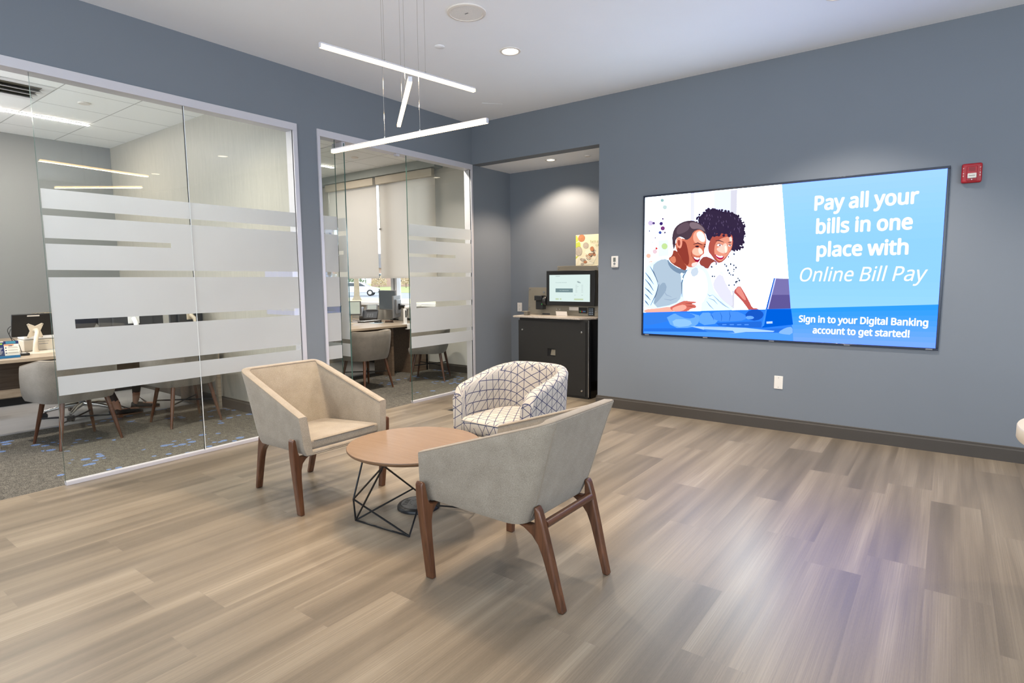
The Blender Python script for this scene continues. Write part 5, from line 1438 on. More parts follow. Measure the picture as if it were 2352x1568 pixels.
# ------------------------------------------------------------------ wall devices
def plate(name, label, cat, loc, w_, h_, mat='white', d=.006, axis='y'):
    t = thing(name, label, cat, loc)
    mb = MB(); mb.box(-w_ / 2, w_ / 2, -d, 0, -h_ / 2, h_ / 2); mb.build('cover_plate', M[mat], t, bevel=.002, seg=2)
    return t
t = plate('wall_plate', 'blank white cover plate low on the wall under the display', 'wall plate', (3.546, 0, .432), .072, .116)
for z in (.042, -.042):
    mb = MB(); mb.lathe([(.0032, -.0072), (.003, -.006)], (0, 0, z), n=10, axis='y'); mb.build('screw', M['grey_pl'], t)
t = plate('power_outlet', 'white power outlet on the back wall of the niche beside the coin machine', 'power outlet', (.147, .77, .997), .072, .116)
for z in (.024, -.024):
    mb = MB(); mb.box(-.016, .016, -.0075, -.006, z - .014, z + .014); so = mb.build('socket', M['white'], t, bevel=.001)
    mb = MB(); mb.box(-.008, -.006, -.0078, -.0074, z - .004, z + .006); mb.box(.005, .007, -.0078, -.0074, z - .004, z + .006); mb.box(-.002, .002, -.0078, -.0074, z - .011, z - .007)
    mb.build('slots', M['dark_grey'], so)
t = thing('thermostat', 'white wall thermostat with a grey display between the niche and the display', 'thermostat', (1.934, 0, 1.536))
mb = MB(); mb.box(-.039, .039, -.026, 0, -.059, .059); mb.build('housing', M['white'], t, bevel=.008, seg=3)
mb = MB(); mb.box(-.014, .014, -.0268, -.0255, -.002, .042); mb.build('display', paint('lcd', (96, 102, 98), .2, spec=.6), t)
mb = MB(); mb.lathe([(.0001, -.029), (.012, -.0285), (.0135, -.026)], (0, 0, -.021), n=24, axis='y'); mb.build('button', M['grey_pl'], t)
mb = MB(); mb.box(-.016, -.009, -.0266, -.0258, -.048, -.041); mb.box(-.002, .009, -.0266, -.0258, -.047, -.043); mb.build('marking', M['dark_grey'], t)

al = thing('fire_alarm', 'red fire alarm horn strobe on the wall beside the display', 'fire alarm', (4.800, 0, 2.105))
mb = MB(); mb.box(-.060, .060, -.034, 0, -.070, .070); mb.build('housing', M['red'], al, bevel=.014, seg=4)
mb = MB(); mb.box(-.030, .032, -.042, -.033, -.056, .048); mb.build('raised_panel', M['red'], al, bevel=.006, seg=3)
mb = MB()
for k in range(6): mb.box(-.018, .020, -.0428, -.0418, .012 + k * .005, .014 + k * .005)
mb.build('sounder_slots', paint('dark red', (90, 16, 24), .5), al)
mb = MB(); mb.box(-.024, .028, -.062, -.041, -.040, -.004); st_ = mb.build('strobe_lens', paint('clear strobe', (214, 210, 200), .06, spec=.9, nscale=60, var=.25), al, bevel=.005, seg=2)
mb = MB(); mb.tube([(-.016, -.058, -.022), (.020, -.058, -.022)], .005, 8); mb.build('flash_tube', M['chrome'], st_)
mb = MB(); mb.lathe([(.0035, -.046), (.0035, -.041)], (.002, 0, -.048), n=10, axis='y'); mb.build('screw', M['chrome'], al)
wl = paint('white marking', (238, 232, 228), .5)
for xx, d in ((-.047, 1), (.049, 1)):
    for k, ch_ in enumerate('FIRE'):
        text_mesh('lettering', ch_, wl, al, .007 if ch_ != 'I' else .002, .010, (xx - .0035 + (.0025 if ch_ == 'I' else 0), -.0346, .030 - k * .018), (1, 0, 0), (0, 0, 1), .02)

# ------------------------------------------------------------------ coin machine in the niche
km = thing('coin_machine', 'black self-service coin counting machine with taupe steel panel and tilted screen', 'coin machine', (0, 0, 0))
X0, X1, F0, F1, ZT = .535, 1.500, .205, .755, .905
mb = MB(); mb.box(X0 + .01, X1, F0 + .012, F1, .0, ZT); mb.build('cabinet', M['cab'], km, bevel=.003)
mb = MB()   # front door with the coin pocket cut out
hx0, hx1, hz0, hz1 = .957, 1.066, .46, .553
for a_, b_, c_, d_ in ((X0, hx0, .03, ZT - .03), (hx1, X1 - .03, .03, ZT - .03), (hx0, hx1, .03, hz0), (hx0, hx1, hz1, ZT - .03)): mb.box(a_, b_, F0, F0 + .013, c_, d_)
mb.build('door', M['cab'], km)
mb = MB(); mb.box(hx0 + .006, hx1, F0 + .0119, F0 + .0125, hz0, hz1)
mb.poly([(hx0 + .035, F0 + .0115, hz0 + .014), (hx1, F0 + .002, hz0 + .014), (hx1, F0 + .0115, hz1 - .012), (hx0 + .050, F0 + .0115, hz1 - .012)], 1)
mb.build('coin_pocket', [M['black'], M['steel']], km)
for x_, z_ in ((.598, .757), (1.418, .762), (1.424, .092), (.598, .092)):
    mb = MB(); mb.lathe([(.013, 0), (.012, -.008), (.0001, -.010)], (x_, F0, z_), n=20, axis='y'); mb.build('lock', M['chrome'], km)
mb = MB(); mb.box(X1 + .001, X1 + .012, F0 + .05, F1, .0, ZT); mb.build('side_panel', paint('gloss black panel', (10, 11, 14), .15, spec=.5), km)
mb = MB(); mb.box(X1 - .001, X1 + .004, F0 + .012, F0 + .020, .02, ZT - .01); mb.build('edge_strip', M['chrome'], km)
mb = MB()
pl = [(.470, .18), (1.40, .165), (1.535, .34), (1.535, F1), (.47, F1)]
mb.prism(pl, lambda u, v, w_: (u, v, w_), ZT, ZT + .022); mb.build('counter', mk_granite(), km, bevel=.003)
BY = .50
mb = MB(); out_p = [(.470, ZT + .022), (1.52, ZT + .022), (1.52, 1.520), (.885, 1.520), (.885, 1.262), (.470, 1.262)]
mb.prism(out_p, lambda u, v, w_: (u, BY + w_ + .06 * max(0, v - .93), v), 0, .03); mb.build('back_panel', M['steel'], km, bevel=.003)
for x_, z_ in ((.905, 1.495), (1.44, 1.500), (.495, 1.235), (.495, 1.015), (1.44, 1.09), (1.44, .985), (.90, 1.0), (.945, .998)):
    mb = MB(); mb.lathe([(.009, 0), (.008, -.008), (.0001, -.010)], (x_, BY + .06 * max(0, z_ - .93), z_), n=16, axis='y'); mb.build('knob', M['chrome'], km)
mb = MB(); mb.lathe([(.014, 0), (.013, -.004), (.0001, -.005)], (.70, BY + .016, 1.205), n=20, axis='y'); mb.build('lock', M['grey_pl'], km)
SY = .425
mb = MB(); mb.box(.797, 1.462, SY, SY + .075, 1.047, 1.463); fr_ = mb.build('screen_frame', M['black'], km, bevel=.006, seg=2)
sm_ = emit('kiosk white', (216, 234, 230), .95); sg = emit('kiosk teal', (118, 142, 146), .9); sl = emit('kiosk grey', (176, 190, 190), .9); sgr = emit('kiosk green', (196, 214, 176), .9)
mb = MB(); yy = SY - .0008
mb.box(.842, 1.398, SY - .0006, SY + .001, 1.098, 1.413, 0)
def kb(xa, xb, za, zb, mi): mb.poly([(xa, yy, za), (xb, yy, za), (xb, yy, zb), (xa, yy, zb)], mi)
kb(.930, 1.170, 1.206, 1.252, 1)
for k in range(6):
    z_ = 1.290 - k * .0165
    kb(1.205, 1.205 + (.022, .042, .026, .020, .024, .026)[k], z_, z_ + .0035, 2); kb(1.285, 1.308, z_, z_ + .0035, 2)
kb(1.190, 1.208, 1.172, 1.176, 2); kb(1.283, 1.308, 1.172, 1.176, 2)
kb(.930, .975, 1.117, 1.134, 3); kb(.99, 1.012, 1.117, 1.134, 3); kb(1.187, 1.310, 1.116, 1.134, 3)
kb(.930, .992, 1.394, 1.400, 2)
mb.poly([(1.222, yy, 1.330), (1.262, yy, 1.322), (1.280, yy, 1.312), (1.240, yy, 1.320)][::1], 1); mb.poly([(1.222, yy, 1.334), (1.240, yy, 1.340), (1.280, yy, 1.322), (1.262, yy, 1.318)], 2)
mb.build('display', [sm_, sg, sl, sgr], fr_, fixn=False)
text_mesh('lettering', 'Do you need more time?', sg, fr_, .155, .0085, (.932, yy - .0004, 1.318), (1, 0, 0), (0, 0, 1), .0)
text_mesh('lettering', 'Yes, I need more time', sm_, fr_, .130, .009, (.985, yy - .0006, 1.2245), (1, 0, 0), (0, 0, 1), .02)
# card reader, keypad, buttons, stickers, receipt shelf
cr = MB(); cr.box(.634, .742, .40, .50, 1.105, 1.165); cr.box(.642, .742, .42, .50, .995, 1.105); cr.build('card_reader', M['black'], km, bevel=.006)
mb = MB(); mb.lathe([(.055, .755), (.058, .765), (.058, .782), (.05, .795)], (0, .445, 1.10), n=28, axis='x'); mb.build('coin_chute', M['black'], km)
mb = MB(); mb.lathe([(.004, -.001), (.004, .001)], (.752, .392, 1.062), n=10, axis='y'); mb.build('indicator_lamp', emit('green lamp', (60, 220, 80), 1.2), km)
mb = MB(); mb.box(1.210, 1.322, BY - .006, BY, .958, 1.026); bp = mb.build('button_panel', M['black'], km, bevel=.002)
for k, c_ in enumerate(((60, 190, 90), (214, 60, 60), (90, 140, 200), (100, 150, 205))):
    mb = MB(); mb.box(1.229 + k * .020, 1.241 + k * .020, BY - .009, BY - .006, .974, .988); mb.build('button', paint('button %d' % k, c_, .4), bp, bevel=.001)
mb = MB(); mb.box(1.336, 1.418, BY - .008, BY, .934, 1.029); kp = mb.build('keypad', M['black'], km, bevel=.002)
for r_ in range(4):
    for c_ in range(3):
        mb = MB(); mb.box(1.349 + c_ * .021, 1.361 + c_ * .021, BY - .011, BY - .008, .945 + r_ * .0205, .957 + r_ * .0205); mb.build('key', paint('key blue', (150, 168, 190), .4), kp, bevel=.001)
stk = paint('paper label', (222, 214, 206), .7)
mb = MB(); mb.box(1.075, 1.205, BY - .0015, BY, .990, 1.030); mb.build('sticker', stk, km)
mb = MB(); mb.obox((1.02, .415, .9535), (.155, .0015, .053), (.25, 0, 0)); mb.build('sticker', stk, km)
mb = MB(); mb.box(.69, .80, BY - .002, BY, .931, .945); mb.build('receipt_slot', M['dark_grey'], km)
mb = MB(); mb.box(.528, .620, .27, .37, .970, .977); mb.box(.548, .60, .30, .36, .927, .970); mb.build('tray', M['steel'], km, bevel=.002)

# ---- coin poster behind the machine
po = thing('poster', 'poster of coins spilling from a jar on the niche wall above the coin machine', 'poster', (0, 0, 0))
PX0, PX1, PZ0, PZ1, PY = 1.007, 1.466, 1.537, 1.897, .766
mb = MB(); mb.box(PX0, PX1, PY, PY + .004, PZ0 - .14, PZ1)
pm = [paint('poster cream', (238, 230, 200), .5, var=.02), paint('poster lime', (196, 208, 88), .5), paint('copper coin', (196, 134, 96), .5, nscale=40, var=.2),
      paint('silver coin', (190, 180, 166), .5, nscale=40, var=.2), paint('coin rim', (138, 126, 112), .5), paint('dark coin', (128, 100, 80), .5, nscale=40, var=.25), paint('poster pale', (244, 238, 214), .5, var=.02)]
lay = [PY - .0004]
def pp(pts, mi):
    lay[0] -= .0001
    k = (PX1 - PX0)
    # measured on a 700 x 950 grid: x from the near edge, y downwards
    mb._add([(PX0 + x / 1010 * k, lay[0], PZ1 - y / 950 * (PZ1 - PZ0)) for x, y in pts], [tuple(range(len(pts)))], mi)
def pd(cx, cy, rx, ry, mi, n=20): pp([(max(0, cx + rx * math.cos(2 * PI * i / n)), cy + ry * math.sin(2 * PI * i / n)) for i in range(n)], mi)
pp([(0, 20), (40, 20), (90, 180), (0, 240)], 1); pp([(0, 250), (110, 215), (140, 260), (150, 400), (0, 410)], 1)
pp([(0, 700), (120, 640), (30, 900), (0, 930)], 1); pp([(0, 770), (130, 640), (40, 900), (0, 930)], 6)
pd(180, 105, 108, 118, 4); pd(180, 105, 104, 114, 2); pd(180, 95, 60, 70, 2)
pd(310, 345, 86, 98, 4); pd(310, 345, 82, 94, 3)
pd(95, 520, 108, 150, 4); pd(95, 520, 102, 143, 3)
pp([(80, 950), (100, 860), (200, 740), (290, 680), (280, 540), (340, 470), (420, 470), (640, 560), (680, 620), (600, 800), (520, 950)], 6)
rr_ = random.Random(9)
for k in range(26):
    t_ = rr_.random(); x_ = 170 + t_ * 440 + rr_.uniform(-50, 50); y_ = 900 - t_ * 330 + rr_.uniform(-90, 70)
    s_ = rr_.uniform(36, 62); mi_ = rr_.choice((2, 3, 5, 3, 2)); pd(x_, y_, s_, s_ * rr_.uniform(.6, 1), 4, 14); pd(x_, y_, s_ * .9, s_ * rr_.uniform(.55, .9), mi_, 14)
for q in range(3): pp([(290 + q * 10, 560 + q * 60), (420, 690 + q * 50), (560, 770 + q * 45), (556, 782 + q * 45), (410, 706 + q * 50), (284 + q * 10, 572 + q * 60)], 6)
pd(505, 460, 60, 76, 4); pd(505, 460, 56, 72, 2)
card = mb.build('card', pm, po, fixn=False)
tg = paint('poster green text', (132, 140, 92), .6)
k_ = (PX1 - PX0) / 1010
text_mesh('lettering', 'Turn y', tg, po, .116, .0265, (PX0 + 440 * k_, lay[0] - .0004, PZ1 - 258 / 950 * (PZ1 - PZ0)), (1, 0, 0), (0, 0, 1))
text_mesh('lettering', 'ca', tg, po, .040, .0265, (PX0 + 615 * k_, lay[0] - .0004, PZ1 - 378 / 950 * (PZ1 - PZ0)), (1, 0, 0), (0, 0, 1))
# ------------------------------------------------------------------ office furniture
def guest_chair(label, loc, rz, group):
    """low-backed guest chair; x towards the sitter's front, origin on the floor under the middle of the seat"""
    t = thing('guest_chair', label, 'chair', loc, rz, group)
    top = u_path(.20, .300, -.265, .285, .20, (8, 12, 6))
    bot = u_path(.230, .285, -.215, .268, .19, (8, 12, 6))
    zt = lambda i: .742 - .06 * max(0, (top[i].x + .1) / .3)
    zb = lambda i: .375
    rows = shell_rows(top, bot, zt, zb, .045, 6, .035, .016, .010)
    mb = MB(); add_shell(mb, rows); mb.build('shell', M['fabric_grey'], t, angle=45)
    n = len(top)
    k_out = next(r for r in range(len(rows)) if abs(rows[r][n // 2].z - zt(n // 2)) < .006)
    mb = MB(); mb.tube([rows[k_out][i] for i in range(n)], .003, 5); mb.build('piping', M['fabric_seam'], t)
    mb = MB(); mb.box(-.18, .262, -.220, .220, .385, .465); mb.build('seat_cushion', M['fabric_grey'], t, bevel=.032, seg=4)
    for sx_ in (1, -1):
        for sy_ in (1, -1):
            a = Vector((sx_ * .165, sy_ * .165, .392)); b = Vector((sx_ * (.238 if sx_ > 0 else .232), sy_ * .232, 0))
            mb = MB(); mb.tube([a, a.lerp(b, .5), b], [.020, .0165, .0105], 12); mb.build('leg', M['walnut'], t)
    for s in (1, -1):
        mb = MB(); mb.tube([(.198, s * .198, .215), (-.198, -s * .198, .215)], .007, 8); mb.build('cross_stretcher', M['black_metal'], t)
    mb = MB(); mb.box(-.17, .17, -.17, .17, .374, .386); mb.build('under_frame', M['black_metal'], t)
    return t
gg = 'grey guest chairs of the glazed offices'
gc = guest_chair('grey guest chair cut by the outer edge of the frosted pane beside the open doorway', (-1.27, -3.812, 0), PI + .12, gg)
dup(gc, (-1.25, -2.925, 0), PI - .02, 'grey guest chair behind the frosted panes, nearer the wallcovered wall', gg)
dup(gc, (-1.165, -.755, 0), PI + .02, 'taupe guest chair seen through the open glass door, its back to the lobby', gg)
dup(gc, (-.985, .215, 0), PI + .58, 'taupe guest chair turned sideways behind the fixed glass pane next to the doorway', gg)

# ---- desk of the first office
dk = thing('desk', 'long ash laminate desk behind the large frosted glass panes', 'desk', (0, 0, 0))
mb = MB(); mb.box(-2.32, -1.495, -4.62, -2.43, .705, .735); mb.build('tabletop', M['desk'], dk, bevel=.002)
for ya, yb in ((-4.36, -4.285), (-2.47, -2.435)):
    mb = MB(); mb.box(-1.56, -1.51, ya, yb, 0, .705); mb.build('leg', M['desk'], dk, bevel=.002)
    mb = MB(); mb.box(-2.29, -2.24, ya, yb, 0, .705); mb.build('leg', M['desk'], dk, bevel=.002)
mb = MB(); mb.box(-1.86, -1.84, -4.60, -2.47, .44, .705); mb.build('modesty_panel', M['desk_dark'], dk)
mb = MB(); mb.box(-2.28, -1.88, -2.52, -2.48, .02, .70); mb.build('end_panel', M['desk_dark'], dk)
cz = thing('credenza', 'low ash credenza with a black plinth along the back wall of the office', 'cabinet', (0, 0, 0))
mb = MB(); mb.box(-4.12, -3.62, -5.0, -2.45, .09, .70); mb.build('body', M['desk'], cz, bevel=.003)
mb = MB(); mb.box(-4.10, -3.66, -4.98, -2.47, 0, .09); mb.build('plinth', M['black'], cz)
mb = MB(); mb.box(-4.14, -3.60, -5.02, -2.43, .70, .728); mb.build('top', M['desk'], cz, bevel=.002)
for k in range(5):
    mb = MB(); mb.box(-3.62, -3.604, -4.98 + k * .506, -4.49 + k * .506, .10, .69); mb.build('door', M['desk'], cz, bevel=.002)
pc = thing('computer_tower', 'black computer tower on the floor under the desk near the doorway', 'computer', (-3.05, -4.13, 0))
mb = MB(); mb.box(-.20, .20, -.09, .09, .02, .40); mb.build('case', M['black'], pc, bevel=.012)
for k in range(6):
    mb = MB(); mb.box(.199, .203, -.06, .06, .10 + k * .045, .118 + k * .045); mb.build('vent_slot', M['dark_grey'], pc)
for s in (-.06, .06):
    mb = MB(); mb.box(-.18, .18, s - .012, s + .012, 0, .02); mb.build('foot', M['grey_pl'], pc)
def cable(name, label, pts, r=.004, m='black'):
    """a hanging lead drawn as a smooth tube"""
    P = [Vector(p) for p in pts]; Q = []
    for i in range(len(P) - 1):
        p0, p1, p2, p3 = P[max(i - 1, 0)], P[i], P[i + 1], P[min(i + 2, len(P) - 1)]
        for k in range(8):
            t = k / 8
            Q.append(.5 * ((2 * p1) + (p2 - p0) * t + (2 * p0 - 5 * p1 + 4 * p2 - p3) * t * t + (3 * p1 - p0 - 3 * p2 + p3) * t ** 3))
    Q.append(P[-1])
    mb = MB(); mb.tube(Q, r, 7)
    return tag(mb.build(name, M[m]), label, 'cable')
cable('cable', 'black cable looping from the desk underside to the computer tower', [(-2.30, -4.02, .69), (-2.62, -3.98, .52), (-2.80, -4.05, .30), (-2.84, -4.10, .24)], .008)

# brochure card in a clear holder, tablet on a white arm, printer, papers
br = thing('brochure_holder', 'blue and white brochure card in a holder on the desk corner beside the doorway', 'brochure', (-1.635, -4.20, .735))
mb = MB(); mb.M = Matrix.Rotation(-.16, 4, 'Y')
bm_ = [paint('brochure white', (232, 226, 214), .5), paint('brochure navy', (30, 44, 92), .5), paint('brochure blue', (20, 108, 160), .5), paint('brochure lime', (142, 186, 72), .5),
       paint('brochure teal', (60, 130, 156), .5), paint('brochure skin', (214, 160, 128), .5), paint('brochure grey', (150, 146, 138), .5)]
mb.box(-.004, 0, -.13, .130, 0, .145, 0)
def bq(ya, yb, za, zb, mi, d=.0006): mb.box(0, d, ya, yb, za, zb, mi)
bq(-.13, .130, .0, .022, 2); bq(-.13, .030, .022, .138, 1); bq(-.13, .022, .118, .130, 3, .001); bq(.030, .130, .118, .145, 1); bq(.045, .110, .122, .143, 4, .001)
bq(.032, .095, .104, .119, 5, .001); bq(.06, .085, .101, .107, 1, .0014)
for k in range(3):
    z_ = .088 - k * .022
    bq(.036, .046, z_ - .004, z_ + .004, 1, .001); bq(.054, .118, z_ + .003, z_ + .005, 6, .001); bq(.054, .122, z_ - .003, z_ - .0012, 6, .001)
for k in range(6): bq(-.12, .02 - .006 * (k % 3), .086 - k * .010, .089 - k * .010, 0, .001)
mb.build('card', bm_, br)
text_mesh('lettering', 'Palm', bm_[0], br, .034, .011, (-.0175, -.012, .103), (0, 1, 0), (-.16, 0, .987), .02)
mb = MB(); mb.M = Matrix.Rotation(-.16, 4, 'Y'); mb.box(.002, .0035, -.132, .133, 0, .05); mb.build('clear_front', mk_glass('acrylic', (.96, .97, .97)), br)
mb = MB(); mb.box(-.06, .006, -.132, .133, 0, .003); mb.build('foot', mk_glass('acrylic foot', (.96, .97, .97)), br)

tl = thing('tablet', 'black tablet seen from behind on a white swan-neck stand on the desk', 'tablet', (-1.93, -3.885, .735))
TF = Matrix.Translation((-.03, 0, .255)) @ Matrix.Rotation(.30, 4, 'Y')
mb = MB(); mb.M = TF; mb.box(-.009, .009, -.155, .155, -.11, .105); tb_ = mb.build('tablet_case', M['black'], tl, bevel=.006)
mb = MB(); mb.M = TF; mb.box(.009, .0096, -.045, .045, .082, .094); mb.build('sticker', M['white'], tb_)
mb = MB(); mb.M = TF; mb.box(-.0098, -.009, -.143, .143, -.098, .093); mb.build('screen', M['dark_grey'], tb_)
hub = [(-.062, .064), (-.048, .072), (0, .045), (.048, .072), (.062, .064), (.040, 0), (.062, -.064), (.048, -.072), (0, -.045), (-.048, -.072), (-.062, -.064), (-.040, 0)]
mb = MB(); mb.M = TF; mb.prism(hub, lambda u, v, w_: (w_, u + .012, v - .055), .010, .017); mb.build('mounting_plate', M['cream'], tl, bevel=.002)
for u_, v_ in ((-.052, .062), (.052, .062), (.052, -.062), (-.052, -.062)):
    mb = MB(); mb.M = TF; mb.lathe([(.004, .017), (.004, .019), (.0001, .019)], (0, u_ + .012, v_ - .055), n=8, axis='x'); mb.build('screw', M['grey_pl'], tl)
mb = MB(); mb.tube([(-.030, .012, .20), (.015, .012, .205), (.055, .004, .19), (.082, -.012, .145), (.088, -.024, .09), (.080, -.026, .04), (.072, -.022, .012)], [.02, .02, .017, .0165, .0165, .019, .026], 16); mb.build('neck', M['cream'], tl)
mb = MB(); mb.lathe([(.115, 0), (.115, .006), (.10, .010), (.0001, .012)], (.03, .045, 0), n=48); mb.build('foot', M['cream'], tl)
cable('cable', 'thin black lead hanging from the tablet to the desk', [(-1.955, -4.045, .985), (-1.93, -4.075, .95), (-1.93, -4.05, .86), (-1.91, -4.03, .75)], .003)
cable('cable', 'second thin lead looping behind the tablet beside the printer', [(-1.96, -4.045, .96), (-1.95, -4.06, .90), (-1.98, -4.00, .83), (-1.96, -3.985, .745)], .0025)
pr = thing('printer', 'small white printer on the desk behind the tablet stand', 'printer', (-2.20, -3.80, .735))
mb = MB(); mb.box(-.10, .10, -.135, .145, 0, .105); mb.build('base_body', M['cream'], pr, bevel=.008)
mb = MB(); mb.box(-.095, .095, -.130, .140, .108, .168); mb.build('lid', M['white_cool'], pr, bevel=.010)
mb = MB(); mb.box(.099, .1015, -.02, .05, .062, .066); mb.box(.099, .1015, -.03, .06, .085, .0875); mb.build('slot', M['grey_pl'], pr)
mb = MB(); mb.box(-.08, .08, -.06, .06, .168, .173); mb.build('paper_tray', M['dark_grey'], pr)
ds = thing('card_scanner', 'small black desk scanner lying by the brochure holder', 'scanner', (-1.78, -4.015, .735))
mb = MB(); mb.box(-.05, .05, -.035, .035, 0, .022); mb.build('body', M['black'], ds, bevel=.006)
mb = MB(); mb.lathe([(.016, .022), (.016, .025), (.008, .025)], (.025, .0, 0), n=20); mb.build('indicator_ring', M['white'], ds)
pa = thing('paper_sheet', 'white sheet of paper on the desk under the armrest of the task chair', 'paper', (-2.05, -3.62, .735))
mb = MB(); mb.box(-.11, .11, -.14, .14, 0, .0015); mb.build('sheet', M['white_cool'], pa)

def monitor(name, label, loc, rz, w_=.545, h_=.325, z=.27, arm=True, mount='white_cool', logo=True, shell='dark_grey'):
    """x axis is the direction the screen faces"""
    t = thing(name, label, 'monitor', loc, rz)
    mb = MB(); mb.box(-.022, .0, -w_ / 2, w_ / 2, z - h_ / 2, z + h_ / 2); ca = mb.build('case', M[shell], t, bevel=.005)
    mb = MB(); mb.box(-.05, -.02, -w_ * .32, w_ * .32, z - h_ * .33, z + h_ * .33); mb.build('rear_bulge', M[shell], t, bevel=.018, seg=3)
    mb = MB(); mb.box(0, .0008, -w_ / 2 + .010, w_ / 2 - .010, z - h_ / 2 + .016, z + h_ / 2 - .010); mb.build('panel', paint('lcd panel', (92, 102, 112), .22, spec=.6, var=.03), ca)
    if logo:
        mb = MB(); mb.M = Matrix.Translation((-.051, 0, z + .01)); mb.lathe([(.014, -.001), (.014, 0)], n=4, axis='x'); mb.build('emblem', M['chrome'], ca)
    if arm:
        mb = MB(); mb.box(-.062, -.05, -.05, .05, z - .07, z + .03); mb.build('mounting_plate', M[mount], t, bevel=.004)
        mb = MB(); mb.tube([(-.06, 0, z - .02), (-.11, .0, z - .06), (-.13, .0, z - .16), (-.12, 0, .03), (-.12, 0, .0)], [.022, .022, .02, .02, .03], 12); mb.build('arm', M[mount], t)
        mb = MB(); mb.box(-.17, -.07, -.045, .045, 0, .012); mb.build('clamp', M[mount], t, bevel=.003)
    return t
monitor('monitor', 'black monitor back with a small silver emblem, glimpsed through the slot in the frosted pane', (-1.72, -3.17, .735), PI - .02, .56, .33, .30)
monitor('monitor', 'second black monitor back beside the cream arm, at the end of the frosted pane slot', (-1.86, -2.60, .735), PI + .5, .50, .33, .30, mount='cream')

# ---- task chair with a woven mesh back
tc = thing('task_chair', 'task chair with woven black mesh back behind the desk of the first office', 'office chair', (-2.45, -3.42, 0), .35)
for k in range(5):
    a = 2 * PI * k / 5 + .3
    mb = MB(); mb.tube([(.03 * math.cos(a), .03 * math.sin(a), .115), (.17 * math.cos(a), .17 * math.sin(a), .105), (.31 * math.cos(a), .31 * math.sin(a), .075)], [.026, .022, .016], 10); lg = mb.build('leg', M['chrome'], tc)
    mb = MB()
    for s in (-1, 1):
        ca, sa = math.cos(a), math.sin(a)
        cx_, cy_ = .315 * ca - s * .016 * sa, .315 * sa + s * .016 * ca
        mb.tube([(cx_ + .009 * sa * s, cy_ - .009 * ca * s, .030), (cx_ - .009 * sa * s, cy_ + .009 * ca * s, .030)], .030, 18)
    mb.build('caster', M['black'], lg)
mb = MB(); mb.tube([(0, 0, .10), (0, 0, .25), (0, 0, .42)], [.03, .026, .02], 16); mb.build('gas_column', M['grey_pl'], tc)
mb = MB(); mb.box(-.24, .25, -.25, .25, .43, .50); mb.build('seat', M['black'], tc, bevel=.03, seg=3)
mm, nt_, out_ = newmat('woven mesh')
wv = N(nt_, 'ShaderNodeTexWave'); wv.inputs['Scale'].default_value = 28; wv.inputs['Distortion'].default_value = 2.0; L(nt_, coords(nt_, 'Object', (1, 1, 1), (.5, .4, .2)), wv.inputs['Vector'])
bsdf(nt_, out_, ramp(nt_, wv.outputs['Fac'], [(.45, lin((26, 25, 28))), (.7, lin((178, 166, 140)))]), .7, 0, .3)
rows_ = []
for j in range(11):
    f_ = j / 10; z_ = .55 + .50 * f_; hw = .235 - .03 * abs(f_ - .4)
    rows_.append([(-.25 - .05 * f_ - .05 * (1 - (k / 8 - 1) ** 2), hw * (k / 8 - 1), z_) for k in range(17)])
mb = MB(); mb.grid(rows_); bk = mb.build('backrest', M['black'], tc); md = bk.modifiers.new('solid', 'SOLIDIFY'); md.thickness = .012
mb = MB(); mb.tube([rows_[j][0] for j in range(11)] + [rows_[10][k] for k in range(1, 17)] + [rows_[j][16] for j in range(9, -1, -1)], .016, 8); mb.build('back_frame', mm, tc)
for s in (-1, 1):
    mb = MB(); mb.tube([(-.02, s * .24, .45), (-.02, s * .31, .47), (-.02, s * .31, .66)], .015, 8); ar = mb.build('armrest_post', M['black'], tc)
    mb = MB(); mb.box(-.14, .14, s * .31 - .045, s * .31 + .045, .66, .695); mb.build('armrest_pad', M['dark_grey'], ar, bevel=.014, seg=3)
mb = MB(); mb.tube([(-.1, 0, .43), (-.30, 0, .46), (-.33, 0, .70)], .02, 8); mb.build('back_support', M['black'], tc)

# ------------------------------------------------------------------ second office
d2 = thing('desk', 'ash laminate desk with a dark panel seen through the open glass door', 'desk', (0, 0, 0))
mb = MB()
top_ = [(-1.495, -1.95), (-1.47, .30), (-1.62, .815), (-3.55, .815), (-3.55, .25), (-2.35, .20), (-2.30, -1.95)]
mb.prism(top_, lambda u, v, w_: (u, v, w_), .705, .735); mb.build('tabletop', M['desk'], d2, bevel=.002)
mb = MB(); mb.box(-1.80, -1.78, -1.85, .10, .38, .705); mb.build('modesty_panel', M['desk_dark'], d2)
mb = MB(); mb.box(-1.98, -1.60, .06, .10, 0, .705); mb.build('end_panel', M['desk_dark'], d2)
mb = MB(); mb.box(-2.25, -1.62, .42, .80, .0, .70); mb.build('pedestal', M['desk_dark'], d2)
mb = MB(); mb.box(-1.69, -1.62, .76, .81, 0, .705); mb.build('leg', M['desk'], d2)
mb = MB(); mb.box(-1.60, -1.54, -1.93, -1.87, 0, .705); mb.build('leg', M['desk'], d2)
mb = MB(); mb.box(-3.53, -3.48, .30, .80, 0, .705); mb.build('leg', M['desk'], d2)
monitor('monitor', 'grey monitor facing the lobby on the desk by the office window', (-2.40, .70, .735), math.radians(258), .52, .31, .32, True, 'black', False, 'grey_pl')
m2 = monitor('monitor', 'monitor seen edge-on beside the grey one, its back towards the fixed glass pane', (-2.02, .54, .735), math.radians(216), .50, .33, .235, False, 'black', False, 'grey_pl')
mb = MB(); mb.box(-.075, -.05, -.045, .045, .19, .28); mb.build('mounting_plate', M['black'], m2, bevel=.004)
mb = MB(); mb.tube([(-.06, 0, .24), (-.12, -.02, .235), (-.15, -.06, .19), (-.14, -.10, .10), (-.12, -.13, .04), (-.17, -.20, .026), (-.25, -.32, .024)], [.026, .024, .02, .018, .018, .016, .016], 12); mb.build('arm', M['black'], m2)
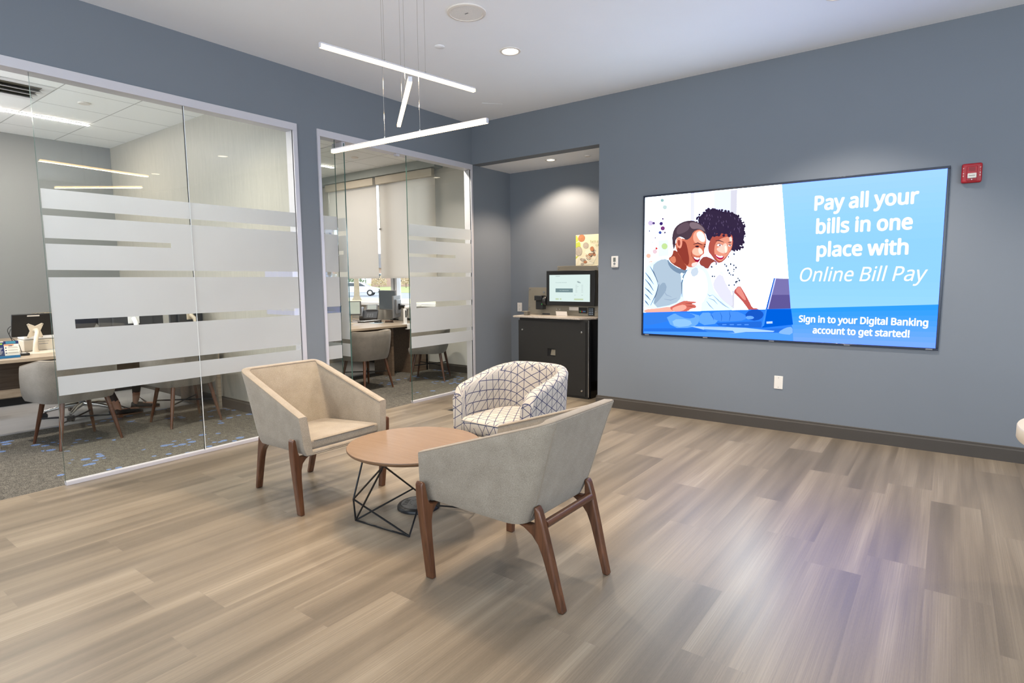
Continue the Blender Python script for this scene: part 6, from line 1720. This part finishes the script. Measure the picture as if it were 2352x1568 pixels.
mb = MB(); mb.lathe([(.03, 0), (.03, .02), (.018, .03)], (-.25, -.32, 0), n=20); mb.build('arm_foot', M['black'], m2)
# light clamp arm standing at the desk edge
ma = thing('clamp_arm', 'white clamp-on arm post at the desk edge next to the fixed pane', 'monitor arm', (-1.535, .275, .735))
mb = MB(); mb.box(-.03, .085, -.04, .04, 0, .008); mb.box(.075, .085, -.04, .04, -.06, 0); mb.box(.03, .085, -.04, .04, -.068, -.058); mb.build('clamp', M['white_cool'], ma, bevel=.004)
mb = MB(); mb.box(-.020, .020, -.022, .022, .008, .225); mb.build('post', M['white_cool'], ma, bevel=.008)
mb = MB(); mb.box(.0195, .0215, -.014, .008, .10, .20); mb.build('slot', M['black'], ma)
mb = MB(); mb.tube([(0, 0, .235), (.04, .10, .25), (.08, .24, .255)], [.026, .024, .022], 12); mb.build('arm', M['white_cool'], ma)
PHS = 1.28
ph = thing('desk_phone', 'grey desk phone with a raised display on the desk under the roller shades', 'telephone', (-2.72, .60, .735), -.8)
mb = MB(); mb.M = Matrix.Translation((0, 0, .022)) @ Matrix.Rotation(.5, 4, 'Y'); mb.box(-.10, .10, -.11, .11, .035, .065); bs_ = mb.build('base', M['dark_grey'], ph, bevel=.008)
mb = MB(); mb.box(-.09, -.04, -.06, .06, 0, .07); mb.build('foot', M['dark_grey'], ph, bevel=.006)
mb = MB(); mb.M = Matrix.Translation((0, 0, .022)) @ Matrix.Rotation(.5, 4, 'Y'); mb.tube([(-.10, -.085, .085), (-.05, -.085, .105), (.05, -.085, .105), (.10, -.085, .085)], [.022, .02, .02, .022], 10); mb.build('handset', M['grey_pl'], ph)
mb = MB(); mb.M = Matrix.Translation((-.070, .03, .155)) @ Matrix.Rotation(.75, 4, 'Y'); mb.box(-.05, .05, -.07, .07, -.006, .006); dp = mb.build('display_unit', M['grey_pl'], ph, bevel=.004)
mb = MB(); mb.M = Matrix.Translation((-.070, .03, .155)) @ Matrix.Rotation(.75, 4, 'Y'); mb.box(-.038, .038, -.055, .055, .006, .0068); mb.build('lcd', paint('phone lcd', (176, 186, 186), .3), dp)
for r_ in range(4):
    for c_ in range(3):
        mb = MB(); mb.M = Matrix.Translation((0, 0, .022)) @ Matrix.Rotation(.5, 4, 'Y'); mb.box(.0 + r_ * .022, .014 + r_ * .022, -.02 + c_ * .028, .0 + c_ * .028, .065, .069); mb.build('key', M['grey_pl'], bs_)
ph.scale = (PHS, PHS, PHS)
kb_ = thing('keyboard', 'black keyboard lying on the desk in front of the desk phone', 'keyboard', (-2.42, .36, .735), PI / 2 + .2)
mb = MB(); mb.box(-.21, .21, -.065, .065, 0, .014); mb.build('base', M['black'], kb_, bevel=.003)
for r_ in range(5):
    mb = MB()
    for c_ in range(14): mb.box(-.20 + c_ * .0286, -.177 + c_ * .0286, -.058 + r_ * .0235, -.038 + r_ * .0235, .014, .019)
    mb.build('key_row', M['white_cool'], kb_)
mp = thing('mouse_pad', 'pale round mouse pad under the black mouse', 'mouse pad', (-2.11, .23, .735))
mb = MB(); mb.lathe([(.105, 0), (.105, .003), (.0001, .003)], n=40); mb.build('pad', paint('pad blue', (170, 196, 214), .6), mp)
mo = thing('computer_mouse', 'black computer mouse on the pale mouse pad', 'mouse', (-2.11, .26, .7385), .6)
mb = MB(); mb.lathe([(.030, 0), (.033, .006), (.030, .020), (.018, .031), (.0001, .034)], n=28)
for v in mb.v: v.x *= 1.75
mb.build('shell', M['black'], mo)
mb = MB(); mb.box(.012, .03, -.004, .004, .026, .032); mb.build('scroll_wheel', M['grey_pl'], mo)
pen = thing('stapler', 'dark brown stapler lying near the monitors', 'stapler', (-2.02, .40, .735), .8)
mb = MB(); mb.box(-.065, .065, -.016, .016, 0, .010); mb.build('base', M['black'], pen, bevel=.003)
mb = MB(); mb.box(-.06, .06, -.014, .014, .012, .030); mb.build('lever', paint('brown plastic', (84, 58, 44), .4), pen, bevel=.006)
t2 = thing('tablet', 'tablet with a pale screen on a stand at the near end of the window desk', 'tablet', (-2.38, -.02, .735), -.72)
mb = MB(); mb.M = Matrix.Translation((0, 0, .225)) @ Matrix.Rotation(-.5, 4, 'Y'); mb.box(-.008, .008, -.15, .15, -.115, .115); tb_ = mb.build('tablet_case', M['dark_grey'], t2, bevel=.006)
mb = MB(); mb.M = Matrix.Translation((0, 0, .225)) @ Matrix.Rotation(-.5, 4, 'Y'); mb.box(.008, .0088, -.132, .132, -.098, .098); mb.build('screen', paint('pale screen', (170, 182, 178), .2), tb_)
mb = MB(); mb.tube([(-.012, 0, .215), (-.05, 0, .15), (-.03, 0, .02)], .016, 10); mb.build('neck', M['cream'], t2)
mb = MB(); mb.lathe([(.10, 0), (.10, .008), (.0001, .010)], n=36); mb.build('foot', M['cream'], t2)
cable('cable', 'black phone cord lying on the desk beside the desk phone', [(-2.95, .35, .741), (-2.85, .42, .741), (-2.80, .40, .741), (-2.70, .50, .741)], .004)

# ------------------------------------------------------------------ the person behind the first desk
pe = thing('person', 'person in dark trousers and laced flat shoes sitting behind the desk of the first office', 'person', (0, 0, 0))
J = {'pel': (-2.50, -3.40, .62, .125, .10), 'wai': (-2.52, -3.40, .76, .120, .09), 'che': (-2.49, -3.38, .90, .135, .10), 'nek': (-2.44, -3.36, 1.075, .055, .055), 'hd0': (-2.42, -3.355, 1.15, .070, .075), 'hd1': (-2.41, -3.35, 1.235, .078, .085), 'hd2': (-2.41, -3.35, 1.30, .055, .06),
     'shl': (-2.52, -3.20, 1.00, .055, .055), 'ell': (-2.40, -3.10, .80, .042, .042), 'wrl': (-2.17, -3.14, .79, .028, .028), 'hal': (-2.09, -3.16, .785, .034, .018),
     'shr': (-2.44, -3.55, 1.00, .055, .055), 'elr': (-2.30, -3.62, .80, .042, .042), 'wrr': (-2.10, -3.50, .79, .028, .028), 'har': (-2.02, -3.46, .785, .034, .018),
     'hpl': (-2.48, -3.31, .60, .085, .085), 'knl': (-2.16, -3.03, .58, .062, .062), 'cal': (-2.22, -2.98, .36, .055, .055), 'anl': (-2.30, -2.97, .13, .036, .036), 'hel': (-2.31, -2.98, .05, .034, .03), 'tol': (-2.22, -2.80, .035, .03, .02),
     'hpr': (-2.42, -3.48, .60, .085, .085), 'knr': (-2.02, -3.42, .54, .062, .062), 'car': (-1.97, -3.36, .33, .055, .055), 'anr': (-1.965, -3.27, .135, .036, .036), 'her': (-1.945, -3.265, .065, .034, .03), 'tor': (-2.02, -3.05, .045, .032, .02)}
E_ = [('pel', 'wai'), ('wai', 'che'), ('che', 'nek'), ('nek', 'hd0'), ('hd0', 'hd1'), ('hd1', 'hd2'), ('che', 'shl'), ('shl', 'ell'), ('ell', 'wrl'), ('wrl', 'hal'), ('che', 'shr'), ('shr', 'elr'), ('elr', 'wrr'), ('wrr', 'har'),
      ('pel', 'hpl'), ('hpl', 'knl'), ('knl', 'cal'), ('cal', 'anl'), ('anl', 'hel'), ('hel', 'tol'), ('pel', 'hpr'), ('hpr', 'knr'), ('knr', 'car'), ('car', 'anr'), ('anr', 'her'), ('her', 'tor')]
keys = list(J); V_ = [J[k][:3] for k in keys]; R_ = [J[k][3:] for k in keys]; ED = [(keys.index(a), keys.index(b)) for a, b in E_]
for h in ('hal', 'har'):
    hp = Vector(J[h][:3]); d_ = (hp - Vector(J[('wrl' if h == 'hal' else 'wrr')][:3])).normalized(); sd = Vector((-d_.y, d_.x, 0))
    for q, ln_ in ((-.027, .060), (-.009, .075), (.009, .080), (.027, .072)):
        i0 = len(V_); a_ = hp + sd * q + d_ * .02; b_ = a_ + d_ * ln_ * .5 + Vector((0, 0, .006)); c_ = a_ + d_ * ln_ + Vector((0, 0, -.012))
        V_ += [tuple(a_), tuple(b_), tuple(c_)]; R_ += [(.009, .009), (.0085, .0085), (.007, .007)]; ED += [(keys.index(h), i0), (i0, i0 + 1), (i0 + 1, i0 + 2)]
    s_ = 1 if h == 'har' else -1
    i0 = len(V_); a_ = hp + sd * s_ * .03 - d_ * .03; b_ = a_ + sd * s_ * .025 + d_ * .035
    V_ += [tuple(a_), tuple(b_)]; R_ += [(.011, .011), (.008, .008)]; ED += [(keys.index(h), i0), (i0, i0 + 1)]
me = bpy.data.meshes.new('body'); me.from_pydata(V_, ED, [])
tmp = bpy.data.objects.new('body', me); COL.objects.link(tmp)
md = tmp.modifiers.new('skin', 'SKIN'); md.use_smooth_shade = True
if not me.skin_vertices: bm = bmesh.new(); bm.from_mesh(me); bm.verts.layers.skin.verify(); bm.to_mesh(me); bm.free()
for sv, r_ in zip(me.skin_vertices[0].data, R_): sv.radius = r_
me.skin_vertices[0].data[0].use_root = True
md = tmp.modifiers.new('sub', 'SUBSURF'); md.levels = 2; md.render_levels = 2
dg = bpy.context.evaluated_depsgraph_get(); dg.update()
bme = bpy.data.meshes.new_from_object(tmp.evaluated_get(dg)); bpy.data.objects.remove(tmp)
skin_m = paint('skin', (176, 128, 104), .5, var=.05); jk = paint('navy jacket', (36, 38, 52), .8, nscale=20, var=.1); tr_ = paint('dark trousers', (34, 34, 38), .85, nscale=20, var=.1)
bme.materials.clear()
for m_ in (skin_m, jk, tr_): bme.materials.append(m_)
hands = [Vector(J[k][:3]) for k in ('hal', 'har')]
for p in bme.polygons:
    c_ = p.center; p.use_smooth = True
    if c_.z > 1.09 or min((c_ - h).length for h in hands) < .10: p.material_index = 0
    elif c_.z > .60 and not (c_.z < .63 and c_.x > -2.38): p.material_index = 1
    elif c_.z > .185: p.material_index = 2
    else: p.material_index = 0
bo = bpy.data.objects.new('body', bme); COL.objects.link(bo); bo.parent = pe
mb = MB(); hc = Vector((-2.42, -3.353, 1.262))
for k, (r_, h_) in enumerate([(.098, -.10)]): pass
mb.lathe([(.092, -.09), (.100, -.02), (.096, .05), (.070, .095), (.0001, .112)], tuple(hc + Vector((-.018, 0, 0))), n=24); mb.build('hair', paint('dark hair', (40, 32, 28), .7, nscale=40, var=.3, bscale=200, bstr=.4), pe)
mb = MB()
for s in (-1, 1): mb.lathe([(.0001, -.010), (.009, -.004), (.009, .004), (.0001, .010)], tuple(Vector((-2.325, -3.35 + s * .030, 1.215))), n=10)
mb.build('eyes', paint('eye', (60, 50, 46), .2), pe)
mb = MB(); mb.tube([(-2.33, -3.35, 1.215), (-2.312, -3.35, 1.19), (-2.328, -3.35, 1.178)], [.008, .012, .010], 8); mb.tube([(-2.325, -3.375, 1.158), (-2.318, -3.35, 1.155), (-2.325, -3.325, 1.158)], .005, 6)
mb.build('nose_and_mouth', paint('lip skin', (160, 100, 84), .5), pe)
shoe_m = paint('black shoe leather', (30, 27, 27), .5); sole = paint('tan shoe sole', (110, 72, 48), .5)
for an, he, to in (('anr', 'her', 'tor'), ('anl', 'hel', 'tol')):
    a_, h_, t_ = (Vector(J[k][:3]) for k in (an, he, to))
    d_ = (t_ - h_); ln_ = d_.length; d_.normalize(); sd = Vector((-d_.y, d_.x, 0)).normalized(); upv = d_.cross(sd) * -1
    if upv.z < 0: upv = -upv
    rows_ = []
    for f_, hw, hh in ((-.18, .024, .030), (-.10, .034, .045), (.15, .036, .040), (.45, .040, .034), (.75, .044, .026), (1.0, .036, .020), (1.13, .018, .012)):
        c_ = h_ + d_ * ln_ * f_ - upv * .012
        rows_.append([tuple(c_ + sd * hw * math.cos(2 * PI * k / 14) + upv * (hh * max(0, math.sin(2 * PI * k / 14)) + .014 * min(0, math.sin(2 * PI * k / 14)))) for k in range(14)])
    mb = MB(); mb.grid(rows_, closed_u=True); mb.f.append(tuple(range(14))); mb.mi.append(0); mb.sm.append(False); b_ = len(mb.v) - 14; mb.f.append(tuple(b_ + k for k in range(14))); mb.mi.append(0); mb.sm.append(False)
    sh_ = mb.build('shoe', shoe_m, pe)
    mb = MB(); rows_ = []
    for f_, hw in ((-.19, .022), (-.10, .035), (.3, .039), (.75, .046), (1.0, .038), (1.14, .018)):
        c_ = h_ + d_ * ln_ * f_ - upv * .028
        rows_.append([tuple(c_ + sd * hw + upv * .004), tuple(c_ - sd * hw + upv * .004), tuple(c_ - sd * hw - upv * .008), tuple(c_ + sd * hw - upv * .008)])
    mb.grid(rows_, closed_u=True, sm=False); mb.build('sole', sole, sh_)
    c_ = h_ - upv * .02
    mb = MB(); mb.obox(tuple(h_ + d_ * .01 - Vector((0, 0, .045))), (.05, .045, .03)); mb.build('heel', sole, sh_, bevel=.004)
    mb = MB()
    for s in (1, -1):
        mb.tube([tuple(h_ + d_ * .10 + sd * s * .03 + upv * .02), tuple(a_ + d_ * .035 + upv * .0 - sd * s * .0 + Vector((0, 0, -.01))), tuple(a_ - sd * s * .036 + Vector((0, 0, .03)))], .0035, 6)
    mb.build('laces', shoe_m, sh_)

# ------------------------------------------------------------------ outside the window
GZ = -.2
def ground(name, y0, y1, mat, z=GZ): return struct(name, MB().box(-190, 60, y0, y1, z - .3, z), mat)
ground('ground', 1.2, 20.5, paint('outside paving', (186, 188, 194), .9, nscale=1))
ground('ground.001', 20.5, 30.0, paint('dry verge', (206, 192, 150), .95, nscale=.8, var=.12), GZ - .01)
ground('road', 30.0, 47.5, paint('asphalt', (150, 153, 160), .9, nscale=.6), GZ - .03)
lw = MB(); lw.prism([(47.5, GZ - .3), (47.5, GZ), (51.5, .345), (170, .345), (170, GZ - .3)], lambda u, v, q: (q, u, v), -190, 60)
tag(lw.build('lawn', paint('lawn grass', (158, 164, 112), .95, nscale=.5, var=.15)), 'strip of sunlit lawn beyond the street outside the office window', 'lawn', kind='stuff')

bark = paint('tree bark', (150, 138, 118), .9, nscale=8, var=.2, bscale=30, bstr=.5)
tr = thing('tree', 'bare street tree trunk outside the office window in front of the parked white car', 'tree', (-34.26, 25.36, GZ))
mb = MB(); mb.tube([(0, 0, -.05), (0, 0, .35), (.02, 0, 1.2), (-.03, .02, 3.0), (0, 0, 5.0)], [.42, .24, .21, .19, .16], 14); mb.build('trunk', bark, tr)
for a_, z_ in ((.3, 2.6), (2.4, 2.9), (4.4, 3.3), (1.4, 4.2), (5.4, 4.6)):
    mb = MB(); mb.tube([(0, 0, z_), (.9 * math.cos(a_), .9 * math.sin(a_), z_ + 1.0), (1.6 * math.cos(a_), 1.6 * math.sin(a_), z_ + 2.4)], [.09, .06, .02], 8); mb.build('branch', bark, tr)

# white car across the street, its front towards the window's middle
cr = thing('car', 'white car parked across the street behind the tree trunk', 'car', (-45.6, 34.4, GZ), .75)
cw = paint('white car paint', (236, 238, 242), .2, spec=.6, var=.01)
prof = [(.35, .35), (2.25, .35), (2.33, .55), (2.28, .78), (1.35, .98), (.55, 1.42), (-1.0, 1.45), (-1.75, 1.05), (-2.2, .98), (-2.25, .4), (-1.9, .35)]
mb = MB(); mb.prism(prof, lambda u, v, w_: (u, w_, v), -.88, .88); body = mb.build('body', cw, cr, bevel=.07, seg=3)
gls = paint('car glass', (44, 52, 60), .1, spec=.8)
mb = MB()
for s in (-.885, .885): mb.poly([(1.05, s, 1.0), (.48, s, 1.34), (-.92, s, 1.37), (-1.45, s, 1.03)])
mb.poly([(1.38, -.7, 1.0), (1.38, .7, 1.0), (.62, .62, 1.43), (.62, -.62, 1.43)]); mb.build('windows', gls, cr)
for x_ in (1.45, -1.4):
    for s in (-1, 1):
        mb = MB(); mb.lathe([(.0001, s * .70), (.32, s * .70), (.33, s * .75), (.33, s * .88), (.30, s * .90), (.0001, s * .90)], (x_, 0, .33), n=28, axis='y'); wh = mb.build('wheel', M['black'], cr)
        mb = MB(); mb.lathe([(.20, s * .885), (.19, s * .912), (.0001, s * .912)], (x_, 0, .33), n=20, axis='y'); mb.build('hubcap', M['chrome'], wh)
for s in (-1, 1):
    mb = MB(); mb.box(2.20, 2.315, s * .70 - .14, s * .70 + .14, .62, .74); mb.build('headlight', M['chrome'], cr, bevel=.02)
mb = MB(); mb.box(2.27, 2.335, -.45, .45, .52, .70); mb.box(2.25, 2.34, -.75, .75, .36, .44); mb.build('grille', M['dark_grey'], cr)

# houses across the street
def house(label, x, y, w_, wall, roof, h_=3.2, doorx=None):
    t = thing('house', label, 'house', (x, y, .35), .72, 'houses across the street')
    mb = MB(); mb.box(-w_ / 2, w_ / 2, -3.5, 3.5, 0, h_); wl_ = mb.build('wall', wall, t)
    mb = MB(); mb.prism([(-4.1, h_), (4.1, h_), (0, h_ + 2.6)], lambda u, v, q: (q, u, v), -w_ / 2 - .3, w_ / 2 + .3); mb.build('roof', roof, t)
    for k in range(max(1, int(w_ // 3.2))):
        cx_ = -w_ / 2 + 1.7 + k * 3.2
        mb = MB(); mb.box(cx_ - .75, cx_ + .75, -3.56, -3.48, .7, 2.3); f_ = mb.build('window', M['white_cool'], t)
        mb = MB(); mb.box(cx_ - .65, cx_ - .04, -3.58, -3.55, .8, 2.2); mb.box(cx_ + .04, cx_ + .65, -3.58, -3.55, .8, 2.2); mb.build('pane', gls, f_)
    return t
sid = paint('white siding', (226, 228, 226), .7, nscale=2, var=.03); rf = paint('grey shingles', (110, 108, 108), .9, nscale=3, var=.15)
brk = paint('red brick', (176, 120, 112), .85, nscale=30, var=.2); brk2 = paint('pale brick', (190, 160, 148), .85, nscale=30, var=.2)
house('white sided house across the street behind the tree and car', -82, 55, 12, sid, rf)
house('pale brick house across the street in the middle of the window', -75, 66, 7, brk2, rf)
house('red brick house with white window frames across the street beyond the mullion', -66, 73, 11, brk, rf)
# foundation shrubs in front of the houses
lf = paint('shrub leaves', (120, 138, 108), .9, nscale=30, var=.4); tw = paint('dry twigs', (204, 184, 154), .9, nscale=30, var=.3)
def shrub(label, x, y, r_, h_, m_, seed):
    rn_ = random.Random(seed); t = thing('bush', label, 'bush', (x, y, .35 if y > 51.5 else GZ), 0, 'bushes in front of the houses')
    mb = MB()
    for k in range(300):
        a_ = rn_.uniform(0, 2 * PI); q = r_ * math.sqrt(rn_.random()); z_ = rn_.uniform(.25, 1) * h_ * (1 - .45 * (q / r_) ** 2)
        c_ = Vector((q * math.cos(a_), q * math.sin(a_), z_))
        mb.obox(tuple(c_), (rn_.uniform(.08, .24), rn_.uniform(.06, .16), rn_.uniform(.02, .08)), (rn_.uniform(0, 3), rn_.uniform(0, 3), rn_.uniform(0, 3)))
    mb.build('foliage', m_, t)
    mb = MB(); mb.tube([(0, 0, 0), (0, 0, h_ * .6)], [.08, .04], 8); mb.build('stem', bark, t)
shrub('dark green bush in front of the white sided house', -68.5, 52.5, 1.5, 2.3, lf, 1)
shrub('brownish bush in front of the pale brick house', -66.2, 55.0, 1.3, 1.9, tw, 2)
shrub('tan leafless bush close to the window mullion', -58.0, 53.0, .9, 2.4, tw, 3)
shrub('low green bush in front of the red brick house', -58.5, 61.0, 1.2, 1.2, lf, 4)
